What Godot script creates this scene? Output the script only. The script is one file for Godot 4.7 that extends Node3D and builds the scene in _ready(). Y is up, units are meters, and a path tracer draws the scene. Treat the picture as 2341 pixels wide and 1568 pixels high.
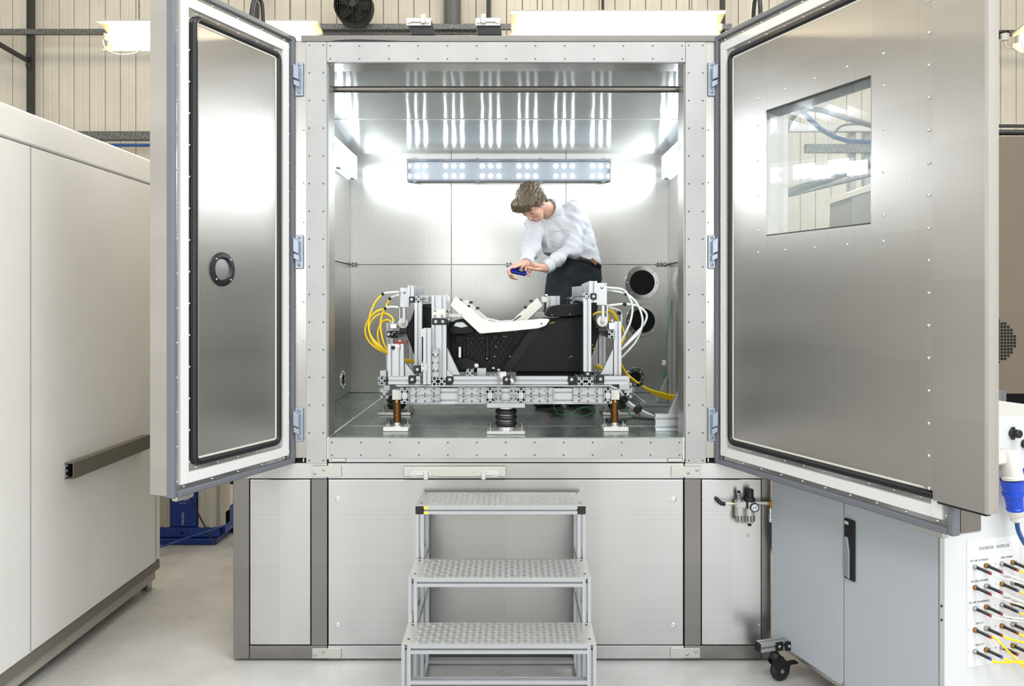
extends Node3D

# ---------------------------------------------------------------- mesh builder
class MB:
	var P := PackedVector3Array()
	var N := PackedVector3Array()
	var U := PackedVector2Array()

	static func flat_uv(p: Vector3, n: Vector3) -> Vector2:
		var a := n.abs()
		if a.y >= a.x and a.y >= a.z:
			return Vector2(p.x, p.z)
		if a.x >= a.z:
			return Vector2(p.z, p.y)
		return Vector2(p.x, p.y)

	func tri(a: Vector3, b: Vector3, c: Vector3, na: Vector3, nb: Vector3, nc: Vector3, t: Transform3D) -> void:
		var f := (na + nb + nc)
		if ((b - a).cross(c - a).dot(f) > 0.0) == (t.basis.determinant() > 0.0):
			var q := b; b = c; c = q
			var m := nb; nb = nc; nc = m
		P.append(t * a); P.append(t * b); P.append(t * c)
		N.append(t.basis * na); N.append(t.basis * nb); N.append(t.basis * nc)
		var g := f.normalized()
		U.append(flat_uv(a, g)); U.append(flat_uv(b, g)); U.append(flat_uv(c, g))

	func quad(a: Vector3, b: Vector3, c: Vector3, d: Vector3, na: Vector3, nb: Vector3, nc: Vector3, nd: Vector3, t: Transform3D) -> void:
		tri(a, b, c, na, nb, nc, t)
		tri(a, c, d, na, nc, nd, t)

	func box(c: Vector3, s: Vector3, b := 0.0, t := Transform3D()) -> MB:
		var h := s.abs() * 0.5
		b = minf(b, minf(h.x, minf(h.y, h.z)) * 0.9)
		t = t * Transform3D(Basis(), c)
		for a in 3:
			var u := (a + 1) % 3
			var w := (a + 2) % 3
			for sg in [-1.0, 1.0]:
				var n := Vector3.ZERO
				n[a] = sg
				var q := []
				for k in [[-1, -1], [1, -1], [1, 1], [-1, 1]]:
					var p := Vector3.ZERO
					p[a] = sg * h[a]; p[u] = k[0] * (h[u] - b); p[w] = k[1] * (h[w] - b)
					q.append(p)
				quad(q[0], q[1], q[2], q[3], n, n, n, n, t)
		if b > 0.0:
			for a in 3:
				var u := (a + 1) % 3
				var w := (a + 2) % 3
				for su in [-1.0, 1.0]:
					for sw in [-1.0, 1.0]:
						var n1 := Vector3.ZERO
						var n2 := Vector3.ZERO
						n1[u] = su; n2[w] = sw
						var p1 := Vector3.ZERO
						p1[u] = su * h[u]; p1[w] = sw * (h[w] - b)
						var p2 := Vector3.ZERO
						p2[u] = su * (h[u] - b); p2[w] = sw * h[w]
						var e := Vector3.ZERO
						e[a] = h[a] - b
						quad(p1 - e, p2 - e, p2 + e, p1 + e, n1, n2, n2, n1, t)
			for sx in [-1.0, 1.0]:
				for sy in [-1.0, 1.0]:
					for sz in [-1.0, 1.0]:
						tri(Vector3(sx * h.x, sy * (h.y - b), sz * (h.z - b)), Vector3(sx * (h.x - b), sy * h.y, sz * (h.z - b)), Vector3(sx * (h.x - b), sy * (h.y - b), sz * h.z), Vector3(sx, 0, 0), Vector3(0, sy, 0), Vector3(0, 0, sz), t)
		return self

	# a box between two corners
	func span(a: Vector3, b: Vector3, bev := 0.0, t := Transform3D()) -> MB:
		return box((a + b) * 0.5, (b - a).abs(), bev, t)

	# polygon in xy pulled along z; rounded: smooth side normals where the outline bends little
	func prism(poly: PackedVector2Array, z0: float, z1: float, t := Transform3D(), bev := 0.0, smooth := 0.0, caps := true) -> MB:
		var pl := poly
		if not Geometry2D.is_polygon_clockwise(pl):
			pl = pl.duplicate(); pl.reverse()
		var n := pl.size()
		var en := []
		for i in n:
			var d := (pl[(i + 1) % n] - pl[i]).normalized()
			en.append(Vector2(-d.y, d.x))
		var inner := pl
		if bev > 0.0:
			inner = PackedVector2Array()
			for i in n:
				var m: Vector2 = en[(i + n - 1) % n] + en[i]
				m = m / maxf(m.length_squared() * 0.5, 0.3)
				inner.append(pl[i] - m * bev)
		for i in n:
			var j := (i + 1) % n
			var e: Vector2 = en[i]
			var ni := e
			var nj := e
			if smooth > 0.0:
				var pe: Vector2 = en[(i + n - 1) % n]
				var ne: Vector2 = en[j]
				if pe.dot(e) > smooth:
					ni = (pe + e).normalized()
				if ne.dot(e) > smooth:
					nj = (ne + e).normalized()
			var a := pl[i]
			var b := pl[j]
			var n3 := Vector3(ni.x, ni.y, 0)
			var m3 := Vector3(nj.x, nj.y, 0)
			quad(Vector3(a.x, a.y, z0 + bev), Vector3(b.x, b.y, z0 + bev), Vector3(b.x, b.y, z1 - bev), Vector3(a.x, a.y, z1 - bev), n3, m3, m3, n3, t)
			if bev > 0.0:
				var ia := inner[i]
				var ib := inner[j]
				for k in 2:
					var z := z0 if k == 0 else z1
					var zb := z0 + bev if k == 0 else z1 - bev
					var zn := Vector3(0, 0, -1 if k == 0 else 1)
					quad(Vector3(a.x, a.y, zb), Vector3(b.x, b.y, zb), Vector3(ib.x, ib.y, z), Vector3(ia.x, ia.y, z), n3, m3, zn, zn, t)
		if caps:
			var idx := Geometry2D.triangulate_polygon(pl)
			for k in range(0, idx.size(), 3):
				for c in 2:
					var z := z0 if c == 0 else z1
					var zn := Vector3(0, 0, -1 if c == 0 else 1)
					var a := inner[idx[k]]
					var b := inner[idx[k + 1]]
					var d := inner[idx[k + 2]]
					tri(Vector3(a.x, a.y, z), Vector3(b.x, b.y, z), Vector3(d.x, d.y, z), zn, zn, zn, t)
		return self

	# profile of (radius, height) turned round y; bends sharper than about 40 degrees stay sharp
	func lathe(prof: Array, seg := 16, t := Transform3D(), arc := TAU) -> MB:
		var n := prof.size()
		var sn := []
		for i in n - 1:
			var d: Vector2 = prof[i + 1] - prof[i]
			sn.append(Vector2(d.y, -d.x).normalized())
		for i in n - 1:
			var n0: Vector2 = sn[i]
			var n1: Vector2 = sn[i]
			if i > 0 and sn[i - 1].dot(sn[i]) > 0.75:
				n0 = (sn[i - 1] + sn[i]).normalized()
			if i < n - 2 and sn[i + 1].dot(sn[i]) > 0.75:
				n1 = (sn[i + 1] + sn[i]).normalized()
			var a: Vector2 = prof[i]
			var b: Vector2 = prof[i + 1]
			for k in seg:
				var f0 := arc * k / seg
				var f1 := arc * (k + 1) / seg
				var c0 := Vector3(cos(f0), 0, sin(f0))
				var c1 := Vector3(cos(f1), 0, sin(f1))
				var up := Vector3.UP
				if a.x < 1e-6:
					tri(up * a.y, c0 * b.x + up * b.y, c1 * b.x + up * b.y, c0 * n0.x + up * n0.y, c0 * n1.x + up * n1.y, c1 * n1.x + up * n1.y, t)
				elif b.x < 1e-6:
					tri(c0 * a.x + up * a.y, up * b.y, c1 * a.x + up * a.y, c0 * n0.x + up * n0.y, c0 * n1.x + up * n1.y, c1 * n0.x + up * n0.y, t)
				else:
					quad(c0 * a.x + up * a.y, c1 * a.x + up * a.y, c1 * b.x + up * b.y, c0 * b.x + up * b.y, c0 * n0.x + up * n0.y, c1 * n0.x + up * n0.y, c1 * n1.x + up * n1.y, c0 * n1.x + up * n1.y, t)
		return self

	# round bar or hose through points
	func tube(pts: Array, r: float, seg := 8, smooth := 0, close := false) -> MB:
		var q := []
		if smooth > 0:
			var m := pts.size()
			for i in (m if close else m - 1):
				var p0: Vector3 = pts[(i - 1 + m) % m] if close or i > 0 else pts[0] * 2.0 - pts[1]
				var p1: Vector3 = pts[i]
				var p2: Vector3 = pts[(i + 1) % m]
				var p3: Vector3 = pts[(i + 2) % m] if close or i < m - 2 else p2 * 2.0 - p1
				for k in smooth:
					q.append(p1.cubic_interpolate(p2, p0, p3, float(k) / smooth))
			if not close:
				q.append(pts[-1])
		else:
			q = pts.duplicate()
		var n := q.size()
		var rings := []
		var side := Vector3.ZERO
		for i in n:
			var prev: Vector3 = q[(i - 1 + n) % n] if close else q[maxi(i - 1, 0)]
			var next: Vector3 = q[(i + 1) % n] if close else q[mini(i + 1, n - 1)]
			var d: Vector3 = (next - prev).normalized()
			if side == Vector3.ZERO:
				side = d.cross(Vector3.UP if absf(d.y) < 0.9 else Vector3.RIGHT).normalized()
			side = (side - d * side.dot(d)).normalized()
			var up := d.cross(side)
			var ring := []
			for k in seg:
				var f := TAU * k / seg
				ring.append(side * cos(f) + up * sin(f))
			rings.append(ring)
		var id := Transform3D()
		for i in (n if close else n - 1):
			var j := (i + 1) % n
			for k in seg:
				var l := (k + 1) % seg
				var a: Vector3 = rings[i][k]
				var b: Vector3 = rings[i][l]
				var c: Vector3 = rings[j][l]
				var d: Vector3 = rings[j][k]
				quad(q[i] + a * r, q[i] + b * r, q[j] + c * r, q[j] + d * r, a, b, c, d, id)
		if not close:
			for e in [0, n - 1]:
				var o: Vector3 = (q[0] - q[1]).normalized() if e == 0 else (q[n - 1] - q[n - 2]).normalized()
				for k in seg:
					tri(q[e], q[e] + rings[e][k] * r, q[e] + rings[e][(k + 1) % seg] * r, o, o, o, id)
		return self

	# rod between two points, by default round
	func rod(a: Vector3, b: Vector3, r: float, seg := 12) -> MB:
		return tube([a, b], r, seg)

	func dome(c: Vector3, n: Vector3, r: float, h: float, seg := 8) -> MB:
		var y := n.normalized()
		var x := y.cross(Vector3.UP if absf(y.y) < 0.9 else Vector3.RIGHT).normalized()
		return lathe([Vector2(r, 0), Vector2(r * 0.85, h * 0.55), Vector2(r * 0.45, h * 0.92), Vector2(0, h)], seg, Transform3D(Basis(x, y, x.cross(y)), c))

	func add(o: MB, t := Transform3D()) -> MB:
		for p in o.P:
			P.append(t * p)
		for n in o.N:
			N.append(t.basis * n)
		U.append_array(o.U)
		return self

	func mesh() -> ArrayMesh:
		var a := []
		a.resize(Mesh.ARRAY_MAX)
		a[Mesh.ARRAY_VERTEX] = P
		a[Mesh.ARRAY_NORMAL] = N
		a[Mesh.ARRAY_TEX_UV] = U
		var m := ArrayMesh.new()
		m.add_surface_from_arrays(Mesh.PRIMITIVE_TRIANGLES, a)
		return m

# ---------------------------------------------------------------- naming and placing
var used := {}
var M := {}
const EYE := Vector3(0, 1.92, 4.3)
const FOCAL := 1840.0

func numbered(called: String) -> String:
	used[called] = used.get(called, -1) + 1
	return called if used[called] == 0 else "%s_%03d" % [called, used[called]]

# the point that a place in the photograph shows when it lies DEPTH metres in front of the camera
func at(px: float, py: float, depth: float) -> Vector3:
	return EYE + Vector3((px - 1170.5) * depth / FOCAL, (690.0 - py) * depth / FOCAL, -depth)

func tag(o: Node, label: String, category: String, group := "", kind := "") -> Node:
	if label: o.set_meta("label", label)
	if category: o.set_meta("category", category)
	if group: o.set_meta("group", group)
	if kind: o.set_meta("kind", kind)
	return o

func thing(called: String, label: String, category: String, where := Vector3.ZERO, turn := 0.0, group := "") -> Node3D:
	var o := Node3D.new()
	o.name = numbered(called)
	add_child(o)
	o.position = where
	o.rotation.y = turn
	tag(o, label, category, group)
	return o

func part(called: String, mb: MB, mat: Material, parent: Node, label := "") -> MeshInstance3D:
	return mesh_part(called, mb.mesh(), mat, parent, label)

func mesh_part(called: String, m: Mesh, mat: Material, parent: Node, label := "") -> MeshInstance3D:
	var o := MeshInstance3D.new()
	o.name = called
	o.mesh = m
	o.material_override = mat
	parent.add_child(o, true)
	if label: o.set_meta("label", label)
	return o

func stuff(called: String, mb: MB, mat: Material, parent: Node) -> MeshInstance3D:
	var o := part(called, mb, mat, parent)
	o.set_meta("kind", "stuff")
	return o

func whole(called: String, mb: MB, mat: Material, label: String, category: String, group := "") -> MeshInstance3D:
	var o := part(numbered(called), mb, mat, self)
	tag(o, label, category, group)
	return o

func structure(called: String, mb: MB, mat: Material) -> MeshInstance3D:
	var o := part(called, mb, mat, self)
	o.set_meta("kind", "structure")
	return o

func node(called: String, parent: Node, where := Vector3.ZERO, turn := 0.0) -> Node3D:
	var o := Node3D.new()
	o.name = called
	parent.add_child(o, true)
	o.position = where
	o.rotation.y = turn
	return o

# ---------------------------------------------------------------- materials
func noise_image(w: int, h: int, freq: float, sd: int, octaves := 4) -> Image:
	var f := FastNoiseLite.new()
	f.seed = sd
	f.frequency = freq
	f.fractal_octaves = octaves
	var im := f.get_seamless_image(w, h, false, false, 0.12)
	im.convert(Image.FORMAT_RGBA8)
	return im

# maps grey 0..255 between two colours
func ramp(im: Image, a: Color, b: Color, size := Vector2i.ZERO) -> ImageTexture:
	var o := Image.create(im.get_width(), im.get_height(), false, Image.FORMAT_RGBA8)
	for y in im.get_height():
		for x in im.get_width():
			o.set_pixel(x, y, a.lerp(b, im.get_pixel(x, y).r))
	if size != Vector2i.ZERO:
		o.resize(size.x, size.y, Image.INTERPOLATE_CUBIC)
	o.generate_mipmaps()
	return ImageTexture.create_from_image(o)

func mat(called: String, c: Color, rough := 0.5, metal := 0.0, spec := 0.5) -> StandardMaterial3D:
	var m := StandardMaterial3D.new()
	m.resource_name = called
	m.albedo_color = c
	m.roughness = rough
	m.metallic = metal
	m.metallic_specular = spec
	M[called] = m
	return m

func textured(m: StandardMaterial3D, tex: Texture2D, scale: Vector3, tri := true) -> StandardMaterial3D:
	m.albedo_texture = tex
	m.uv1_triplanar = tri
	m.uv1_scale = scale
	return m

func glow(called: String, c: Color, e: float) -> StandardMaterial3D:
	var m := mat(called, c, 0.5)
	m.emission_enabled = true
	m.emission = c
	m.emission_energy_multiplier = e
	return m

func make_materials() -> void:
	# brushed stainless: streak textures, constant along the grain
	var s1 := noise_image(16, 512, 0.11, 3, 5).get_region(Rect2i(3, 0, 1, 512))
	var streak := ramp(s1, Color(0.96, 0.96, 0.96), Color(1, 1, 1), Vector2i(512, 512))
	var s2 := noise_image(512, 16, 0.11, 5, 5).get_region(Rect2i(0, 3, 512, 1))
	var streak_v := ramp(s2, Color(0.965, 0.965, 0.965), Color(1, 1, 1), Vector2i(512, 512))
	var cloud := noise_image(256, 256, 0.012, 7, 5)
	for k in [["steel", 0.29, -0.7, streak, Color(0.735, 0.73, 0.725)], ["steel_upright", 0.34, 0.55, streak_v, Color(0.76, 0.745, 0.725)], ["steel_inner", 0.34, 0.7, streak_v, Color(0.76, 0.755, 0.735)], ["steel_roof", 0.13, -0.97, streak, Color(0.80, 0.81, 0.80)], ["steel_dark", 0.34, 0.6, streak_v, Color(0.56, 0.545, 0.53)], ["steel_bright", 0.14, 0.0, streak, Color(0.80, 0.79, 0.78)]]:
		var m := mat(k[0], k[4], k[1], 0.72 if k[0] == "steel_roof" else 1.0)
		if k[2] != 0.0:
			m.anisotropy_enabled = true
			m.anisotropy = k[2]
		m.albedo_texture = k[3]
		m.uv1_scale = Vector3(2.0, 2.0, 2.0)
	var fl := mat("chamber_floor", Color(1, 1, 1), 0.22, 0.9)
	textured(fl, ramp(cloud, Color(0.56, 0.595, 0.575), Color(0.66, 0.695, 0.67)), Vector3(0.5, 0.5, 0.5))
	fl.roughness_texture = ramp(noise_image(256, 256, 0.03, 17, 4), Color(0.45, 0.45, 0.45), Color(1, 1, 1))
	fl.roughness = 0.36
	textured(mat("hall_floor", Color.WHITE, 0.22, 0.0), ramp(noise_image(256, 256, 0.02, 9, 5), Color(0.70, 0.69, 0.68), Color(0.76, 0.75, 0.74)), Vector3(0.35, 0.35, 0.35))
	M.hall_floor.roughness_texture = ramp(noise_image(256, 256, 0.03, 19, 5), Color(0.3, 0.3, 0.3), Color(1, 1, 1))
	M.hall_floor.roughness = 0.5
	textured(mat("cladding", Color.WHITE, 0.45), ramp(noise_image(128, 128, 0.02, 23, 3), Color(0.80, 0.775, 0.725), Color(0.85, 0.825, 0.775)), Vector3(0.5, 0.5, 0.5))
	mat("hall_paint", Color(0.86, 0.86, 0.855), 0.6)
	mat("steel_bar", Color(0.45, 0.43, 0.41), 0.22, 1.0)
	mat("joint", Color(0.22, 0.2, 0.17), 0.8)
	textured(mat("white_board", Color.WHITE, 0.42), ramp(noise_image(128, 128, 0.02, 31, 4), Color(0.645, 0.64, 0.632), Color(0.685, 0.68, 0.672)), Vector3(1.2, 1.2, 1.2))
	mat("white_seal", Color(0.86, 0.86, 0.85), 0.42)
	textured(mat("white_panel", Color.WHITE, 0.38), ramp(noise_image(128, 128, 0.015, 37, 4), Color(0.89, 0.885, 0.875), Color(0.93, 0.925, 0.915)), Vector3(0.4, 0.4, 0.4))
	mat("cabinet_grey", Color(0.69, 0.71, 0.73), 0.42)
	mat("cabinet_light", Color(0.80, 0.805, 0.81), 0.42)
	mat("grey_rubber", Color(0.42, 0.43, 0.455), 0.45)
	mat("black_rubber", Color(0.075, 0.08, 0.09), 0.42)
	mat("black", Color(0.05, 0.05, 0.055), 0.5)
	mat("gap", Color(0.03, 0.03, 0.03), 0.9)  # near-black: the shade of gaps and hollows put into the colour
	mat("hinge_grey", Color(0.60, 0.63, 0.68), 0.35, 0.35)
	mat("cast", Color(0.78, 0.77, 0.75), 0.42, 0.55)
	mat("alu", Color(0.715, 0.72, 0.73), 0.34, 0.55)
	mat("alu_plate", Color(0.70, 0.705, 0.71), 0.33, 0.65)
	mat("alu_worn", Color(0.77, 0.765, 0.74), 0.4, 0.8)
	mat("chrome", Color(0.86, 0.86, 0.87), 0.16, 1.0)
	mat("zinc", Color(0.66, 0.66, 0.65), 0.36, 0.9)
	mat("screw_grey", Color(0.40, 0.39, 0.38), 0.5, 0.3)
	mat("brass", Color(0.60, 0.45, 0.27), 0.34, 1.0)
	textured(mat("galvanised", Color.WHITE, 0.45, 0.7), ramp(noise_image(128, 128, 0.08, 41, 4), Color(0.30, 0.30, 0.30), Color(0.60, 0.60, 0.59)), Vector3(4, 4, 4))
	mat("dark_paint", Color(0.17, 0.165, 0.16), 0.45)
	mat("olive_paint", Color(0.40, 0.385, 0.345), 0.5)
	mat("plinth", Color(0.45, 0.435, 0.40), 0.5)
	mat("plinth_light", Color(0.66, 0.65, 0.61), 0.5)
	mat("hose_yellow", Color(1.0, 0.84, 0.12), 0.32)
	mat("hose_white", Color(0.87, 0.89, 0.87), 0.3)
	mat("hose_blue", Color(0.10, 0.27, 0.50), 0.35)
	mat("pipe_blue", Color(0.16, 0.33, 0.58), 0.4)
	mat("pipe_grey", Color(0.36, 0.36, 0.375), 0.4)
	mat("plug_blue", Color(0.03, 0.26, 0.74), 0.35)
	mat("machine_blue", Color(0.06, 0.20, 0.52), 0.4)
	mat("machine_cream", Color(0.72, 0.71, 0.66), 0.45)
	mat("machine_brown", Color(0.42, 0.375, 0.315), 0.5)
	mat("red", Color(0.55, 0.08, 0.07), 0.4)
	mat("red_cap", Color(0.62, 0.10, 0.12), 0.4)
	mat("paper", Color(0.86, 0.86, 0.87), 0.7)
	mat("ink", Color(0.16, 0.16, 0.2), 0.8)
	mat("plastic_light", Color(0.82, 0.81, 0.78), 0.35)
	mat("wire_green", Color(0.16, 0.50, 0.30), 0.5)
	var gl := mat("glass", Color(0.9, 0.96, 0.97, 0.12), 0.02)
	gl.transparency = BaseMaterial3D.TRANSPARENCY_ALPHA
	var lc := mat("lamp_cover", Color(0.93, 0.96, 1.0, 0.10), 0.04)
	lc.transparency = BaseMaterial3D.TRANSPARENCY_ALPHA
	var bw := mat("bowl_clear", Color(0.85, 0.87, 0.86, 0.45), 0.2)
	bw.transparency = BaseMaterial3D.TRANSPARENCY_ALPHA
	textured(mat("console", Color.WHITE, 0.55, 0.0, 0.3), ramp(noise_image(128, 128, 0.3, 47, 2), Color(0.06, 0.06, 0.068), Color(0.09, 0.09, 0.098)), Vector3(9, 9, 9))
	mat("console_black", Color(0.04, 0.04, 0.045), 0.42, 0.0, 0.35)
	mat("trim_cream", Color(0.86, 0.845, 0.80), 0.28)
	mat("mark_yellow", Color(0.95, 0.78, 0.12), 0.6)
	mat("mark_blue", Color(0.25, 0.3, 0.6), 0.6)
	mat("concrete_dark", Color(0.28, 0.27, 0.25), 0.7)

# ---------------------------------------------------------------- the scene
func _ready() -> void:
	# camera: level, 1.92 m above the floor, its lens shifted down a little
	var cam := Camera3D.new()
	cam.name = "camera"
	add_child(cam)
	cam.position = EYE
	cam.projection = Camera3D.PROJECTION_FRUSTUM
	cam.near = 0.05
	cam.far = 60.0
	cam.size = 1568.0 / FOCAL * cam.near
	cam.frustum_offset = Vector2(0, -94.0 / FOCAL * cam.near)
	cam.current = true
	# the hall is closed: the sky is dark and lights nothing
	var env := Environment.new()
	env.background_mode = Environment.BG_COLOR
	env.background_color = Color(0.02, 0.02, 0.02)
	env.tonemap_mode = Environment.TONE_MAPPER_LINEAR
	env.tonemap_exposure = 1.0
	env.sdfgi_enabled = true
	env.ssao_enabled = true
	env.ssil_enabled = true
	var we := WorldEnvironment.new()
	we.name = "world_environment"
	we.environment = env
	add_child(we)
	make_materials()
	# unseen lamps under the hall's roof, placed to light its front, floor and cladding
	for p in HALL_LAMPS:
		hall_panel(p[0], p[1], p[2], p[3], p[4])
	build_hall()
	build_chamber()
	build_chamber_lamps()
	build_battens()
	build_left_store()
	build_backstage()
	build_control_cabinet()
	build_steps()
	build_rig()
	build_console()
	build_stands()
	build_hoses()
	build_person()
	build_service()

const HALL_LAMPS := [[Vector3(3.0, 7.2, 4.0), Vector2(3.4, 2.2), 42.0, 0, "lamp panel out of view over the right of the hall, nearest the control cabinet"], [Vector3(-2.6, 7.2, 4.4), Vector2(3.4, 2.2), 19.0, 0, "lamp panel out of view over the left of the hall, above the white store"], [Vector3(0.2, 7.2, 7.0), Vector2(5.0, 1.6), 5.0, 0, "lamp panel out of view far behind the camera, widest of all"], [Vector3(-4.2, 7.2, -2.6), Vector2(2.4, 0.8), 5.5, 1, "warm lamp panel out of view over the rear left of the hall"], [Vector3(0.4, 7.2, -3.2), Vector2(2.4, 0.8), 5.5, 1, "warm lamp panel out of view behind the chamber roof"], [Vector3(4.4, 7.2, -2.6), Vector2(2.4, 0.8), 5.5, 1, "warm lamp panel out of view over the rear right of the hall"]]

func area(called: String, where: Vector3, towards: Vector3, size: Vector2, color: Color, energy: float, parent: Node) -> void:
	var l := AreaLight3D.new()
	l.name = called
	parent.add_child(l, true)
	l.area_size = size
	l.light_color = color
	l.light_energy = energy
	l.area_normalize_energy = true
	l.area_range = 30.0
	l.area_attenuation = 2.0
	l.shadow_enabled = true
	var up := Vector3.UP if absf(towards.normalized().y) < 0.95 else Vector3.FORWARD
	l.transform = Transform3D(Basis.looking_at(towards, up), where)

func hall_panel(where: Vector3, size: Vector2, energy: float, warm: int, label: String) -> void:
	var o := thing("unseen_ceiling_lamp", "ceiling " + label, "lamp", where, 0.0, "unseen lamp panels under the hall roof")
	part("housing", MB.new().box(Vector3(0, 0.05, 0), Vector3(size.x + 0.06, 0.08, size.y + 0.06), 0.01), M.white_panel, o)
	var tint := Color(1.0, 0.95, 0.86) if warm else Color(0.965, 0.985, 1.0)
	var g := "lamp_glow_%d" % warm
	if not M.has(g):
		glow(g, tint, 2.0)
	part("diffuser", MB.new().box(Vector3(0, 0.005, 0), Vector3(size.x, 0.02, size.y), 0.004), M[g], o)
	for s in [-1, 1]:
		part("hanger", MB.new().rod(Vector3(s * size.x * 0.4, 0.08, 0), Vector3(s * size.x * 0.4, 0.3, 0), 0.01, 6), M.galvanised, o)
	area("light", Vector3(0, -0.012, 0), Vector3.DOWN, size, tint, energy, o)

# ---------------------------------------------------------------- the hall
const BACK := -5.2

func build_hall() -> void:
	structure("floor", MB.new().box(Vector3(0, -0.1, 1.6), Vector3(14.4, 0.2, 14.0)), M.hall_floor)
	structure("ceiling", MB.new().box(Vector3(0, 7.6, 1.6), Vector3(14.4, 0.2, 14.0)), M.hall_paint)
	structure("wall_left", MB.new().box(Vector3(-7.1, 3.75, 1.6), Vector3(0.2, 7.5, 14.0)), M.hall_paint)
	structure("wall_right", MB.new().box(Vector3(7.1, 3.75, 1.6), Vector3(0.2, 7.5, 14.0)), M.hall_paint)
	# two glowing windows added in the wall behind the camera, lighting the front faces
	var fill_glow := glow("fill_pane", Color(0.95, 0.98, 1.0), 1.6)
	for k in 2:
		var wx := 3.1 if k == 0 else -3.1
		var wn := node("added_window_%d" % (k + 1), self, Vector3(wx, 3.0, 8.5))
		wn.set_meta("kind", "structure")
		part("frame", MB.new().box(Vector3(0, 1.3, -0.02), Vector3(2.8, 0.08, 0.1), 0.01).box(Vector3(0, -1.3, -0.02), Vector3(2.8, 0.08, 0.1), 0.01).box(Vector3(1.36, 0, -0.02), Vector3(0.08, 2.6, 0.1), 0.01).box(Vector3(-1.36, 0, -0.02), Vector3(0.08, 2.6, 0.1), 0.01).box(Vector3(0, 0, -0.02), Vector3(0.05, 2.6, 0.08), 0.01), M.white_panel, wn)
		for s in [-1, 1]:
			part("pane", MB.new().box(Vector3(s * 0.67, 0, 0.0), Vector3(1.3, 2.52, 0.02)), fill_glow, wn)
		area("light", Vector3(0, 0, -0.1), Vector3.FORWARD, Vector2(2.6, 2.5), Color(0.95, 0.98, 1.0), 9.5 if k == 0 else 8.0, wn)
	structure("wall_front", MB.new().box(Vector3(0, 3.75, 8.6), Vector3(14.4, 7.5, 0.2)), M.hall_paint)
	var w := structure("wall_back", MB.new().box(Vector3(0, 3.75, BACK - 0.12), Vector3(14.4, 7.5, 0.2)), M.joint)
	# sheet cladding: flat planks with open joints and a shallow fold
	var x := -6.99
	var k := 0
	while x < 6.9:
		var wd: float = [0.178, 0.183, 0.186][k % 3]
		var mb := MB.new()
		var g := 0.0035
		var prof := PackedVector2Array([Vector2(g, -0.02), Vector2(g, 0.0), Vector2(0.012, 0.006), Vector2(wd * 0.45, 0.006), Vector2(wd * 0.5, 0.002), Vector2(wd * 0.55, 0.006), Vector2(wd - 0.012, 0.006), Vector2(wd - g, 0.0), Vector2(wd - g, -0.02)])
		mb.prism(prof, 0, 7.48, Transform3D(Basis(Vector3.RIGHT, Vector3.BACK, Vector3.UP), Vector3(x, 0, BACK)))
		part("plank", mb, M.cladding, w)
		x += wd
		k += 1
	# rails and posts in front of the cladding
	whole("steel_rail", MB.new().box(Vector3(-3.6, at(0, 70, 9.2).y, -4.95), Vector3(6.8, 0.062, 0.05), 0.004), M.galvanised, "long mottled grey rail along the cladding, behind the lit batten at the upper left", "rail")
	whole("steel_rail", MB.new().box(Vector3(0.0, at(0, 64, 9.2).y, -4.87), Vector3(5.0, 0.062, 0.05), 0.004), M.galvanised, "grey galvanised rail passing behind the two toggle latches above the chamber roof", "rail")
	whole("steel_rail", MB.new().box(Vector3(-3.9, at(0, 303, 9.0).y, -4.9), Vector3(3.4, 0.10, 0.09), 0.006), M.galvanised, "thick mottled grey beam low on the cladding, above the blue pipe", "rail")
	whole("steel_rail", MB.new().box(Vector3(5.3, at(0, 74, 9.2).y, -4.93), Vector3(2.6, 0.06, 0.06), 0.004), M.galvanised, "short grey rail at the upper right, carrying the cable box", "rail")
	for p in [[70.5, 0.075, "dark steel post at the far left with a slanted brace bolted to it", -4.99, 7.4, 0.0], [584.5, 0.062, "dark steel post rising behind the black cable loop on the narrow left door", -4.99, 7.4, 2.5], [1116.5, 0.045, "thin dark rod hanging down beside the second toggle latch", -4.93, 7.4, 4.5], [1378.0, 0.03, "thin dark hanger rod above the middle of the brightest batten", -4.93, 7.4, 4.9], [1651.5, 0.055, "dark steel post at the right end of the brightest batten", -4.98, 7.4, 2.5]]:
		var c := at(p[0], 0, 4.3 - p[3])
		whole("steel_post", MB.new().span(Vector3(c.x - p[1] / 2, p[5], p[3] - 0.03), Vector3(c.x + p[1] / 2, p[4], p[3] + 0.03), 0.006), M.dark_paint, p[2], "post")
	var b0 := at(-60, 68, 9.24)
	var b1 := at(66, 140, 9.24)
	var br := thing("steel_brace", "slanted dark steel brace meeting the post at the far upper left", "brace", b1)
	part("strut", MB.new().rod(b0 - b1, Vector3.ZERO, 0.032, 6), M.dark_paint, br)
	for yy in [0.055, -0.055]:
		part("clip", MB.new().box(Vector3(0.01, yy, 0.03), Vector3(0.05, 0.05, 0.03), 0.006), M.dark_paint, br)
	var dp := at(1033.5, 0, 9.3)
	var d := MB.new()
	d.rod(Vector3(dp.x, 2.0, -5.06), Vector3(dp.x, 7.48, -5.06), 0.097, 20)
	whole("drain_pipe", d, M.pipe_grey, "fat grey plastic pipe running up the cladding between the two toggle latches", "pipe")
	var bp := at(0, 328, 9.1)
	var bl0 := thing("blue_pipe", "thin blue pipe running level under the mottled beam beside the left door", "pipe", Vector3(-3.8, bp.y, -4.9))
	part("run", MB.new().rod(Vector3(-1.8, 0, 0), Vector3(1.8, 0, 0), 0.018, 10), M.pipe_blue, bl0)
	for kc in 3:
		part("clip", MB.new().box(Vector3(-1.5 + 1.5 * kc, 0, -0.15), Vector3(0.03, 0.045, 0.3), 0.004), M.galvanised, bl0)
	# the round wall fan
	var fc := at(809, 14, 9.0)
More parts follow.
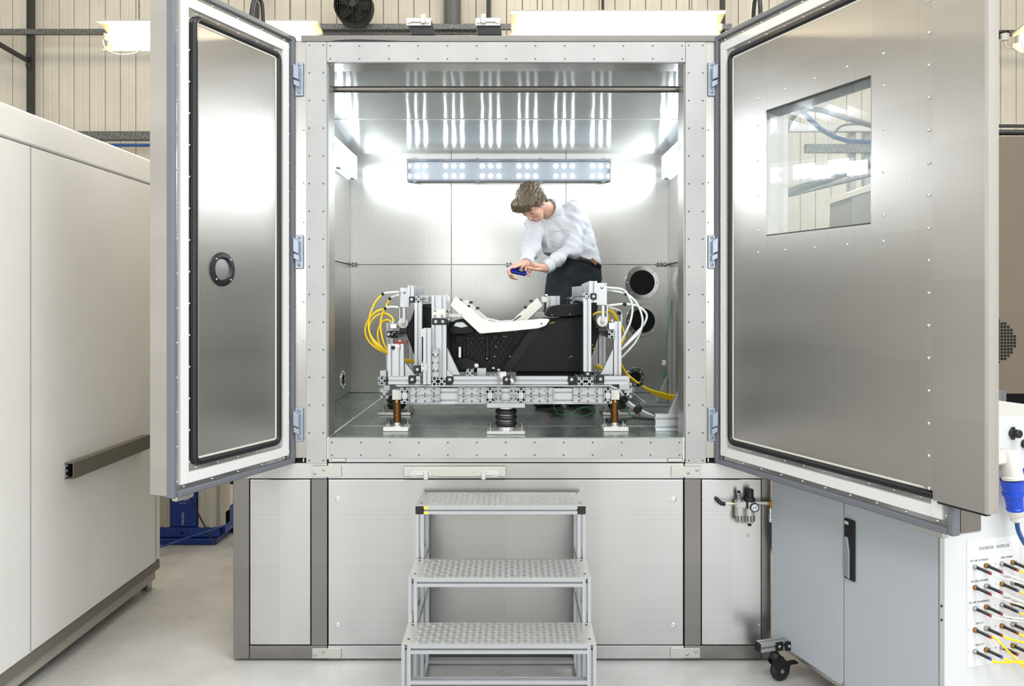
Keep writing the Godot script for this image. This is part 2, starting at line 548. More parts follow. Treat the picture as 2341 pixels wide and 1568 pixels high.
	var fan := thing("round_fan", "round black wall fan with a wire guard high above the chamber", "fan", fc)
	var tilt := Transform3D(Basis(Vector3.RIGHT, PI / 2), Vector3.ZERO)
	part("shroud", MB.new().lathe([Vector2(0.198, -0.16), Vector2(0.215, -0.1), Vector2(0.215, 0.06), Vector2(0.205, 0.075), Vector2(0.195, 0.06), Vector2(0.19, -0.12), Vector2(0.0, -0.12)], 32, tilt), M.black, fan)
	part("hub", MB.new().lathe([Vector2(0.045, 0.0), Vector2(0.045, 0.08), Vector2(0.035, 0.09), Vector2(0, 0.09)], 16, tilt), M.dark_paint, fan)
	for i in 5:
		var bl := MB.new()
		bl.box(Vector3(0.11, 0, -0.02), Vector3(0.13, 0.085, 0.006), 0.002, Transform3D(Basis(Vector3.BACK, TAU * i / 5) * Basis(Vector3.RIGHT, 0.5), Vector3.ZERO))
		part("blade", bl, M.dark_paint, fan)
	var gd := MB.new()
	for r in [0.07, 0.095, 0.12, 0.145, 0.17, 0.195]:
		var ring := []
		for i in 28:
			ring.append(Vector3(cos(TAU * i / 28) * r, sin(TAU * i / 28) * r, 0.085))
		gd.tube(ring, 0.0028, 5, 0, true)
	for i in 8:
		gd.rod(Vector3(cos(TAU * i / 8) * 0.04, sin(TAU * i / 8) * 0.04, 0.085), Vector3(cos(TAU * i / 8) * 0.205, sin(TAU * i / 8) * 0.205, 0.08), 0.0035, 5)
	part("guard", gd, M.dark_paint, fan)
	part("bracket", MB.new().box(Vector3(0, 0, -0.3), Vector3(0.1, 0.2, 0.32), 0.01), M.white_panel, fan)
	whole("junction_box", MB.new().box(at(816, 92, 9.36), Vector3(0.3, 0.3, 0.16), 0.01), M.cladding, "flat cream junction box on the cladding under the round fan", "box")
	# cable box under the short rail at the right
	var cb := at(2296, 84, 9.05)
	var box := thing("cable_box", "small white cable gland box hanging from the short rail at the upper right", "box", cb)
	part("body", MB.new().lathe([Vector2(0.0, -0.045), Vector2(0.045, -0.045), Vector2(0.05, 0.0), Vector2(0.05, 0.03), Vector2(0, 0.03)], 14), M.plastic_light, box)
	part("cap", MB.new().lathe([Vector2(0.055, 0.03), Vector2(0.055, 0.055), Vector2(0, 0.055)], 14), M.black, box)
	part("plug", MB.new().box(Vector3(-0.1, -0.005, 0), Vector3(0.09, 0.05, 0.06), 0.01), M.black, box)
	var ps := []
	for q in [[2298, 92], [2300, 105], [2312, 110], [2326, 102], [2334, 88], [2336, 78]]:
		ps.append(at(q[0], q[1], 9.03) - cb)
	part("flex", MB.new().tube(ps, 0.008, 6, 4), M.trim_cream, box)

# ---------------------------------------------------------------- the test chamber
const DECK := 1.196          # height of the chamber's own floor
const FRONT := 0.0
const REAR := -2.11

func dots(pts: Array, n: Vector3, r: float, h: float, seg := 7) -> MB:
	var m := MB.new()
	for p in pts:
		m.dome(p, n, r, h, seg)
	return m

func build_chamber() -> void:
	var c := thing("climate_chamber", "walk-in stainless steel climate chamber with white framed opening and both doors open", "test chamber")
	var F := at(0, 0, 4.3)
	var X := func(px: float) -> float: return (px - 1170.5) * 4.3 / FOCAL
	var Y := func(py: float) -> float: return EYE.y + (690.0 - py) * 4.3 / FOCAL
	var xl: float = X.call(533)
	var xr: float = X.call(1762)
	var top: float = Y.call(95)
	var oxl: float = X.call(750)
	var oxr: float = X.call(1564)
	var oyt: float = Y.call(145)
	# outer shell: two sides, roof, rear, deck; the front wall round the opening
	part("side_shell", MB.new().span(Vector3(xl, DECK - 0.1, REAR - 0.12), Vector3(-1.31, top, -0.148), 0.004), M.steel_upright, c)
	part("side_shell", MB.new().span(Vector3(1.27, DECK - 0.1, REAR - 0.12), Vector3(xr, top, -0.148), 0.004), M.steel_upright, c)
	part("roof_shell", MB.new().span(Vector3(xl, top, REAR - 0.12), Vector3(xr, top + 0.035, 0.0), 0.004), M.steel, c)
	part("rear_shell", MB.new().span(Vector3(-1.31, DECK - 0.1, REAR - 0.12), Vector3(1.27, top, REAR - 0.02), 0.0), M.steel, c)
	part("front_wall", MB.new().span(Vector3(xl, DECK - 0.11, -0.146), Vector3(oxl, top, 0.0), 0.002), M.steel_upright, c)
	part("front_wall", MB.new().span(Vector3(oxr, DECK - 0.11, -0.146), Vector3(xr, top, 0.0), 0.002), M.steel_upright, c)
	part("lintel_box", MB.new().span(Vector3(oxl, oyt, -0.146), Vector3(oxr, top, 0.0), 0.0), M.steel_bright, c)
	part("deck_box", MB.new().span(Vector3(xl + 0.03, DECK - 0.1, REAR - 0.1), Vector3(xr - 0.03, DECK - 0.012, -0.002), 0.0), M.steel_dark, c)
	# inner lining
	var fl := part("floor_plate", MB.new().span(Vector3(-0.978, DECK - 0.012, REAR), Vector3(0.955, DECK, -0.004), 0.001), M.chamber_floor, c)
	part("floor_plate", MB.new().span(Vector3(-1.3, DECK - 0.012, REAR), Vector3(-0.99, DECK, -0.148), 0.001), M.chamber_floor, c)
	part("floor_plate", MB.new().span(Vector3(0.967, DECK - 0.012, REAR), Vector3(1.26, DECK, -0.148), 0.001), M.chamber_floor, c)
	part("sealant_bead", MB.new().span(Vector3(-0.99, DECK - 0.01, REAR), Vector3(-0.978, DECK + 0.0005, -0.002), 0.0), M.trim_cream, c)
	part("sealant_bead", MB.new().span(Vector3(0.955, DECK - 0.01, REAR), Vector3(0.967, DECK + 0.0005, -0.002), 0.0), M.trim_cream, c)
	part("floor_seam", MB.new().span(Vector3(-0.95, DECK, -0.395), Vector3(0.93, DECK + 0.0025, -0.39), 0.001), M.zinc, c)
	var yb := DECK + 0.92     # the level joint between upper and lower lining sheets
	var back_x := [-1.31, at(1032, 0, 6.41).x, at(1294, 0, 6.41).x, 1.27]
	for r in 2:
		for i in 3:
			var a := Vector3(back_x[i] + 0.0025, DECK + 0.002 if r == 0 else at(0, 605, 6.41).y + 0.0025, REAR - 0.02)
			var b := Vector3(back_x[i + 1] - 0.0025, at(0, 605, 6.41).y - 0.0025 if r == 0 else 3.16, REAR)
			part("rear_sheet", MB.new().span(a, b, 0.0015), M.steel_inner, c)
	for s in 2:
		var xa := -1.312 if s == 0 else 1.27
		var xb := -1.285 if s == 0 else 1.243
		part("side_sheet", MB.new().span(Vector3(xa, DECK + 0.002, REAR + 0.004), Vector3(xb, at(0, 605, 6.41).y - 0.003, -0.15), 0.0015), M.steel_inner, c)
		part("side_sheet", MB.new().span(Vector3(xa, at(0, 605, 6.41).y + 0.003, REAR + 0.004), Vector3(xb, 3.2, -0.15), 0.0015), M.steel_inner, c)
	# ceiling lining: two sheets that fall gently to the rear
	var y0 := 3.205
	var y1 := 3.1
	for i in 2:
		var za: float = lerpf(-0.148, REAR, 0.5 * i)
		var zb: float = lerpf(-0.148, REAR, 0.5 * i + 0.5) + (0.003 if i == 0 else 0.0)
		var ya: float = lerpf(y0, y1, 0.5 * i)
		var yc: float = lerpf(y0, y1, 0.5 * i + 0.5)
		# slightly wavy sheet, as thin polished steel lies
		var nz := 10
		var nx := 72
		var m := MB.new()
		var f := FastNoiseLite.new()
		f.seed = 5 + i
		f.frequency = 2.6
		var hgt := func(u: int, v: int) -> Vector3:
			var x: float = lerpf(-1.284, 1.242, float(u) / nx)
			var z: float = lerpf(za, zb, float(v) / nz)
			return Vector3(x, lerpf(ya, yc, float(v) / nz) + 0.0012 * f.get_noise_2d(x * 1.6, z * 0.7), z)
		var nor := func(u: int, v: int) -> Vector3:
			var q: Vector3 = (hgt.call(u + 1, v) - hgt.call(u - 1, v)).cross(hgt.call(u, v + 1) - hgt.call(u, v - 1)).normalized()
			return q if q.y < 0.0 else -q
		for v in nz:
			for u in nx:
				m.quad(hgt.call(u, v), hgt.call(u + 1, v), hgt.call(u + 1, v + 1), hgt.call(u, v + 1), nor.call(u, v), nor.call(u + 1, v), nor.call(u + 1, v + 1), nor.call(u, v + 1), Transform3D())
		part("ceiling_sheet", m, M.steel_roof, c)
	part("ceiling_seam", MB.new().span(Vector3(-1.28, lerpf(y0, y1, 0.5) - 0.003, lerpf(-0.148, REAR, 0.5) - 0.006), Vector3(1.24, lerpf(y0, y1, 0.5), lerpf(-0.148, REAR, 0.5) + 0.003), 0.0), M.zinc, c)
	# jamb linings, turned in at the opening, and the bar across it
	for s in [-1, 1]:
		var xj: float = oxl if s < 0 else oxr
		part("jamb_sheet", MB.new().span(Vector3(xj, DECK, -0.146), Vector3(xj - s * 0.003, oyt, -0.001), 0.001), M.steel_inner, c)
	var yr := at(0, 205, 4.43).y
	part("cross_bar", MB.new().rod(Vector3(oxl + 0.003, yr, -0.125), Vector3(oxr - 0.003, yr, -0.125), 0.0175, 16), M.steel_bar, c)
	# white frame boards with countersunk screws
	var dep := 0.02
	var boards := [[X.call(702), Y.call(1058), X.call(748.5), Y.call(98.5), 0], [X.call(1565.5), Y.call(1058), X.call(1612), Y.call(99), 0], [X.call(749), Y.call(144.5), X.call(1565), Y.call(98.5), 0], [X.call(753), Y.call(1046), X.call(1559.5), Y.call(1001), 1]]
	for b in boards:
		var o := part("frame_board", MB.new().span(Vector3(b[0], b[1], 0.0), Vector3(b[2], b[3], dep), 0.002), M.white_board, c)
		var sc := []
		if b[2] - b[0] > 0.5:
			var n := 12
			for i in n + 1:
				for yy in [b[3] - 0.021, b[1] + 0.017]:
					sc.append(Vector3(lerpf(b[0] + 0.018, b[2] - 0.018, float(i) / n), yy, dep - 0.0005))
		else:
			for i in 16:
				for xx in [b[0] + 0.017, b[2] - 0.017]:
					sc.append(Vector3(xx, lerpf(b[3] - 0.017, b[1] + 0.016, i / 15.0), dep - 0.0005))
		stuff("board_screws", dots(sc, Vector3.BACK, 0.0062, 0.0014), M.screw_grey, o)
	for s in [-1, 1]:
		var xa: float = X.call(748.5) if s < 0 else X.call(1559.5)
		part("sealant_strip", MB.new().span(Vector3(xa, Y.call(1049), 0.0), Vector3(xa + 0.011, Y.call(999), 0.012), 0.002), M.trim_cream, c)
		part("sill_bracket", MB.new().box(Vector3(X.call(775) if s < 0 else X.call(1542), Y.call(1050.5), 0.004), Vector3(0.08, 0.02, 0.03), 0.004), M.alu_worn, c)
	part("sill_band", MB.new().span(Vector3(X.call(752), Y.call(1056), -0.002), Vector3(X.call(1564), Y.call(1046), 0.006), 0.001), M.steel, c)
	# black flap bulging out of the top joint
	var fp := PackedVector2Array()
	for i in 15:
		fp.append(Vector2(lerpf(X.call(750), X.call(960), i / 14.0), Y.call(98) + 0.0135 * sin(PI * pow(i / 14.0, 0.6))))
	fp.append(Vector2(X.call(960), Y.call(99)))
	fp.append(Vector2(X.call(750), Y.call(99)))
	part("gasket_flap", MB.new().prism(fp, 0.001, 0.016), M.black, c)
	# base: steel frame members, inset panels, dark gaps
	part("base_core", MB.new().span(Vector3(xl + 0.01, 0.02, REAR), Vector3(xr - 0.01, DECK - 0.1, -0.02), 0.0), M.gap, c)
	part("base_side", MB.new().span(Vector3(xl, 0.012, REAR), Vector3(xl + 0.01, DECK - 0.1, -0.02), 0.0), M.steel_dark, c)
	part("base_side", MB.new().span(Vector3(xr - 0.01, 0.012, REAR), Vector3(xr, DECK - 0.1, -0.02), 0.0), M.steel_dark, c)
	var yt: float = Y.call(1058.5)
	var ym: float = Y.call(1094)
	var yn: float = Y.call(1475)
	var y_0: float = Y.call(1506)
	for q in [["base_band", 533, 748, yt, ym, "steel"], ["base_band", 749.5, 1563.5, yt, ym, "steel"], ["base_band", 1565, 1762, yt, ym, "steel"], ["base_band", 570.5, 748, yn - 0.002, y_0, "steel_dark"], ["base_band", 749.5, 1563.5, yn - 0.002, y_0, "steel"], ["base_band", 1565, 1740, yn - 0.002, y_0, "steel_dark"], ["base_post", 533, 569.5, ym, y_0, "steel_dark"], ["base_post", 711.5, 748, ym - 0.003, yn, "steel_dark"], ["base_post", 1565, 1602.5, ym - 0.003, yn, "steel_dark"], ["base_post", 1741, 1762, ym, y_0, "steel_dark"]]:
		part(q[0], MB.new().span(Vector3(X.call(q[1]), q[4], -0.06), Vector3(X.call(q[2]), q[3], 0.0), 0.002), M[q[5]], c)
	for q in [[571.5, 710, "steel"], [750.5, 1562, "steel"], [1604, 1740, "steel"]]:
		var pn := part("base_panel", MB.new().span(Vector3(X.call(q[0]), yn + 0.003, -0.06), Vector3(X.call(q[1]), ym - 0.004, 0.002), 0.003), M[q[2]], c)
		if q[0] > 700 and q[0] < 800:
			for fx in [773.0, 1539.5]:
				for fy in [1141.0, 1429.0]:
					var lk := MB.new()
					var t := Transform3D(Basis(Vector3.RIGHT, PI / 2), Vector3(X.call(fx), Y.call(fy), 0.002))
					lk.lathe([Vector2(0.0155, 0.0), Vector2(0.015, 0.004), Vector2(0.0115, 0.005), Vector2(0.010, 0.002), Vector2(0.007, 0.002), Vector2(0.006, 0.004), Vector2(0, 0.004)], 16, t)
					part("quarter_lock", lk, M.chrome, pn)
		else:
			var sc := []
			for fx in [q[0] + 4.5, q[1] - 4.5]:
				for fy in [1140.0, 1428.0]:
					sc.append(Vector3(X.call(fx), Y.call(fy), 0.002))
			stuff("panel_screws", dots(sc, Vector3.BACK, 0.005, 0.003), M.chrome, pn)
	part("blanking_bolt", dots([Vector3(X.call(1709), Y.call(1223), 0.002)], Vector3.BACK, 0.008, 0.006, 10), M.chrome, c)
	# joint plates bridging the base members
	for q in [[714, 781, 1064, 1090, 0], [1534, 1601, 1065, 1090, 1], [714, 781, 1481, 1504, 0], [1532, 1600, 1480, 1503, 1]]:
		var jp := part("joint_plate", MB.new().span(Vector3(X.call(q[0]), Y.call(q[3]), 0.0), Vector3(X.call(q[1]), Y.call(q[2]), 0.007), 0.002), M.alu_worn, c)
		var b0: float = q[0] + (7 if q[4] == 0 else 38)
		var off := 8.0 if q[4] == 0 else -6.0
		for k in 2:
			var bp := Vector3(X.call(b0 + (20 * k)), Y.call((q[2] + q[3]) / 2 + (off if (k == 0) == (q[4] == 0) else -off) * 0.5), 0.007)
			part("bolt", MB.new().lathe([Vector2(0.0088, 0), Vector2(0.0088, 0.004), Vector2(0.006, 0.006), Vector2(0, 0.006)], 6, Transform3D(Basis(Vector3.RIGHT, PI / 2), bp)), M.zinc, jp)
	# keep with two catches below the sill
	var kp := part("keep_block", MB.new().span(Vector3(X.call(925), Y.call(1086), 0.0), Vector3(X.call(1157), Y.call(1063), 0.045), 0.004), M.alu_worn, c)
	for q in [[964.5, 1], [1118.5, -1]]:
		catch_plate(kp, Vector3(X.call(q[0]), Y.call(1079), 0.045), q[1], 1.0)
	# hinges
	for s in [-1, 1]:
		for hy in [182.0, 576.0, 970.0]:
			var hx: float = X.call(685.0) if s < 0 else X.call(1627.0)
			var h := node("hinge", c, Vector3(hx, Y.call(hy), 0.0))
			part("hinge_leaf", MB.new().box(Vector3(0, 0, 0.006), Vector3(0.046, 0.182, 0.012), 0.005), M.hinge_grey, h)
			var kn := MB.new()
			kn.prism(PackedVector2Array([Vector2(-0.006 * s, 0.055), Vector2(0.024 * s, 0.075), Vector2(0.024 * s, 0.0), Vector2(-0.006 * s, -0.012)]), 0.01, 0.045, Transform3D(), 0.003)
			part("knuckle", kn, M.hinge_grey, h)
			part("knuckle", MB.new().prism(PackedVector2Array([Vector2(-0.008 * s, -0.02), Vector2(0.024 * s, -0.006), Vector2(0.024 * s, -0.035), Vector2(-0.008 * s, -0.052)]), 0.01, 0.038, Transform3D(), 0.003), M.hinge_grey, h)
			for yy in [0.076, -0.07]:
				part("bolt", dots([Vector3(-0.002 * s, yy, 0.012)], Vector3.BACK, 0.0085, 0.008, 10), M.zinc, h)
		var sc := []
		for hy in [297.0, 417.0, 508.0, 690.0, 780.0, 1050.0, 1054.0]:
			sc.append(Vector3(X.call(694.0 if s < 0 else 1619.0), Y.call(hy), 0.0))
		stuff("shell_screws", dots(sc, Vector3.BACK, 0.006, 0.004), M.chrome, c)
	# toggle latches standing on the roof edge
	for q in [[968.0, 1, 0.012], [1119.0, -1, 0.004]]:
		var t := node("roof_latch", c, Vector3(X.call(q[0]), top + 0.035, -0.04))
		var lean: float = q[2]
		var st := PackedVector2Array([Vector2(-0.064 , 0.0), Vector2(0.066, 0.0), Vector2(0.066 - lean * 2, 0.085), Vector2(-0.068 - lean * 2, 0.085)])
		part("post", MB.new().prism(st, -0.075, 0.045, Transform3D(), 0.002), M.black, t)
		var hp := node("striker", t, Vector3(-lean * 2.0, 0.066, 0.046))
		var pl := MB.new()
		pl.box(Vector3(0, 0, 0), Vector3(0.132, 0.042, 0.012), 0.003)
		pl.box(Vector3(0.024 * q[1], 0.012, 0.012), Vector3(0.024, 0.05, 0.02), 0.003)
		pl.rod(Vector3(-0.05, 0, 0.009), Vector3(0.05, 0, 0.009), 0.006, 8)
		for s in [-1, 1]:
			pl.lathe([Vector2(0.011, 0), Vector2(0.011, 0.008), Vector2(0, 0.01)], 8, Transform3D(Basis(Vector3.RIGHT, PI / 2), Vector3(0.05 * s, 0.0, 0.006)))
		hp.free()
		var sp := part("striker", pl, M.cast, t)
		sp.position = Vector3(-lean * 2.0, 0.066, 0.05)
	part("roof_edge", MB.new().span(Vector3(X.call(690), top - 0.002, 0.0), Vector3(X.call(1640), top + 0.03, 0.012), 0.002), M.steel_dark, c)
	# round ports in the lining
	for q in [[1468.0, 646.0, 39.0, 28.5], [1469.0, 733.0, 38.5, 28.0], [1452.0, 862.0, 22.0, 12.5]]:
		var ce := at(q[0], q[1], 6.41)
		var r0: float = q[2] * 6.41 / FOCAL
		var r1: float = q[3] * 6.41 / FOCAL
		round_port(c, Transform3D(Basis(Vector3.RIGHT, PI / 2), Vector3(ce.x, ce.y, REAR)), r0, r1)
	var pc := at(782, 868, 6.1)
	round_port(c, Transform3D(Basis(Vector3.BACK, -PI / 2), Vector3(-1.285, pc.y, pc.z)), 0.075, 0.04)
	# cable clamps at the joints of the rear lining
	for px in [810.0, 1163.0, 1508.0]:
		var ce := at(px, 605, 6.40)
		var cl := MB.new()
		cl.box(Vector3.ZERO, Vector3(0.03, 0.018, 0.018), 0.003)
		for s in [-1, 1]:
			for t in [-1, 1]:
				cl.dome(Vector3(s * 0.014, t * 0.012, 0.0), Vector3.BACK, 0.008, 0.012, 8)
		if px > 1500:
			cl.rod(Vector3(-0.03, 0, 0.004), Vector3(0.05, 0.0, 0.006), 0.006, 8)
			cl.dome(Vector3(0.045, 0, 0.0), Vector3.BACK, 0.018, 0.02, 10)
		part("lining_clamp", cl, M.zinc, c).position = ce
	build_doors(c)

func round_port(c: Node3D, t: Transform3D, r0: float, r1: float) -> void:
	var p := node("round_port", c)
	part("flange", MB.new().lathe([Vector2(r0, 0.0), Vector2(r0, 0.005), Vector2(r0 - 0.002, 0.007), Vector2(r1, 0.007), Vector2(r1, 0.001)], 40, t), M.steel_bright, p)
	part("bore", MB.new().lathe([Vector2(r1, 0.006), Vector2(r1 * 0.96, 0.002), Vector2(0, 0.0015)], 40, t), M.gap, p)
	var m := MB.new()
	for i in 8:
		var f := TAU * (i + 0.0) / 8
		m.dome(t * Vector3(cos(f) * (r0 + r1) / 2, 0.007, sin(f) * (r0 + r1) / 2), t.basis.y, 0.0065, 0.006, 7)
	stuff("port_bolts", m, M.chrome, p)

func catch_plate(parent: Node3D, where: Vector3, s: int, k: float) -> void:
	var p := MB.new()
	var out := PackedVector2Array()
	for q in [[-0.06, 0.0], [-0.045, 0.017], [0.045, 0.017], [0.06, 0.0], [0.045, -0.017], [-0.045, -0.017]]:
		out.append(Vector2(q[0], q[1]))
	p.prism(out, 0.0, 0.006, Transform3D(), 0.002)
	p.rod(Vector3(-0.03, 0, 0.01), Vector3(0.03, 0, 0.01), 0.005, 8)
	p.box(Vector3(0.028 * s, -0.006, 0.012), Vector3(0.022, 0.04, 0.018), 0.002)
	for x in [-0.05, 0.05]:
		p.lathe([Vector2(0.009, 0), Vector2(0.009, 0.006), Vector2(0, 0.007)], 8, Transform3D(Basis(Vector3.RIGHT, PI / 2), Vector3(x, 0, 0.005)))
	part("catch", p, M.cast, parent).position = where

# a rectangular ring (in the door's plane) of strips from inset I0 to I1, between depths z0 and z1
func ring(w: float, y0: float, y1: float, i0: float, i1: float, z0: float, z1: float, bev := 0.002) -> MB:
	var m := MB.new()
	m.span(Vector3(i0, y0 + i0, z0), Vector3(i1, y1 - i0, z1), bev)
	m.span(Vector3(w - i1, y0 + i0, z0), Vector3(w - i0, y1 - i0, z1), bev)
	m.span(Vector3(i1, y0 + i0, z0), Vector3(w - i1, y0 + i1, z1), bev)
	m.span(Vector3(i1, y1 - i1, z0), Vector3(w - i1, y1 - i0, z1), bev)
	return m

func seal_path(w: float, y0: float, y1: float, i: float, r: float, z: float) -> Array:
	var p := []
	var cs := [Vector2(w - i - r, y1 - i - r), Vector2(i + r, y1 - i - r), Vector2(i + r, y0 + i + r), Vector2(w - i - r, y0 + i + r)]
	for k in 4:
		for j in 7:
			var f := PI / 2 * (k + j / 6.0)
			p.append(Vector3(cs[k].x + cos(f) * r, cs[k].y + sin(f) * r, z))
	return p

# the door lies in its own axes: x from hinge to free edge, y up, z out of the inner face; MIRROR turns it for the left-hand door
func build_doors(c: Node3D) -> void:
	var y0 := 1.060
	var y1 := 3.335
	for side in 2:
		var w: float = 0.854 if side == 0 else 1.456
		var u := Vector3(-0.378, 0, 0.926) if side == 0 else Vector3(0.366, 0, 0.93)
		u = u.normalized()
		var n := Vector3(u.z, 0, -u.x) if side == 0 else Vector3(-u.z, 0, u.x)
		var d := node("door", c)
		# axes x = u, y = up, z = n (a mirror image is avoided by swapping x for the left-hand door)
		if side == 0:
			# right-handed axes want x cross y = z: take x = -u and run the door from -w to 0
			d.transform = Transform3D(Basis(-u, Vector3.UP, n), Vector3(-1.165, 0, 0.0) + u * w)
		else:
			d.transform = Transform3D(Basis(u, Vector3.UP, n), Vector3(1.089, 0, 0.0))
		tag(d, "narrow open door with a small round window" if side == 0 else "wide open door with a square window", "")
		var hinge_at: float = w if side == 0 else 0.0
		var win := side == 1
		var wx0 := 0.407
		var wx1 := 1.069
		var wy0 := 2.24
		var wy1 := 2.852
		var T := 0.13
		# core slab, left open where the window is
		var core := MB.new()
		var skin := MB.new()
		var i3 := 0.158
		if win:
			for q in [[0.004, y0 + 0.004, wx0, y1 - 0.004], [wx1, y0 + 0.004, w - 0.004, y1 - 0.004], [wx0, y0 + 0.004, wx1, wy0], [wx0, wy1, wx1, y1 - 0.004]]:
				core.span(Vector3(q[0], q[1], -T), Vector3(q[2], q[3], -0.012), 0.0)
			for q in [[i3, y0 + i3, wx0, y1 - i3], [wx1, y0 + i3, w - 0.11, y1 - i3], [wx0, y0 + i3, wx1, wy0], [wx0, wy1, wx1, y1 - i3]]:
				skin.span(Vector3(q[0], q[1], -0.012), Vector3(q[2], q[3], 0.004), 0.0)
		else:
			core.span(Vector3(0.004, y0 + 0.004, -T), Vector3(w - 0.004, y1 - 0.004, -0.012), 0.006)
			skin.span(Vector3(i3, y0 + i3, -0.012), Vector3(w - i3, y1 - i3, 0.004), 0.003)
		part("outer_shell", core, M.steel_upright, d)
		part("inner_skin", skin, M.steel_upright, d)
		part("edge_gasket", ring(w, y0, y1, 0.0, 0.027, -0.03, 0.012, 0.006), M.grey_rubber, d)
		part("retaining_strip", ring(w, y0, y1, 0.027, 0.05, -0.014, -0.004, 0.001), M.steel_bright, d)
		part("white_seal_board", ring(w, y0, y1, 0.05, 0.098, -0.014, 0.008, 0.002), M.white_seal, d)
		var v: float = w + (0.08 if win else 0.0)
		part("retaining_strip", ring(v, y0, y1, 0.098, 0.13, -0.014, -0.003, 0.001), M.steel_bright, d)
		part("bulb_seal", MB.new().tube(seal_path(v, y0, y1, 0.134, 0.03, 0.004), 0.0165, 10, 0, true), M.black_rubber, d)
		part("panel_edge", ring(v, y0, y1, 0.148, 0.158, -0.012, 0.006, 0.001), M.trim_cream, d)
		var bo := []
		var bi := []
		for k in 2:
			var ins := 0.0385 if k == 0 else 0.112
			var list := bo if k == 0 else bi
			var ny := 15
			var nx := 5 if side == 0 else 10
			for j in ny:
				var y := lerpf(y0 + ins + 0.03, y1 - ins - 0.03, j / (ny - 1.0))
				list.append(Vector3(ins, y, -0.004))
				list.append(Vector3((w if k == 0 else v) - ins, y, -0.004))
			for j in nx:
				var x := lerpf(ins + 0.04, w - ins - 0.04, j / (nx - 1.0))
				list.append(Vector3(x, y0 + ins, -0.004))
				list.append(Vector3(x, y1 - ins, -0.004))
		stuff("strip_bolts", dots(bo + bi, Vector3.BACK, 0.0062, 0.006), M.chrome, d)
		if win:
			# deep window: reveal, two panes, row of screws round it
			part("window_reveal", MB.new().span(Vector3(wx0, wy0, -T + 0.002), Vector3(wx0 + 0.006, wy1, 0.003)), M.steel_bright, d)
			part("window_reveal", MB.new().span(Vector3(wx1 - 0.006, wy0, -T + 0.002), Vector3(wx1, wy1, 0.003)), M.steel_bright, d)
			part("window_reveal", MB.new().span(Vector3(wx0 + 0.006, wy0, -T + 0.002), Vector3(wx1 - 0.006, wy0 + 0.006, 0.003)), M.dark_paint, d)
			part("window_reveal", MB.new().span(Vector3(wx0 + 0.006, wy1 - 0.006, -T + 0.002), Vector3(wx1 - 0.006, wy1, 0.003)), M.dark_paint, d)
			for z in [-0.008, -0.1]:
				part("pane", MB.new().span(Vector3(wx0 + 0.006, wy0 + 0.006, z), Vector3(wx1 - 0.006, wy1 - 0.006, z + 0.0), 0.0), M.glass, d)
			var sc := []
			for k in 5:
				sc.append(Vector3(lerpf(wx0 - 0.055, wx1 + 0.06, k / 4.0), wy0 - 0.075, 0.004))
				sc.append(Vector3(lerpf(wx0 - 0.055, wx1 + 0.06, k / 4.0), wy1 + 0.07, 0.004))
			for k in 4:
				sc.append(Vector3(wx0 - 0.055, lerpf(wy0 + 0.03, wy1 - 0.06, k / 3.0), 0.004))
				sc.append(Vector3(wx1 + 0.06, lerpf(wy0 + 0.03, wy1 - 0.06, k / 3.0), 0.004))
			stuff("window_screws", dots(sc, Vector3.BACK, 0.0062, 0.005), M.chrome, d)
			# closing strip and overlapping edge plate at the free side
			part("closing_strip", MB.new().span(Vector3(1.338, y0 + 0.158, 0.003), Vector3(1.39, y1 - 0.158, 0.024), 0.001), M.steel_upright, d)
			var pl := PackedVector2Array([Vector2(1.388, 0.021), Vector2(1.60, 0.021), Vector2(1.603, -0.02), Vector2(1.612, -0.02), Vector2(1.612, 0.03), Vector2(1.60, 0.033), Vector2(1.388, 0.033)])
			part("overlap_plate", MB.new().prism(pl, y0 + 0.122, y1 - 0.11, Transform3D(Basis(Vector3.RIGHT, Vector3(0, 0, 1), Vector3(0, 1, 0)), Vector3.ZERO)), M.steel_upright, d)
			part("plate_seal", MB.new().span(Vector3(1.40, y0 + 0.112, 0.0), Vector3(1.6, y0 + 0.123, 0.028), 0.003), M.black_rubber, d)
			var bs := []
			for k in 17:
				bs.append(Vector3(1.364, lerpf(y0 + 0.16, y1 - 0.16, k / 16.0), 0.024))
			stuff("closing_screws", dots(bs, Vector3.BACK, 0.0075, 0.006), M.chrome, d)
			part("end_cap", MB.new().span(Vector3(w - 0.004, y0 + 0.01, -T - 0.001), Vector3(w + 0.001, y1 - 0.01, -0.028), 0.001), M.steel_dark, d)
			part("under_catch", MB.new().box(Vector3(w - 0.14, y0 - 0.012, -0.03), Vector3(0.16, 0.03, 0.035), 0.008), M.alu_worn, d)
		else:
			var po := node("round_window", d, Vector3(w - 0.5446, 2.073, 0.004))
			var t := Transform3D(Basis(Vector3.RIGHT, PI / 2), Vector3.ZERO)
			part("flange", MB.new().lathe([Vector2(0.081, 0.0), Vector2(0.079, 0.008), Vector2(0.073, 0.011), Vector2(0.057, 0.012), Vector2(0.053, 0.004), Vector2(0.049, 0.001)], 40, t), M.black_rubber, po)
			part("cover", MB.new().lathe([Vector2(0.05, 0.001), Vector2(0.044, 0.0015), Vector2(0, 0.002)], 32, t), M.zinc, po)
			var sc := []
			for k in 4:
				var f := PI / 4 + PI / 2 * k
				sc.append(Vector3(cos(f) * 0.067, sin(f) * 0.067, 0.011))
			stuff("flange_screws", dots(sc, Vector3.BACK, 0.0048, 0.004), M.chrome, po)
			part("under_catch", MB.new().box(Vector3(0.1, y0 - 0.012, -0.03), Vector3(0.11, 0.028, 0.035), 0.008), M.alu_worn, d)
		# black cable loop over the door's upper hinge corner
		var lp := []
		var hx: float = 0.62 if side == 0 else 0.19
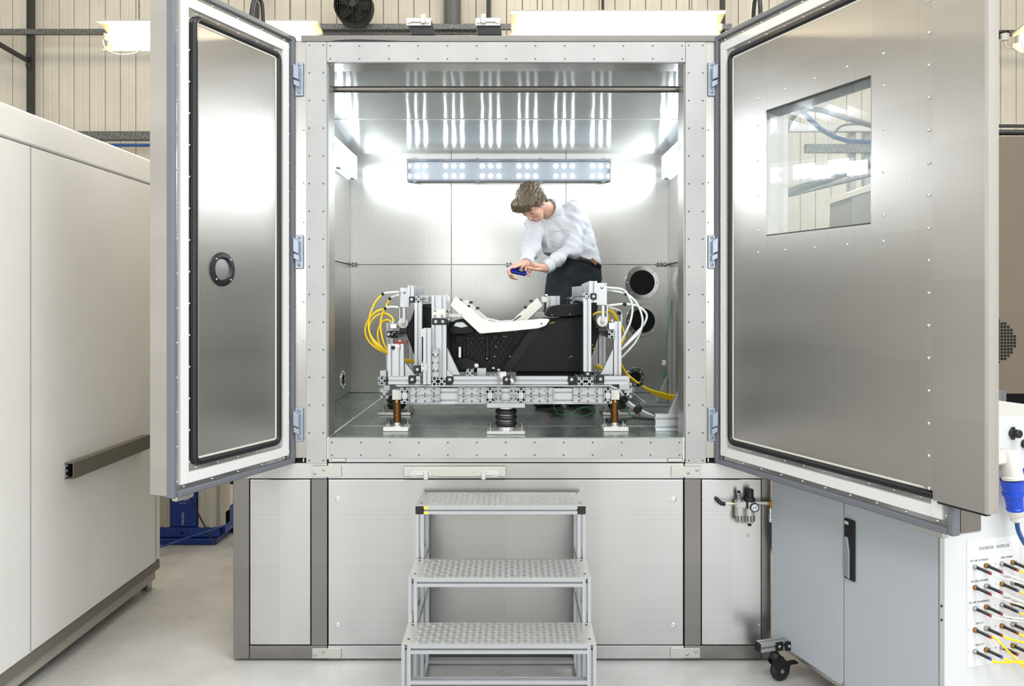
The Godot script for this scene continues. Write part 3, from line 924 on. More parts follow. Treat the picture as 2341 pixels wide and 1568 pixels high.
		for q in [[0.0, 0.0], [0.02, 0.10], [0.055, 0.155], [0.10, 0.16], [0.135, 0.12], [0.15, 0.0]]:
			var sgn := 1.0
			lp.append(Vector3(hx + q[0] * sgn * 0.55, y1 - 0.01 + q[1], -0.09 + 0.1 * q[0]))
		part("cable_loop", MB.new().tube(lp, 0.012, 8, 5), M.black_rubber, d)

# ---------------------------------------------------------------- LED lamps in the chamber
func build_chamber_lamps() -> void:
	var led := glow("led_glow", Color(0.96, 0.98, 1.0), 7.0)
	glow("lamp_side_glow", Color(0.93, 0.96, 1.0), 0.9)  # tray and rim glow stands in for LED light scattered in the side covers
	var pan := mat("led_tray", Color(0.64, 0.66, 0.69), 0.4, 0.3)
	var rim := mat("lamp_rim", Color(0.50, 0.52, 0.55), 0.3, 0.2)
	var L := at(930, 0, 6.33).x
	var R := at(1397, 0, 6.33).x
	var w: float = R - L
	var h := 0.175
	var spots := [[Vector3((L + R) / 2, at(0, 390, 6.36).y, REAR), 0.0, "long LED lamp on the rear lining with two rows of bright dots"], [Vector3(-1.285, at(0, 390, 6.36).y, -1.13), PI / 2, "long LED lamp along the left lining, seen end on"], [Vector3(1.243, at(0, 390, 6.36).y, -1.13), -PI / 2, "long LED lamp along the right lining, seen end on"]]
	for sp in spots:
		var o := thing("strip_lamp", sp[2], "lamp", sp[0], sp[1], "LED strip lamps in the chamber")
		part("housing", MB.new().box(Vector3(0, 0, 0.02), Vector3(w - 0.02, h - 0.02, 0.03), 0.008), pan, o)
		part("tray", MB.new().box(Vector3(0, 0, 0.037), Vector3(w - 0.05, h - 0.04, 0.004), 0.001), M.lamp_side_glow if sp[1] != 0.0 else pan, o)
		for k in 2:
			for i in 18:
				var x: float = ((i / 3) - 2.5) * 0.2905 + ((i % 3) - 1) * 0.066
				var y := 0.039 if k == 0 else -0.041
				part("led", MB.new().lathe([Vector2(0.019, 0.0), Vector2(0.018, 0.007), Vector2(0.012, 0.012), Vector2(0, 0.014)], 12, Transform3D(Basis(Vector3.RIGHT, PI / 2), Vector3(x, y, 0.039))), led, o)
		# clear cover: an open-backed tray of thin sheet
		var cv := MB.new()
		var z1 := 0.085
		cv.quad(Vector3(-w / 2, -h / 2, z1), Vector3(w / 2, -h / 2, z1), Vector3(w / 2, h / 2, z1), Vector3(-w / 2, h / 2, z1), Vector3.BACK, Vector3.BACK, Vector3.BACK, Vector3.BACK, Transform3D())
		part("clear_cover", cv, M.lamp_cover, o)
		part("cover_rim", MB.new().span(Vector3(-w / 2, -h / 2, 0.005), Vector3(-w / 2 + 0.012, h / 2, z1 + 0.001), 0.004).span(Vector3(w / 2 - 0.012, -h / 2, 0.005), Vector3(w / 2, h / 2, z1 + 0.001), 0.004).span(Vector3(-w / 2, h / 2 - 0.008, 0.005), Vector3(w / 2, h / 2, z1 + 0.001), 0.003).span(Vector3(-w / 2, -h / 2, 0.005), Vector3(w / 2, -h / 2 + 0.008, z1 + 0.001), 0.003), M.lamp_side_glow if sp[1] != 0.0 else rim, o)
		for k in 4:
			part("clip", MB.new().box(Vector3(lerpf(-w / 2 + 0.06, w / 2 - 0.06, k / 3.0), -h / 2 - 0.004, 0.06), Vector3(0.03, 0.012, 0.03), 0.003), M.zinc, o)
			part("clip", MB.new().box(Vector3(lerpf(-w / 2 + 0.06, w / 2 - 0.06, k / 3.0), h / 2 + 0.004, 0.06), Vector3(0.03, 0.012, 0.03), 0.003), M.zinc, o)
		if sp[1] == 0.0:
			for i in 18:
				var x: float = ((i / 3) - 2.5) * 0.2905 + ((i % 3) - 1) * 0.066
				area("light", Vector3(x, 0, 0.092), Vector3.BACK, Vector2(0.014, 0.11), Color(0.95, 0.98, 1.0), 0.034, o)
		else:
			for i in 6:
				area("light", Vector3((i - 2.5) * 0.2905, 0, 0.092), Vector3.BACK, Vector2(0.16, 0.11), Color(0.95, 0.98, 1.0), 0.225, o)

# ---------------------------------------------------------------- fluorescent battens in the hall
func build_battens() -> void:
	var tube := glow("tube_glow", Color(1.0, 0.90, 0.70), 12.0)
	for q in [[240, 735, 88, 6.9, 0.0, "lit fluorescent batten at the upper left, half hidden by the narrow left door", 1.0], [1168, 1650, 66, 6.9, 0.0, "brightest fluorescent batten, lit above the right half of the chamber roof", 1.8], [2322, 2800, 92, 6.9, 0.0, "lit fluorescent batten cut off by the upper right picture edge", 1.0]]:
		var a := at(q[0], q[2], q[3])
		var b := at(q[1], q[2], q[3])
		var w := b.x - a.x
		var o := thing("fluorescent_batten", q[5], "lamp", (a + b) / 2, 0.0, "fluorescent battens on the back rails")
		var back := MB.new()
		var prof := PackedVector2Array([Vector2(0.14, 0.10), Vector2(0.14, 0.112), Vector2(-0.05, 0.075), Vector2(-0.06, -0.05), Vector2(0.05, -0.125), Vector2(0.06, -0.125), Vector2(-0.045, -0.045), Vector2(-0.038, 0.063)])
		back.prism(prof, -w / 2, w / 2, Transform3D(Basis(Vector3(0, 0, 1), Vector3(0, 1, 0), Vector3(-1, 0, 0)), Vector3.ZERO))
		part("reflector", back, M.machine_cream, o)
		for s in [-1, 1]:
			part("end_bracket", MB.new().box(Vector3(s * (w / 2 - 0.01), 0.01, 0.0), Vector3(0.025, 0.06, 0.06), 0.006), M.machine_cream, o)
		for yy in [0.035, -0.025]:
			part("lamp_tube", MB.new().rod(Vector3(-w / 2 + 0.05, yy, 0.03), Vector3(w / 2 - 0.05, yy, 0.03), 0.019, 12), tube, o)
		var lp := []
		for p in [[-w / 2 + 0.01, -0.03], [-w / 2 + 0.04, -0.11], [-w / 2 + 0.14, -0.155], [-w / 2 + 0.27, -0.15], [-w / 2 + 0.33, -0.115]]:
			lp.append(Vector3(p[0], p[1], 0.06))
		part("flex", MB.new().tube(lp, 0.006, 6, 4), M.trim_cream, o)
		for s in [-1, 1]:
			part("hanger", MB.new().rod(Vector3(s * w * 0.35, 0.07, -0.03), Vector3(s * w * 0.35, 7.5 - o.position.y, -0.03), 0.006, 6), M.galvanised, o)
		area("light", Vector3(0, 0.0, 0.075), Vector3(0, -0.25, 1), Vector2(w - 0.1, 0.1), Color(1.0, 0.94, 0.82), 7.0 * q[6], o)

# ---------------------------------------------------------------- lettering
func letters(called: String, text: String, h: float, parent: Node, where: Transform3D, m: Material, center := true) -> void:
	var f := SystemFont.new()
	f.font_names = PackedStringArray(["Droid Sans"])
	var t := TextMesh.new()
	t.text = text
	t.font = f
	t.font_size = 32
	t.pixel_size = h / 23.0
	t.depth = 0.0006
	t.curve_step = 2.0
	t.horizontal_alignment = HORIZONTAL_ALIGNMENT_CENTER if center else HORIZONTAL_ALIGNMENT_LEFT
	var o := MeshInstance3D.new()
	o.name = called
	o.mesh = t
	o.material_override = m
	parent.add_child(o, true)
	o.transform = where

# T-slot outline of a profile S wide (in x) and N cells tall (in y)
func slot_outline(s: float, cells := 1) -> PackedVector2Array:
	var h := s / 2.0
	var H := s * cells / 2.0
	var p := PackedVector2Array()
	var notch := [Vector2(-0.125, 0), Vector2(-0.125, 0.11), Vector2(-0.235, 0.11), Vector2(-0.235, 0.18), Vector2(-0.12, 0.31), Vector2(0.12, 0.31), Vector2(0.235, 0.18), Vector2(0.235, 0.11), Vector2(0.125, 0.11), Vector2(0.125, 0)]
	p.append(Vector2(-h, H))
	for q in notch: p.append(Vector2(q.x * s, H - q.y * s))
	p.append(Vector2(h, H))
	for c in cells:
		var y := H - s * (c + 0.5)
		for q in notch: p.append(Vector2(h - q.y * s, y - q.x * s))
	p.append(Vector2(h, -H))
	for q in notch: p.append(Vector2(-q.x * s, -H + q.y * s))
	p.append(Vector2(-h, -H))
	for c in cells:
		var y := -H + s * (c + 0.5)
		for q in notch: p.append(Vector2(-h + q.y * s, y + q.x * s))
	return p

# aluminium profile from A to B; UPWARD is the direction of its tall side
func profile(a: Vector3, b: Vector3, s: float, cells := 1, upward := Vector3.UP, ends := true) -> MB:
	var z := (b - a).normalized()
	if absf(z.dot(upward)) > 0.9:
		upward = Vector3.BACK
	var y := (upward - z * z.dot(upward)).normalized()
	var x := y.cross(z)
	var m := MB.new()
	var t := Transform3D(Basis(x, y, z), a)
	var L := a.distance_to(b)
	m.prism(slot_outline(s, cells), 0, L, t)
	return m

# near-black discs standing in for the shaded hollows of a cut profile end
func profile_bores(a: Vector3, b: Vector3, s: float, cells := 1, upward := Vector3.UP) -> MB:
	var z := (b - a).normalized()
	if absf(z.dot(upward)) > 0.9:
		upward = Vector3.BACK
	var y := (upward - z * z.dot(upward)).normalized()
	var x := y.cross(z)
	var m := MB.new()
	for c in cells:
		var o := a + y * (s * (cells - 1) / 2.0 - s * c)
		for q in [[0.0, 0.0, 0.085], [0.37, 0.37, 0.075], [-0.37, 0.37, 0.075], [0.37, -0.37, 0.075], [-0.37, -0.37, 0.075]]:
			m.lathe([Vector2(q[2] * s, 0.0), Vector2(q[2] * s, 0.0006), Vector2(0, 0.0006)], 8, Transform3D(Basis(x, -z, y), o + x * q[0] * s + y * q[1] * s))
	return m

# ---------------------------------------------------------------- white walk-in store at the left
func build_left_store() -> void:
	var c := thing("walk_in_store", "tall white panelled walk-in store with a grey plinth, nearest at the left", "chamber", Vector3(-2.37, 0, 0))
	var zf := -1.13
	var zn := 2.6
	var w := -2.2
	part("core", MB.new().span(Vector3(w, 0.19, zf + 0.01), Vector3(-0.02, 2.66, zn)), M.white_panel, c)
	var ed: Array = [zf + 0.075, 0.335, 1.45, zn]
	for i in 3:
		part("side_panel", MB.new().span(Vector3(-0.04, 0.19, ed[i] + 0.003), Vector3(0, 2.685, ed[i + 1] - 0.003), 0.005), M.white_panel, c)
	part("corner_strip", MB.new().span(Vector3(-0.06, 0.19, zf), Vector3(-0.001, 2.685, zf + 0.07), 0.012), M.white_panel, c)
	part("joint_strip", MB.new().span(Vector3(-0.02, 0.19, zf + 0.069), Vector3(0.001, 2.68, zf + 0.077), 0.001), M.white_board, c)
	part("joint_strip", MB.new().span(Vector3(-0.02, 0.19, 0.333), Vector3(0.0015, 2.68, 0.339), 0.001), M.white_board, c)
	part("roof_cap", MB.new().span(Vector3(w, 2.69, zf - 0.004), Vector3(0.004, 2.85, zn), 0.012), M.white_panel, c)
	part("plinth", MB.new().span(Vector3(w, 0.126, zf + 0.004), Vector3(-0.004, 0.188, zn), 0.003), M.plinth, c)
	part("base_rail", MB.new().span(Vector3(w, 0.055, zf + 0.012), Vector3(-0.03, 0.124, zn), 0.003), M.plinth_light, c)
	for z in [zf + 0.06, 0.5, 2.0]:
		part("foot", MB.new().span(Vector3(-0.09, 0.0, z - 0.03), Vector3(-0.045, 0.056, z + 0.03), 0.003), M.zinc, c)
	part("under_shade", MB.new().span(Vector3(w + 0.1, 0.0, zf + 0.3), Vector3(-0.25, 0.055, zn - 0.1)), M.gap, c)  # near-black block stands in for the shadow below the base rail
	var hd := node("handrail", c, Vector3(0.0, 1.025, 0.0))
	var za := 4.3 - 5.17
	var zb := 4.3 - 4.26
	var pr := PackedVector2Array([Vector2(0, -0.043), Vector2(0.05, -0.043), Vector2(0.05, 0.043), Vector2(0, 0.043), Vector2(0, 0.038), Vector2(0.045, 0.038), Vector2(0.045, -0.038), Vector2(0, -0.038)])
	part("channel", MB.new().prism(pr, za, zb), M.olive_paint, hd)
	part("liner", MB.new().span(Vector3(0.001, -0.037, za + 0.01), Vector3(0.012, 0.037, zb - 0.012)), M.gap, hd)
	for yy in [-0.028, 0.0, 0.028]:
		part("tooth", MB.new().span(Vector3(0.004, yy - 0.004, zb - 0.014), Vector3(0.016, yy + 0.004, zb - 0.004)), M.zinc, hd)

# ---------------------------------------------------------------- machines and lines behind the chamber
func build_backstage() -> void:
	# blue and cream air dryer seen between the store and the chamber
	var d := 6.35
	var k := d / FOCAL
	var o := at(430, 1245, d)
	o.y = 0.0
	var dr := thing("air_dryer", "blue and cream air dryer standing between the white store and the chamber", "machine", o)
	var P := func(px: float, py: float) -> Vector3: return at(px, py, d) - o
	part("base", MB.new().span(Vector3(P.call(330, 0).x, 0.0, -0.45), Vector3(P.call(494, 0).x, P.call(0, 1231).y, 0.0), 0.012), M.machine_blue, dr)
	part("base_flange", MB.new().span(Vector3(P.call(330, 0).x, P.call(0, 1230).y, -0.4), Vector3(P.call(495, 0).x, P.call(0, 1207).y, -0.015), 0.008), M.machine_blue, dr)
	for px in [414.0, 469.0]:
		part("lifting_hole", MB.new().lathe([Vector2(0.012, 0), Vector2(0.012, 0.002), Vector2(0, 0.002)], 14, Transform3D(Basis(Vector3.RIGHT, PI / 2), Vector3(P.call(px, 0).x, P.call(0, 1219).y, -0.0145))), M.gap, dr)
	var tank := part("front_cover", MB.new().span(Vector3(P.call(386, 0).x, P.call(0, 1207).y, -0.2), Vector3(P.call(447, 0).x, 1.7, -0.02), 0.01), M.machine_blue, dr)
	letters("cover_lettering", "KER", 0.012, dr, Transform3D(Basis(), Vector3(P.call(420.5, 0).x, P.call(0, 1145).y, -0.0195)), M.plastic_light)
	letters("cover_lettering", "FILTRATION", 0.007, dr, Transform3D(Basis(), Vector3(P.call(415, 0).x, P.call(0, 1152).y, -0.0195)), M.plastic_light)
	letters("cover_lettering", "PNEUDRI", 0.017, dr, Transform3D(Basis(Vector3.BACK, PI / 2), Vector3(P.call(416, 0).x, P.call(0, 1187).y, -0.0195)), M.plastic_light)
	part("cover_label", MB.new().box(Vector3(P.call(424, 0).x, P.call(0, 1136).y, -0.018), Vector3(0.045, 0.05, 0.002)), M.machine_cream, dr)
	for q in [[352.0, 384.0], [449.0, 492.0], [493.0, 505.0]]:
		var x0: float = P.call(q[0], 0).x
		var x1: float = P.call(q[1], 0).x
		var po := PackedVector2Array()
		po.append(Vector2(x0, -0.2))
		for i in 13:
			var x := lerpf(x0, x1, i / 12.0)
			po.append(Vector2(x, -0.035 + 0.02 * (0.5 - 0.5 * cos(TAU * i / 6.0))))
		po.append(Vector2(x1, -0.2))
		part("column", MB.new().prism(po, -1.7, -P.call(0, 1207).y, Transform3D(Basis(Vector3.RIGHT, PI / 2), Vector3.ZERO), 0.0, 0.6), M.machine_cream, dr)
	part("side_frame", MB.new().span(Vector3(P.call(495, 0).x, 0.06, -0.42), Vector3(P.call(505, 0).x, 0.24, -0.1), 0.005), M.machine_blue, dr)
	part("foot", MB.new().span(Vector3(P.call(497, 0).x, 0.0, -0.42), Vector3(P.call(507, 0).x, 0.07, -0.34), 0.005), M.machine_blue, dr)
	var rope := []
	for q in [[434, 1128, 6.3], [450, 1168, 6.28], [470, 1206, 6.26], [486, 1235, 6.25], [489, 1241, 6.25], [495, 1242, 6.25]]:
		rope.append(at(q[0], q[1], q[2]))
	whole("black_cable", MB.new().tube(rope, 0.006, 6, 4), M.black_rubber, "thin black cable slanting down in front of the blue air dryer", "cable")
	rope = []
	for q in [[340, 1256, 6.05], [390, 1243, 6.15], [430, 1228, 6.2], [480, 1213, 6.22], [520, 1199, 6.3], [560, 1188, 6.4]]:
		rope.append(at(q[0], q[1], q[2]))
	whole("blue_cable", MB.new().tube(rope, 0.0075, 6, 4), M.hose_blue, "dark blue cable strung low across the foot of the blue air dryer", "cable")
	var tk := at(541, 1150, 7.2)
	var tank2 := MB.new()
	tank2.lathe([Vector2(0, 0.3), Vector2(0.06, 0.3), Vector2(0.115, 0.42), Vector2(0.14, 0.7), Vector2(0.14, 1.9), Vector2(0, 1.95)], 20)
	for i in 3:
		tank2.rod(Vector3(cos(i * 2.1) * 0.1, 0, sin(i * 2.1) * 0.1), Vector3(cos(i * 2.1) * 0.1, 0.5, sin(i * 2.1) * 0.1), 0.012, 6)
	whole("black_tank", tank2, M.black, "dark rounded vessel half hidden behind the left corner of the chamber base", "tank").position = Vector3(tk.x, 0, tk.z)
	var red := []
	for q in [[505, 1148, 6.9], [510, 1160, 6.9], [520, 1173, 6.9], [532, 1178, 6.9], [545, 1190, 6.9], [560, 1201, 6.9]]:
		red.append(at(q[0], q[1], q[2]))
	whole("red_wire", MB.new().tube(red, 0.004, 5, 4), M.red, "thin red wire hanging beside the dark vessel", "wire")
	# brown machine cabinet with a grille, behind the edge of the wide door
	var mo := at(2200, 690, 5.25)
	mo.y = 0
	var mc := thing("machine_cabinet", "big beige brown cabinet with a round grille, behind the wide right door", "cabinet", mo)
	var my0 := at(0, 901, 5.25).y
	var my1 := at(0, 311, 5.25).y
	part("body", MB.new().span(Vector3(0, my0, -0.85), Vector3(1.5, my1, 0), 0.008), M.machine_brown, mc)
	part("recess", MB.new().span(Vector3(0.02, 0.0, -0.83), Vector3(1.48, my0, -0.12)), M.gap, mc)  # solid near-black block fills the dark gap below the body
	var gr := node("grille", mc, at(2272, 780, 5.25) - mo)
	var pitch := 7.3 * 5.25 / FOCAL
	for i in range(-6, 7):
		for j in range(-7, 7):
			var gx := (i + 0.5) * pitch
			var gy := (j + 0.5) * pitch
			if Vector2(gx, gy).length() < 49.0 * 5.25 / FOCAL and gx > -0.16:
				part("hole", MB.new().box(Vector3(gx, gy, 0.0005), Vector3(pitch * 0.8, pitch * 0.8, 0.001)), M.gap, gr)  # flat near-black squares, their depth only in the colour
	var cd := MB.new()
	var ya := at(0, 301, 5.3).y
	var pts := []
	cd.lathe(ribbed(0.020, 0.0028, 1.3, 0.011), 12, Transform3D(Basis(Vector3.BACK, -PI / 2), Vector3(mo.x + 0.1, my1 + 0.032, mo.z - 0.04)))
	whole("black_conduit", cd, M.black_rubber, "black corrugated conduit lying along the top of the brown cabinet", "conduit")
	whole("tray_rail", MB.new().box(Vector3(mo.x + 0.8, at(0, 288, 6.2).y, 4.3 - 6.2), Vector3(1.6, 0.022, 0.04), 0.003), M.dark_paint, "thin dark rail above the black conduit at the right", "rail")
	whole("stub_pipe", MB.new().lathe([Vector2(0.04, 0.0), Vector2(0.04, 1.44), Vector2(0.036, 1.445), Vector2(0, 1.445)], 16), M.pipe_grey, "short grey stub standing behind the top of the control cabinet", "pipe").position = Vector3(at(2281, 0, 4.35).x, 0, 4.3 - 4.35)
	# plant seen through the square window
	var hz := []
	for q in [[1795, 190, 5.3], [1824, 240, 5.4], [1850, 272, 5.5], [1878, 296, 5.6], [1905, 312, 5.7], [1940, 323, 5.75], [1990, 325, 5.8], [2060, 318, 5.88], [2100, 322, 5.9]]:
		hz.append(at(q[0], q[1], q[2]))
	var hm := MB.new()
	hm.tube(hz, 0.0135, 8, 6)
	for i in range(0, 90):
		var f := i / 90.0 * (hz.size() - 1)
		var j := int(f)
		var p: Vector3 = hz[j].lerp(hz[j + 1], f - j)
		var dn: Vector3 = (hz[j + 1] - hz[j]).normalized()
		hm.tube([p - dn * 0.003, p + dn * 0.003], 0.017, 8)
	whole("ribbed_hose", hm, M.hose_blue, "blue grey ribbed hose sagging behind the square door window", "hose")
	for q in [[[1788, 350, 6.6], [1797, 300, 6.6], [1812, 268, 6.6], [1840, 250, 6.6], [1876, 252, 6.6], [1935, 270, 6.6], [2010, 292, 6.6]], [[1905, 318, 6.9], [1912, 298, 6.9], [1930, 286, 6.9], [1965, 284, 6.9], [2005, 290, 6.9]]]:
		var pp := []
		for e in q: pp.append(at(e[0], e[1], e[2]))
		whole("hoop_pipe", MB.new().tube(pp, 0.022 if q.size() == 7 else 0.010, 10, 6), M.pipe_grey, "wide grey bent hoop pipe behind the square door window" if q.size() == 7 else "thin grey bent pipe below the wide hoop behind the window", "pipe")
	var pl := thing("pipe_rack", "grey steel pipe rack with slanted rails, behind the square door window", "rack", Vector3(at(1945, 0, 7.4).x, 0, 4.3 - 7.4))
	var O := pl.position
	for px in [1793.0, 1947.0, 1980.0]:
		var b := at(px, 0, 7.4) - O
		part("upright", MB.new().span(Vector3(b.x - 0.028, 0, -0.03), Vector3(b.x + 0.028, 3.75 if px < 1800 else at(0, 290, 7.4).y, 0.03), 0.004), M.zinc, pl)
	part("beam", MB.new().span(at(1770, 302, 7.3) - O + Vector3(0, 0, -0.03), at(2040, 288, 7.3) - O + Vector3(0, 0, 0.03), 0.004), M.cast, pl)
	part("beam", MB.new().span(at(1840, 350, 7.3) - O + Vector3(0, 0, -0.02), at(2040, 330, 7.3) - O + Vector3(0, 0, 0.02), 0.004), M.galvanised, pl)
	for q in [[1690, 478, 6.6, 2060, 352, 6.3, 0.032], [1780, 452, 6.7, 2060, 382, 6.5, 0.018]]:
		part("slanted_rail", MB.new().rod(at(q[0], q[1], q[2]) - O, at(q[3], q[4], q[5]) - O, q[6], 8), M.dark_paint if q[6] > 0.02 else M.galvanised, pl)
	whole("white_riser", MB.new().rod(Vector3(at(1897, 0, 8.2).x, at(0, 295, 8.2).y - 0.6, 4.3 - 8.2), Vector3(at(1897, 0, 8.2).x, 7.45, 4.3 - 8.2), 0.019, 10), M.plastic_light, "thin white pipe rising up the cladding behind the square window", "pipe")
	var ol := thing("olive_machine", "olive grey machine housing with a sloping cream top, low behind the square window", "machine", Vector3(at(1960, 0, 5.9).x, 0, 4.3 - 5.9))
	O = ol.position
	var a := at(1946, 445, 5.9) - O
	var b2 := at(2020, 420, 5.9) - O
	part("housing", MB.new().prism(PackedVector2Array([Vector2(at(1930, 0, 5.9).x - O.x, 0), Vector2(at(2030, 0, 5.9).x - O.x, 0), Vector2(b2.x, b2.y - 0.02), Vector2(a.x, a.y - 0.02)]), -0.4, 0.0, Transform3D(), 0.006), M.olive_paint, ol)
	part("sloping_top", MB.new().prism(PackedVector2Array([Vector2(a.x - 0.03, a.y - 0.025), Vector2(b2.x, b2.y - 0.025), Vector2(b2.x, b2.y + 0.03), Vector2(a.x - 0.03, a.y + 0.01)]), -0.42, 0.02, Transform3D(), 0.004), M.machine_cream, ol)

func ribbed(r: float, d: float, length: float, pitch: float) -> Array:
	var p := [Vector2(0, 0)]
	var n := int(length / pitch)
	for i in n:
		p.append(Vector2(r - d, i * pitch))
		p.append(Vector2(r, i * pitch + pitch * 0.3))
		p.append(Vector2(r, i * pitch + pitch * 0.7))
		p.append(Vector2(r - d, i * pitch + pitch * 0.95))
	p.append(Vector2(0, length))
	return p

# ---------------------------------------------------------------- grey control cabinet at the right
func build_control_cabinet() -> void:
	var c := thing("control_cabinet", "light grey two-door control cabinet on castors, with a panel of air sockets at its side", "cabinet", Vector3(1.3685, 0, 0.05))
	c.transform.basis = Basis(Vector3(0.958, 0, -0.287), Vector3.UP, Vector3(0.287, 0, 0.958))
	var L := 1.121
	var top := 1.452
	part("carcass", MB.new().span(Vector3(0.02, 0.15, 0.0), Vector3(0.78, top, L), 0.004), M.cabinet_light, c)
	part("base_frame", MB.new().span(Vector3(0.035, 0.10, 0.02), Vector3(0.75, 0.15, L - 0.01), 0.003), M.alu_worn, c)
	for q in [[0.0, 0.557], [0.563, L - 0.012]]:
		var po := PackedVector2Array()
		var r := 0.03
		for k in 4:
			var cx: float = q[0] + r if k == 1 or k == 2 else q[1] - r
			var cy := top - 0.012 - r if k < 2 else 0.142 + r
			for j in 4:
				var f := PI / 2 * (k + j / 3.0)
				po.append(Vector2(cx + cos(f) * r, cy + sin(f) * r))
		var dn := node("door", c)
		part("door_leaf", MB.new().prism(po, -0.02, 0.0, Transform3D(Basis(Vector3(0, 0, 1), Vector3.UP, Vector3(-1, 0, 0)), Vector3(0.0, 0, 0)), 0.004), M.cabinet_grey, dn)
		if q[0] > 0.3:
			var hd := MB.new()
			hd.span(Vector3(-0.012, 0.655, 0.577), Vector3(0.0, 0.93, 0.643), 0.004)
			part("handle_recess", hd, M.black, dn)
			var lv := PackedVector2Array([Vector2(0.582, 0.672), Vector2(0.622, 0.664), Vector2(0.622, 0.79), Vector2(0.610, 0.85), Vector2(0.582, 0.85)])
			part("handle_lever", MB.new().prism(lv, 0.0, 0.012, Transform3D(Basis(Vector3(0, 0, 1), Vector3.UP, Vector3(-1, 0, 0)), Vector3(-0.012, 0, 0)), 0.003), M.alu_plate, dn)
			part("handle_badge", MB.new().box(Vector3(-0.0135, 0.912, 0.597), Vector3(0.002, 0.014, 0.024)), M.plastic_light, dn)
	part("corner_edge", MB.new().span(Vector3(-0.001, 0.142, L - 0.010), Vector3(0.02, top, L + 0.001), 0.003), M.alu_plate, c)
	for yy in [0.665, 0.72]:
		part("edge_screw", dots([Vector3(0.005, yy, L + 0.001)], Vector3.BACK, 0.006, 0.003), M.black, c)
	# outrigger with its castor in front of the far corner
	var og := node("outrigger", c)
	var inv := c.transform.affine_inverse()
	var e0 := inv * at(1734, 1478, 4.08)
	var e1 := inv * at(1784, 1472, 4.10)
	e1 = e0 + Vector3(0.16, 0.0, 0.0)
	part("beam", profile(e0, e1, 0.045, 1), M.alu, og)
	part("end_cap", MB.new().box(e0 - Vector3(0.004, 0, 0), Vector3(0.008, 0.045, 0.045), 0.002), M.black, og)
	for k in 2:
		var br := part("corner_bracket", MB.new().box(e0 + Vector3(0.105 + 0.05 * k, -0.002, 0.024 + 0.01 * k), Vector3(0.042, 0.045, 0.012), 0.003), M.black, og)
		part("bolt", dots([e0 + Vector3(0.105 + 0.05 * k, -0.002, 0.03 + 0.01 * k)], Vector3.BACK, 0.009, 0.004, 10), M.zinc, br)
	for q in [[0, 0.055], [1, 0.70]]:
		var cn := node("castor", c)
		var hub: Vector3 = e0 + Vector3(0.075, 0, 0.0)
		if q[0] == 1:
			hub = Vector3(0.70, 0.1, L - 0.1)
		var by := 0.055
		var ax := Vector3(hub.x + 0.03, by, hub.z + 0.03)
		var wt := Transform3D(Basis(Vector3.RIGHT, PI / 2), ax)
		part("wheel", MB.new().lathe([Vector2(0.012, -0.014), Vector2(0.045, -0.013), Vector2(0.053, -0.008), Vector2(0.0545, 0.0), Vector2(0.053, 0.008), Vector2(0.045, 0.013), Vector2(0.012, 0.014)], 28, wt), M.black_rubber, cn)
		part("axle", MB.new().lathe([Vector2(0.011, -0.022), Vector2(0.011, 0.022), Vector2(0, 0.024)], 10, wt), M.zinc, cn)
		var fk := MB.new()
		var po := PackedVector2Array([Vector2(-0.055, 0.062), Vector2(0.012, 0.062), Vector2(0.05, 0.03), Vector2(0.045, 0.012), Vector2(0.012, -0.012), Vector2(-0.012, -0.008), Vector2(-0.06, 0.045)])
		for s in [-0.019, 0.016]:
			fk.prism(po, s, s + 0.004, Transform3D(Basis(), ax), 0.0)
		fk.box(ax + Vector3(-0.02, 0.064, 0), Vector3(0.07, 0.008, 0.04), 0.003)
		fk.lathe([Vector2(0.024, 0.0), Vector2(0.026, 0.012), Vector2(0.02, 0.025), Vector2(0, 0.025)], 16, Transform3D(Basis(), ax + Vector3(-0.03, 0.066, 0)))
		part("fork", fk, M.black, cn)
		part("brake_pedal", MB.new().box(ax + Vector3(0.075, 0.028, 0), Vector3(0.05, 0.012, 0.035), 0.005, Transform3D()), M.black, cn)
	# side panel: paper sheet with air sockets
	var zf := L + 0.0005
	var sh := part("output_sheet", MB.new().span(Vector3(0.131, 0.460, zf), Vector3(0.397, 0.968, zf + 0.0015)), M.paper, c)
	var rowy := [0.860, 0.7776, 0.6935, 0.608, 0.5217]
	var colx := [0.1676, 0.2239, 0.3048, 0.3612]
	var zt := zf + 0.0018
	var I := Basis()
	letters("sheet_lettering", "SOLENOID   OUTPUTS", 0.0115, sh, Transform3D(I, Vector3(0.268, 0.930, zt)), M.ink)
	var names := [["RIG ONE LEFT/RIGHT", "RIG2 THUMB"], ["RIG ONE UP/DOWN", "RIG3 L R"], ["RIG ONE THUMBWHEEL", "RIG3 U D"], ["RIG2 L R", "RIG3 THUMB"], ["RIG2 U D", ""]]
	for r in 5:
		letters("sheet_lettering", names[r][0], 0.0072, sh, Transform3D(I, Vector3(0.193, rowy[r] + 0.0235, zt)), M.ink)
		if names[r][1]:
			letters("sheet_lettering", names[r][1], 0.0072, sh, Transform3D(I, Vector3(0.333, rowy[r] + 0.0235, zt)), M.ink)
		for k in 4:
			letters("sheet_lettering", "%d%s" % [r + 1 + (5 if k > 1 else 0), "A" if k % 2 else ""], 0.006, sh, Transform3D(I, Vector3(colx[k] + (0.021 if k % 2 else -0.03), rowy[r] + 0.001, zt)), M.ink)
	# which socket carries what: c clear, y yellow, - nothing; ring red, blue or black
	var kinds := ["rc", "rc", "ry", "ry", "rc", "rc", "by", "by", "rc", "rc", "by", "by", "ry", "ry", "ry", "ry", "by", "by", "r-", "k-"]
	var blue: StandardMaterial3D = M.plug_blue
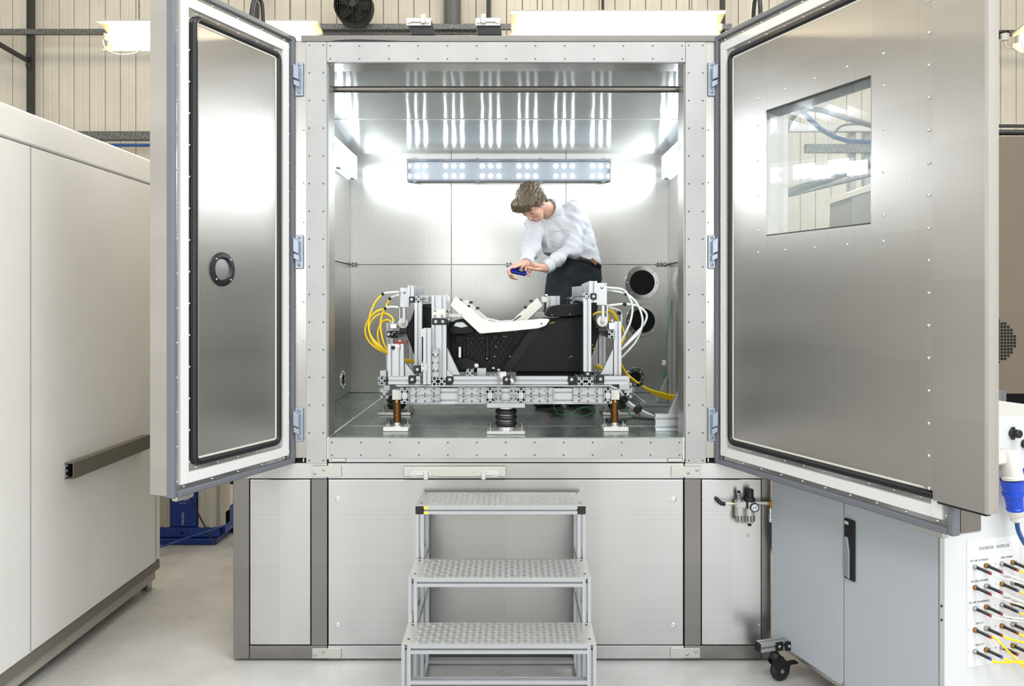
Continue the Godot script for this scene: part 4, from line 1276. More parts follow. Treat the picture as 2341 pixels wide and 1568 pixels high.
	for r in 5:
		for k in 4:
			var kd: String = kinds[r * 4 + k]
			var p := Vector3(colx[k], rowy[r], zf + 0.0015)
			var s := node("air_socket", c)
			part("nut", MB.new().lathe([Vector2(0.0105, 0), Vector2(0.0105, 0.009), Vector2(0.008, 0.011), Vector2(0.008, 0.016), Vector2(0.0, 0.016)], 6, Transform3D(Basis(Vector3.RIGHT, PI / 2), p)), M.brass if (r + k) % 2 else M.zinc, s)
			var dir := Vector3(0.62, -0.30, 0.72).normalized()
			var a := p + Vector3(0, 0, 0.014)
			part("push_fitting", MB.new().tube([a, a + Vector3(0.002, -0.001, 0.006), a + Vector3(0.005, -0.002, 0.009) , a + dir * 0.044], 0.0062, 10), M.black, s)
			var ringm: StandardMaterial3D = M.red_cap if kd[0] == "r" else (blue if kd[0] == "b" else M.black)
			part("release_ring", MB.new().tube([a + dir * 0.044, a + dir * 0.051], 0.0064, 10), ringm, s)
			if kd[1] != "-":
				var st := a + dir * 0.052
				var yel := kd[1] == "y"
				var drop: float = [-0.09, -0.09, -0.075, -0.07, -0.10, -0.10, -0.08, -0.08, -0.06, -0.05, -0.07, -0.06, -0.24, -0.075, -0.06, -0.05, 0.02, -0.07, 0, 0][r * 4 + k]
				var ex := Vector3(0.60, st.y + drop * 1.6, zf + 0.07 + 0.012 * k)
				var mid := Vector3(lerpf(st.x, 0.60, 0.5), st.y + drop * (0.75 if drop < 0.0 else -1.0), zf + 0.065 + 0.012 * k)
				var m := MB.new().tube([st, st + dir * 0.02, mid, ex], 0.0043 if yel else 0.0038, 7, 8)
				var h := part(numbered("air_hose"), m, M.hose_yellow if yel else M.hose_white, self)
				h.transform = c.transform
				tag(h, "%s air hose plugged into the %s socket of the %s row on the output sheet" % ["yellow" if yel else "clear", ["first", "second", "third", "last"][k], ["top", "second", "middle", "fourth", "bottom"][r]], "hose", "air hoses on the output sheet")
	# mains inlet and its plug
	var px := func(x: float, y: float) -> Vector3:
		var s: float = ((x - 1170.5) * 3.176 - 3109.6) / (1762.7 - 0.287 * (x - 1170.5))
		var dd := 3.176 + 0.287 * s
		return Vector3(s, EYE.y + (690.0 - y) * dd / FOCAL, zf)
	var q0: Vector3 = px.call(2284, 1062)
	var inl := node("mains_inlet", c)
	part("mounting_plate", MB.new().span(Vector3(q0.x - 0.09, q0.y - 0.02, zf), Vector3(q0.x + 0.002, q0.y + 0.088, zf + 0.012), 0.004), M.plastic_light, inl)
	part("mounting_screw", dots([px.call(2280, 1026) + Vector3(0, 0, 0.012)], Vector3.BACK, 0.007, 0.004), M.chrome, inl)
	part("collar", MB.new().span(Vector3(q0.x - 0.09, q0.y + 0.012, zf), Vector3(q0.x - 0.015, q0.y + 0.066, zf + 0.07), 0.012), M.plastic_light, inl)
	var ax := Transform3D(Basis(Vector3.BACK, 0.1) * Basis(Vector3.RIGHT, -0.12), q0 + Vector3(-0.006, 0, 0.062))
	part("socket_body", MB.new().lathe([Vector2(0.0, 0.07), Vector2(0.028, 0.068), Vector2(0.033, 0.06), Vector2(0.036, -0.01), Vector2(0.037, -0.03), Vector2(0.043, -0.036), Vector2(0.043, -0.046), Vector2(0, -0.046)], 24, ax), M.plastic_light, inl)
	part("socket_lid", MB.new().lathe([Vector2(0.0, 0.012), Vector2(0.028, 0.012), Vector2(0.034, 0.007), Vector2(0.034, -0.004), Vector2(0, -0.006)], 28, Transform3D(Basis(Vector3.UP, 0.5) * Basis(Vector3.RIGHT, PI / 2 - 0.2), q0 + Vector3(0.055, -0.036, 0.075))), M.plug_blue, inl)
	part("lid_hinge", MB.new().box(q0 + Vector3(0.045, -0.075, 0.07), Vector3(0.03, 0.03, 0.03), 0.006), M.plug_blue, inl)
	var w0 := c.transform * (q0 + Vector3(-0.006, -0.046, 0.062))
	var pg := thing("mains_plug", "blue industrial mains plug with white gland and blue cable on the control cabinet", "plug", w0)
	var tilt := Transform3D(Basis(Vector3.UP, 0.3) * Basis(Vector3.BACK, 0.16), Vector3.ZERO)
	part("plug_body", MB.new().lathe([Vector2(0.041, 0.0), Vector2(0.040, -0.012), Vector2(0.036, -0.05), Vector2(0.04, -0.052), Vector2(0.040, -0.064), Vector2(0.034, -0.066), Vector2(0.030, -0.115), Vector2(0.033, -0.118), Vector2(0.031, -0.126), Vector2(0, -0.126)], 24, tilt), M.plug_blue, pg)
	part("gland", MB.new().lathe([Vector2(0.030, -0.126), Vector2(0.027, -0.148), Vector2(0.022, -0.154), Vector2(0.024, -0.166), Vector2(0.018, -0.172), Vector2(0, -0.172)], 12, tilt), M.plastic_light, pg)
	var g0 := tilt * Vector3(0, -0.168, 0)
	part("cable", MB.new().tube([g0, g0 + Vector3(0.004, -0.04, 0.004), g0 + Vector3(0.022, -0.085, 0.012), g0 + Vector3(0.05, -0.125, 0.02)], 0.0085, 10, 5), M.hose_blue, pg)
	part("cable_sleeve", MB.new().tube([g0 + Vector3(0.05, -0.125, 0.02), g0 + Vector3(0.075, -0.165, 0.025), g0 + Vector3(0.12, -0.22, 0.03)], 0.0095, 10, 5), M.wire_green, pg, "green and white spiral wrap on the blue cable")
	var k1: Vector3 = px.call(2313, 990)
	var k2: Vector3 = px.call(2341, 1014)
	for q in [k1, k2]:
		var so := node("round_socket", c)
		part("bezel", MB.new().lathe([Vector2(0.018, 0), Vector2(0.018, 0.008), Vector2(0.013, 0.012), Vector2(0, 0.012)], 20, Transform3D(Basis(Vector3.RIGHT, PI / 2), q)), M.black, so)
		if q == k1:
			part("cap", MB.new().lathe([Vector2(0.017, 0.008), Vector2(0.017, 0.028), Vector2(0.013, 0.032), Vector2(0, 0.032)], 18, Transform3D(Basis(Vector3.RIGHT, PI / 2), q + Vector3(0.008, 0.0, 0))), M.black, so)
			part("cap_strap", MB.new().box(q + Vector3(0, 0.0, 0.006), Vector3(0.02, 0.052, 0.006), 0.003), M.black, so)
		else:
			part("core", MB.new().lathe([Vector2(0.009, 0.01), Vector2(0.009, 0.016), Vector2(0, 0.017)], 14, Transform3D(Basis(Vector3.RIGHT, PI / 2), q)), M.plastic_light, so)
	var lb: Vector3 = px.call(2271, 1010)
	part("sticker", MB.new().box(lb, Vector3(0.035, 0.03, 0.001)), M.paper, c)
	part("sticker_frame", MB.new().box(lb + Vector3(0.004, 0, 0.0006), Vector3(0.018, 0.018, 0.0006)), M.plug_blue, c)
	part("sticker_print", MB.new().box(lb + Vector3(0.004, 0, 0.0010), Vector3(0.014, 0.014, 0.0006)), M.paper, c)

# ---------------------------------------------------------------- aluminium steps
func build_steps() -> void:
	var cx := -0.0565
	var c := thing("step_unit", "three-step aluminium ladder with chequer plate treads in front of the chamber", "steps", Vector3(cx, 0, 0))
	var W := 0.84
	var s := 0.04
	var levels := [[0.448, 0.835, 0.603], [0.654, 0.602, 0.331], [0.914, 0.322, 0.045]]
	for i in 3:
		var y: float = levels[i][0]
		var zf: float = levels[i][1]
		var zb: float = levels[i][2]
		var tr := node("tread", c)
		part("plate", MB.new().span(Vector3(-W / 2, y - 0.004, zb), Vector3(W / 2, y, zf), 0.001), M.alu_worn, tr)
		# five-bar chequer relief
		var m := MB.new()
		var pitch := 0.0285
		var nx := int((W - 0.09) / pitch)
		var nz := int((zf - zb) / pitch)
		for a in nx:
			for b in nz:
				var o := Vector3((a - (nx - 1) / 2.0) * pitch, y, zf - (b + 0.55) * pitch)
				var f := 0.62 if (a + b) % 2 else -0.62
				var u := Vector3(cos(f), 0, sin(f))
				var v := Vector3(-sin(f), 0, cos(f))
				for k in 5:
					var p := o + v * (k - 2) * 0.0048
					var h := 0.0125
					var e := 0.0017
					var t := Vector3(0, 0.0016, 0)
					m.tri(p - u * h, p - v * e, p + t, -v, -v, Vector3.UP, Transform3D())
					m.tri(p - v * e, p + u * h, p + t, -v, -v, Vector3.UP, Transform3D())
					m.tri(p + u * h, p + v * e, p + t, v, v, Vector3.UP, Transform3D())
					m.tri(p + v * e, p - u * h, p + t, v, v, Vector3.UP, Transform3D())
		stuff("chequer_relief", m, M.alu_plate, tr)
		var sc := []
		for sx in [-1, 1]:
			for z in [zf - 0.05, zb + 0.03]:
				sc.append(Vector3(sx * (W / 2 - 0.025), y, z))
		part("tread_screws", dots(sc, Vector3.UP, 0.007, 0.002), M.dark_paint, tr)
		# front rail, rear rail, side rails, legs
		var yr := y - 0.004 - s / 2
		var z0 := zf - s / 2
		part("front_rail", profile(Vector3(-W / 2 + s, yr, z0), Vector3(W / 2 - s, yr, z0), s), M.alu, c)
		for sx in [-1, 1]:
			var x: float = sx * (W / 2 - s / 2)
			var rear := 0.065
			part("side_rail", profile(Vector3(x, yr, rear + s / 2), Vector3(x, yr, z0 - s / 2), s), M.alu, c)
			if i < 2:
				part("leg", profile(Vector3(x, 0.0, z0), Vector3(x, y - 0.004, z0), s, 1, Vector3.BACK), M.alu, c)
			else:
				part("leg", profile(Vector3(x, 0.0, z0), Vector3(x, y - 0.004 - s, z0), s, 1, Vector3.BACK), M.alu, c)
				part("corner_cap", MB.new().box(Vector3(x, yr, z0), Vector3(s + 0.002, s + 0.001, s + 0.002), 0.004), M.black, c)
			part("leg_bolt", dots([Vector3(x, yr + 0.002, zf)], Vector3.BACK, 0.005, 0.002), M.black, c)
			if i > 0:
				part("slot_bracket", MB.new().box(Vector3(x - 0.003, levels[i - 1][0] + 0.022, zf - 0.003), Vector3(0.006, 0.04, 0.008), 0.001), M.zinc, c)
	for sx in [-1, 1]:
		var x: float = sx * (W / 2 - s / 2)
		part("leg", profile(Vector3(x, 0.0, 0.065), Vector3(x, 0.914 - 0.004, 0.065), s, 1, Vector3.BACK), M.alu, c)
		part("side_rail", profile(Vector3(x, 0.02, 0.085), Vector3(x, 0.02, 0.79), s), M.alu, c)
	part("rear_rail", profile(Vector3(-W / 2 + s, 0.02, 0.065), Vector3(W / 2 - s, 0.02, 0.065), s), M.alu, c)
	part("rear_rail", profile(Vector3(-W / 2 + s, 0.890, 0.065), Vector3(W / 2 - s, 0.890, 0.065), s), M.alu, c)
	part("front_rail", profile(Vector3(-W / 2 + s, 0.268, 0.815), Vector3(W / 2 - s, 0.268, 0.815), s), M.alu, c)
	for k in 2:
		part("tape_mark", MB.new().box(Vector3(-W / 2 + s + 0.012, 0.914 - 0.004 - 0.008 - 0.024 * k, 0.3222), Vector3(0.020, 0.012, 0.001)), M.hose_yellow, c)

# ---------------------------------------------------------------- air service unit on the base
func build_service() -> void:
	var c := thing("air_service_unit", "air filter and regulator with a round gauge, on the base panel at the right", "air unit", at(1697, 1148, 4.3))
	var k := 4.3 / FOCAL
	var P := func(px: float, py: float, z: float) -> Vector3: return Vector3((px - 1697) * k, (1148 - py) * k, z)
	var zc := 0.04
	part("elbow", MB.new().tube([P.call(1637, 1139, 0.003), P.call(1637.5, 1140, 0.02), P.call(1640, 1143, zc - 0.005), P.call(1646, 1147, zc), P.call(1653, 1147.5, zc)], 0.0105, 10, 3), M.black, c)
	part("feed_tube", MB.new().rod(P.call(1652, 1146.5, zc), P.call(1668, 1146.5, zc), 0.006, 10), M.hose_white, c)
	part("feed_ring", MB.new().rod(P.call(1667, 1146.5, zc), P.call(1670, 1146.5, zc), 0.008, 10), M.hose_yellow, c)
	part("nipple", MB.new().rod(P.call(1670, 1146.5, zc), P.call(1676, 1146.5, zc), 0.007, 8), M.chrome, c)
	part("mount", MB.new().span(P.call(1674, 1150, 0.0), P.call(1720, 1143, zc - 0.02)), M.dark_paint, c)
	part("head_block", MB.new().span(P.call(1676, 1155, zc - 0.027), P.call(1698, 1140, zc + 0.027), 0.004), M.cast, c)
	part("sight_dome", MB.new().lathe([Vector2(0.020, 0), Vector2(0.019, 0.008), Vector2(0.010, 0.011), Vector2(0.009, 0.03), Vector2(0.012, 0.036), Vector2(0.010, 0.04), Vector2(0, 0.04)], 14, Transform3D(Basis(), P.call(1684.5, 1140, zc))), M.zinc, c)
	part("oil_screw", MB.new().lathe([Vector2(0.009, 0.04), Vector2(0.009, 0.052), Vector2(0, 0.054)], 10, Transform3D(Basis(), P.call(1684.5, 1140, zc))), M.black, c)
	for q in [[1687.0, 0.026], [1708.5, 0.0245]]:
		var o: Vector3 = P.call(q[0], 1155, zc)
		var r: float = q[1]
		var b := node("bowl", c, o)
		part("guard", MB.new().lathe([Vector2(r, 0.005), Vector2(r, -0.07), Vector2(r - 0.003, -0.08), Vector2(0, -0.082)], 20), M.cast, b)
		for i in 5:
			var f := PI / 2 + (i - 2) * 0.62
			part("slot", MB.new().box(Vector3(cos(f) * (r - 0.001), -0.056, sin(f) * (r - 0.001)), Vector3(0.010, 0.032, 0.006), 0.002, Transform3D()), M.olive_paint, b)
		if q[0] > 1700:
			part("drain", MB.new().lathe([Vector2(0.010, -0.08), Vector2(0.010, -0.098), Vector2(0, -0.098)], 10), M.black, b)
	part("regulator_block", MB.new().span(P.call(1698, 1155, zc - 0.027), P.call(1720, 1141, zc + 0.027), 0.004), M.cast, c)
	part("joint_clamp", MB.new().span(P.call(1698.5, 1156, zc - 0.03), P.call(1702.5, 1139, zc + 0.03), 0.003), M.black, c)
	part("bonnet", MB.new().lathe([Vector2(0.026, -0.005), Vector2(0.027, 0.008), Vector2(0.022, 0.017), Vector2(0.018, 0.02), Vector2(0.0175, 0.058), Vector2(0.014, 0.062), Vector2(0, 0.062)], 18, Transform3D(Basis(), P.call(1710, 1140, zc))), M.black, c)
	var g := node("gauge", c, P.call(1716, 1152.5, zc + 0.03))
	var gt := Transform3D(Basis(Vector3.RIGHT, PI / 2), Vector3.ZERO)
	part("bezel", MB.new().lathe([Vector2(0.0235, -0.02), Vector2(0.0245, 0.004), Vector2(0.023, 0.007), Vector2(0.0195, 0.006), Vector2(0.019, 0.003)], 24, gt), M.black, g)
	part("dial", MB.new().lathe([Vector2(0.0195, 0.003), Vector2(0, 0.0032)], 24, gt), M.paper, g)
	part("needle", MB.new().box(Vector3(0, 0, 0.0042), Vector3(0.028, 0.0018, 0.001), 0.0, Transform3D(Basis(Vector3.BACK, 0.5), Vector3.ZERO)), M.black, g)
	part("outlet", MB.new().tube([P.call(1719, 1146, zc), P.call(1730, 1146, zc), P.call(1748, 1146.5, zc + 0.004)], 0.011, 12), M.zinc, c)
	part("brass_elbow", MB.new().tube([P.call(1747, 1146.5, zc + 0.004), P.call(1753, 1147, zc + 0.005), P.call(1755.5, 1150, zc + 0.006), P.call(1755.5, 1157, zc + 0.006)], 0.010, 10, 3), M.brass, c)
	part("brass_branch", MB.new().rod(P.call(1753, 1147, zc + 0.005), P.call(1763, 1137, zc + 0.004), 0.009, 10), M.brass, c)
	part("coupling", MB.new().lathe([Vector2(0.0075, 0), Vector2(0.0075, -0.03), Vector2(0.0105, -0.032), Vector2(0.0105, -0.046), Vector2(0.008, -0.05), Vector2(0.0095, -0.06), Vector2(0.0095, -0.07), Vector2(0.006, -0.082), Vector2(0, -0.082)], 12, Transform3D(Basis(), P.call(1755, 1155, zc + 0.006))), M.chrome, c)
	var hp := []
	for q in [[1755, 1188], [1755, 1210], [1758, 1240], [1763, 1275], [1768, 1330]]:
		hp.append(P.call(q[0], q[1], zc + 0.006))
	part("drop_hose", MB.new().tube(hp, 0.0085, 8, 4), M.black_rubber, c)

# ---------------------------------------------------------------- the test rig of aluminium profiles
var rig_origin := Vector3.ZERO

func rp(called: String, mb: MB, m: Material, parent: Node, label := "") -> MeshInstance3D:
	var o := part(called, mb, m, parent, label)
	if parent.get_parent() == self:
		o.position = -rig_origin
	return o

# lift a mesh made in the room's axes into its thing's axes
func shot(px0: float, py0: float, px1: float, py1: float, d: float, depth: float, bev := 0.002) -> MB:
	var a := at(px0, py0, d)
	var b := at(px1, py1, d)
	return MB.new().span(Vector3(a.x, a.y, a.z - depth), Vector3(b.x, b.y, b.z), bev)

func upright(c: Node3D, px: float, y0: float, y1: float, d: float, s := 0.044, cells := 1, called := "post") -> MeshInstance3D:
	var a := at(px, y1, d)
	var b := at(px, y0, d)
	var o := rp(called, profile(a, b, s, cells, Vector3.RIGHT if cells > 1 else Vector3.BACK), M.alu, c)
	return o

func bearer(c: Node3D, px: float, py: float, d0: float, d1: float, s := 0.044, cells := 1, called := "cross_rail") -> void:
	var a := at(px, py, d0)
	var b := Vector3(a.x, a.y, 4.3 - d1)
	# wound so that the tall side stands up
	var o := rp(called, profile(a, b, s, cells), M.alu, c)
	part("dark_end_discs", profile_bores(a, b, s, cells), M.gap, o)

func joiner(c: Node3D, px: float, py: float, d: float, w := 17.0, h := 17.0, bolts := 1) -> void:
	var k := d / FOCAL
	var o := at(px, py, d)
	var m := MB.new().box(o + Vector3(0, 0, -0.018), Vector3(w * k, h * k, 0.04), 0.004)
	var b := rp("corner_joiner", m, M.black, c)
	for i in bolts:
		var bx := (i - (bolts - 1) / 2.0) * 16.0 * k
		part("joiner_bolt", MB.new().lathe([Vector2(0.0085, 0), Vector2(0.0085, 0.002), Vector2(0.0045, 0.003), Vector2(0.004, 0.001), Vector2(0, 0.001)], 12, Transform3D(Basis(Vector3.RIGHT, PI / 2), o + Vector3(bx, 0, 0.002))), M.alu_plate, b)

func gusset(c: Node3D, pts: Array, d: float, th := 0.036) -> void:
	var p := PackedVector2Array()
	for q in pts:
		var v := at(q[0], q[1], d)
		p.append(Vector2(v.x, v.y))
	rp("gusset", MB.new().prism(p, 4.3 - d - th, 4.3 - d, Transform3D(), 0.003), M.alu_plate, c)

# cast angle bracket seen into its open back: rim, floor, bosses, bolts
func cast_bracket(c: Node3D, px0: float, py0: float, px1: float, py1: float, d: float) -> void:
	var a := at(px0, py1, d)
	var b := at(px1, py0, d)
	var o := Vector3((a.x + b.x) / 2, (a.y + b.y) / 2, a.z)
	var w := b.x - a.x
	var h := b.y - a.y
	var r := 0.0035
	var t := 0.02
	var m := MB.new()
	m.span(Vector3(a.x, a.y, o.z - t), Vector3(b.x, b.y, o.z - t + 0.004))
	m.span(Vector3(a.x, a.y, o.z - t), Vector3(a.x + r, b.y, o.z), 0.001).span(Vector3(b.x - r, a.y, o.z - t), Vector3(b.x, b.y, o.z), 0.001)
	m.span(Vector3(a.x, a.y, o.z - t), Vector3(b.x, a.y + r, o.z), 0.001).span(Vector3(a.x, b.y - r, o.z - t), Vector3(b.x, b.y, o.z), 0.001)
	var br := rp("cast_bracket", m, M.alu_plate, c)
	var long := Vector3.RIGHT if w > h else Vector3.UP
	var side := Vector3.UP if w > h else Vector3.RIGHT
	var L := maxf(w, h)
	var S := minf(w, h)
	var tl := MB.new()
	var n := 3 if L / S > 2.5 else 1
	for i in n:
		for s in [-1, 1]:
			tl.lathe([Vector2(S * 0.11, 0), Vector2(S * 0.11, 0.014), Vector2(0, 0.014)], 8, Transform3D(Basis(Vector3.RIGHT, PI / 2), o + long * ((i - (n - 1) / 2.0) * L * 0.3) + side * s * S * 0.36 + Vector3(0, 0, -t)))
	stuff("bracket_bosses", tl, M.black, br)
	for i in (2 if n > 1 else 1):
		var q := o + long * ((i - 0.5) * L * 0.5 if n > 1 else 0.0) + Vector3(0, 0, -t + 0.004)
		part("bracket_bolt", MB.new().lathe([Vector2(S * 0.27, 0), Vector2(S * 0.25, 0.006), Vector2(S * 0.14, 0.008), Vector2(S * 0.12, 0.004), Vector2(0, 0.004)], 12, Transform3D(Basis(Vector3.RIGHT, PI / 2), q)), M.zinc, br)

func air_spring(c: Node3D, p: Vector3, r: float, h: float, plate: Vector3) -> void:
	# p: middle of the base plate on the deck
	var s := node("air_spring", c, p - rig_origin)
	part("base_plate", MB.new().box(Vector3(0, 0.009, 0), Vector3(plate.x, 0.018, plate.z), 0.002), M.alu_worn, s)
	part("lower_ring", MB.new().lathe([Vector2(0, 0.018), Vector2(r * 0.92, 0.018), Vector2(r * 0.92, 0.032), Vector2(0, 0.032)], 32), M.chrome, s)
	var prof := [Vector2(0, 0.03)]
	for i in 3:
		var yc := 0.032 + h * (i + 0.5) / 3.0
		for j in 9:
			var f := -PI / 2 + PI * j / 8.0
			prof.append(Vector2(r - h / 6.0 + cos(f) * h / 6.0, yc + sin(f) * h / 6.0 * 0.97))
	prof.append(Vector2(0, 0.032 + h))
	part("bellows", MB.new().lathe(prof, 36), M.black_rubber, s)
	for i in 2:
		part("girdle_hoop", MB.new().lathe([Vector2(r - h / 6.0 - 0.002, 0.032 + h * (i + 1) / 3.0 - 0.0025), Vector2(r - h / 6.0 + 0.006, 0.032 + h * (i + 1) / 3.0 - 0.0025), Vector2(r - h / 6.0 + 0.006, 0.032 + h * (i + 1) / 3.0 + 0.0025), Vector2(r - h / 6.0 - 0.002, 0.032 + h * (i + 1) / 3.0 + 0.0025)], 32), M.chrome, s)
	part("upper_ring", MB.new().lathe([Vector2(0, 0.032 + h), Vector2(r * 0.8, 0.032 + h), Vector2(r * 0.8, 0.044 + h), Vector2(0, 0.044 + h)], 32), M.chrome, s)
	part("top_plate", MB.new().box(Vector3(0, 0.056 + h, 0), Vector3(plate.x, 0.024, plate.z * 0.8), 0.002), M.alu_plate, s)
	for sx in [-1, 1]:
		for sz in [-1, 1]:
			part("stud", MB.new().lathe([Vector2(0.010, 0.018), Vector2(0.010, 0.026), Vector2(0.0055, 0.027), Vector2(0.0055, 0.038), Vector2(0, 0.038)], 6, Transform3D(Basis(), Vector3(sx * (plate.x / 2 - 0.018), 0, sz * (plate.z / 2 - 0.02)))), M.zinc, s)
	part("air_fitting", MB.new().box(Vector3(-plate.x / 2 + 0.02, 0.042 + h, 0.03), Vector3(0.012, 0.02, 0.012), 0.002), M.pipe_grey, s)

func jack_screw(c: Node3D, px: float, d: float) -> void:
	var b := at(px, 690, d)
	b.y = DECK
	var s := node("jack_screw", c, b - rig_origin)
	var y1: float = at(0, 913, d).y - DECK
	part("foot_plate", MB.new().box(Vector3(0.0, 0.011, 0), Vector3(0.14, 0.022, 0.13), 0.002), M.plastic_light, s)
	part("foot_collar", MB.new().lathe([Vector2(0.045, 0.022), Vector2(0.043, 0.027), Vector2(0.026, 0.029), Vector2(0.024, 0.042), Vector2(0, 0.042)], 24), M.zinc, s)
	var prof := [Vector2(0, 0.03), Vector2(0.019, 0.03)]
	var n := 15
	for i in n:
		var y := lerpf(0.04, y1 - 0.015, float(i) / n)
		var p := (y1 - 0.055) / n
		prof.append(Vector2(0.0195, y)); prof.append(Vector2(0.0235, y + p * 0.3)); prof.append(Vector2(0.0235, y + p * 0.6)); prof.append(Vector2(0.0195, y + p * 0.9))
	prof.append(Vector2(0.018, y1 - 0.012)); prof.append(Vector2(0.018, y1 + 0.01)); prof.append(Vector2(0, y1 + 0.01))
	part("screw_rod", MB.new().lathe(prof, 24), M.brass, s)
	part("nut_block", MB.new().box(Vector3(0, y1 + 0.028, 0), Vector3(0.052, 0.058, 0.052), 0.003), M.alu_worn, s)
	for sx in [-1, 1]:
		for sz in [-1, 1]:
			part("anchor_bolt", MB.new().lathe([Vector2(0.009, 0.022), Vector2(0.009, 0.03), Vector2(0.005, 0.031), Vector2(0.005, 0.04), Vector2(0, 0.04)], 6, Transform3D(Basis(), Vector3(sx * 0.054, 0, sz * 0.045))), M.zinc, s)

func actuator(c: Node3D, s: float, px: float, d: float, plate_x0: float, plate_x1: float, py0: float, py1: float, arm: float, roll: float) -> void:
	# cylinder plate, swinging arm and its roller; S is +1 at the right-hand end
	var k := d / FOCAL
	var g := node("press_actuator", c)
	g.position = -rig_origin
	part("face_plate", shot(plate_x0, py1, plate_x1, py0, d, 0.014), M.alu_plate, g)
	part("cylinder_body", shot(plate_x0 + 2, py1 - 4, plate_x1 - 2, py0 + 3, d + 0.03, 0.1, 0.005), M.alu, g)
	part("plate_bolt", dots([at((plate_x0 + plate_x1) / 2, py0 + 11, d)], Vector3.BACK, 0.009, 0.005, 12), M.zinc, g)
	part("plate_bolt", dots([at((plate_x0 + plate_x1) / 2 + 8, py0 + 4, d)], Vector3.BACK, 0.004, 0.004, 8), M.zinc, g)
	part("swing_arm", MB.new().box((at(arm, py1 - 2, d) + at(arm, roll + 4, d)) / 2 + Vector3(0, 0, -0.012), Vector3(7.5 * k, absf(roll + 6 - py1) * k + 0.012, 0.012), 0.003), M.alu_plate, g)
	part("piston_rod", MB.new().rod(at(arm - 9 * s * -1, py1 - 2, d + 0.02), at(arm - 9 * s * -1, roll - 4, d + 0.02), 0.006, 10), M.chrome, g)
	var rc := at(arm - (0.5 if s < 0 else 2.5), roll, d + 0.03)
	var t := Transform3D(Basis(Vector3.RIGHT, PI / 2), rc)
	part("roller", MB.new().lathe([Vector2(0.012, 0.017), Vector2(0.028, 0.017), Vector2(0.0315, 0.013), Vector2(0.0315, -0.013), Vector2(0.028, -0.017), Vector2(0, -0.017)], 32, t), M.plastic_light, g)
	part("roller_core", MB.new().lathe([Vector2(0.013, 0.012), Vector2(0.012, 0.022), Vector2(0, 0.023)], 16, t), M.zinc, g)
	part("pivot_bolt", MB.new().lathe([Vector2(0.0085, 0.02), Vector2(0.0085, 0.048), Vector2(0, 0.05)], 6, t), M.zinc, g)
	part("linkage", MB.new().rod(rc + Vector3(s * -0.02, -0.03, -0.02), rc + Vector3(s * -0.07, 0.06, -0.03), 0.007, 8).rod(rc + Vector3(s * -0.03, -0.02, -0.05), rc + Vector3(s * -0.085, 0.075, -0.06), 0.006, 8), M.black, g)
	part("spring_knuckle", MB.new().box(rc + Vector3(s * 0.0, -0.045, -0.01), Vector3(0.05, 0.03, 0.05), 0.006), M.black, g)

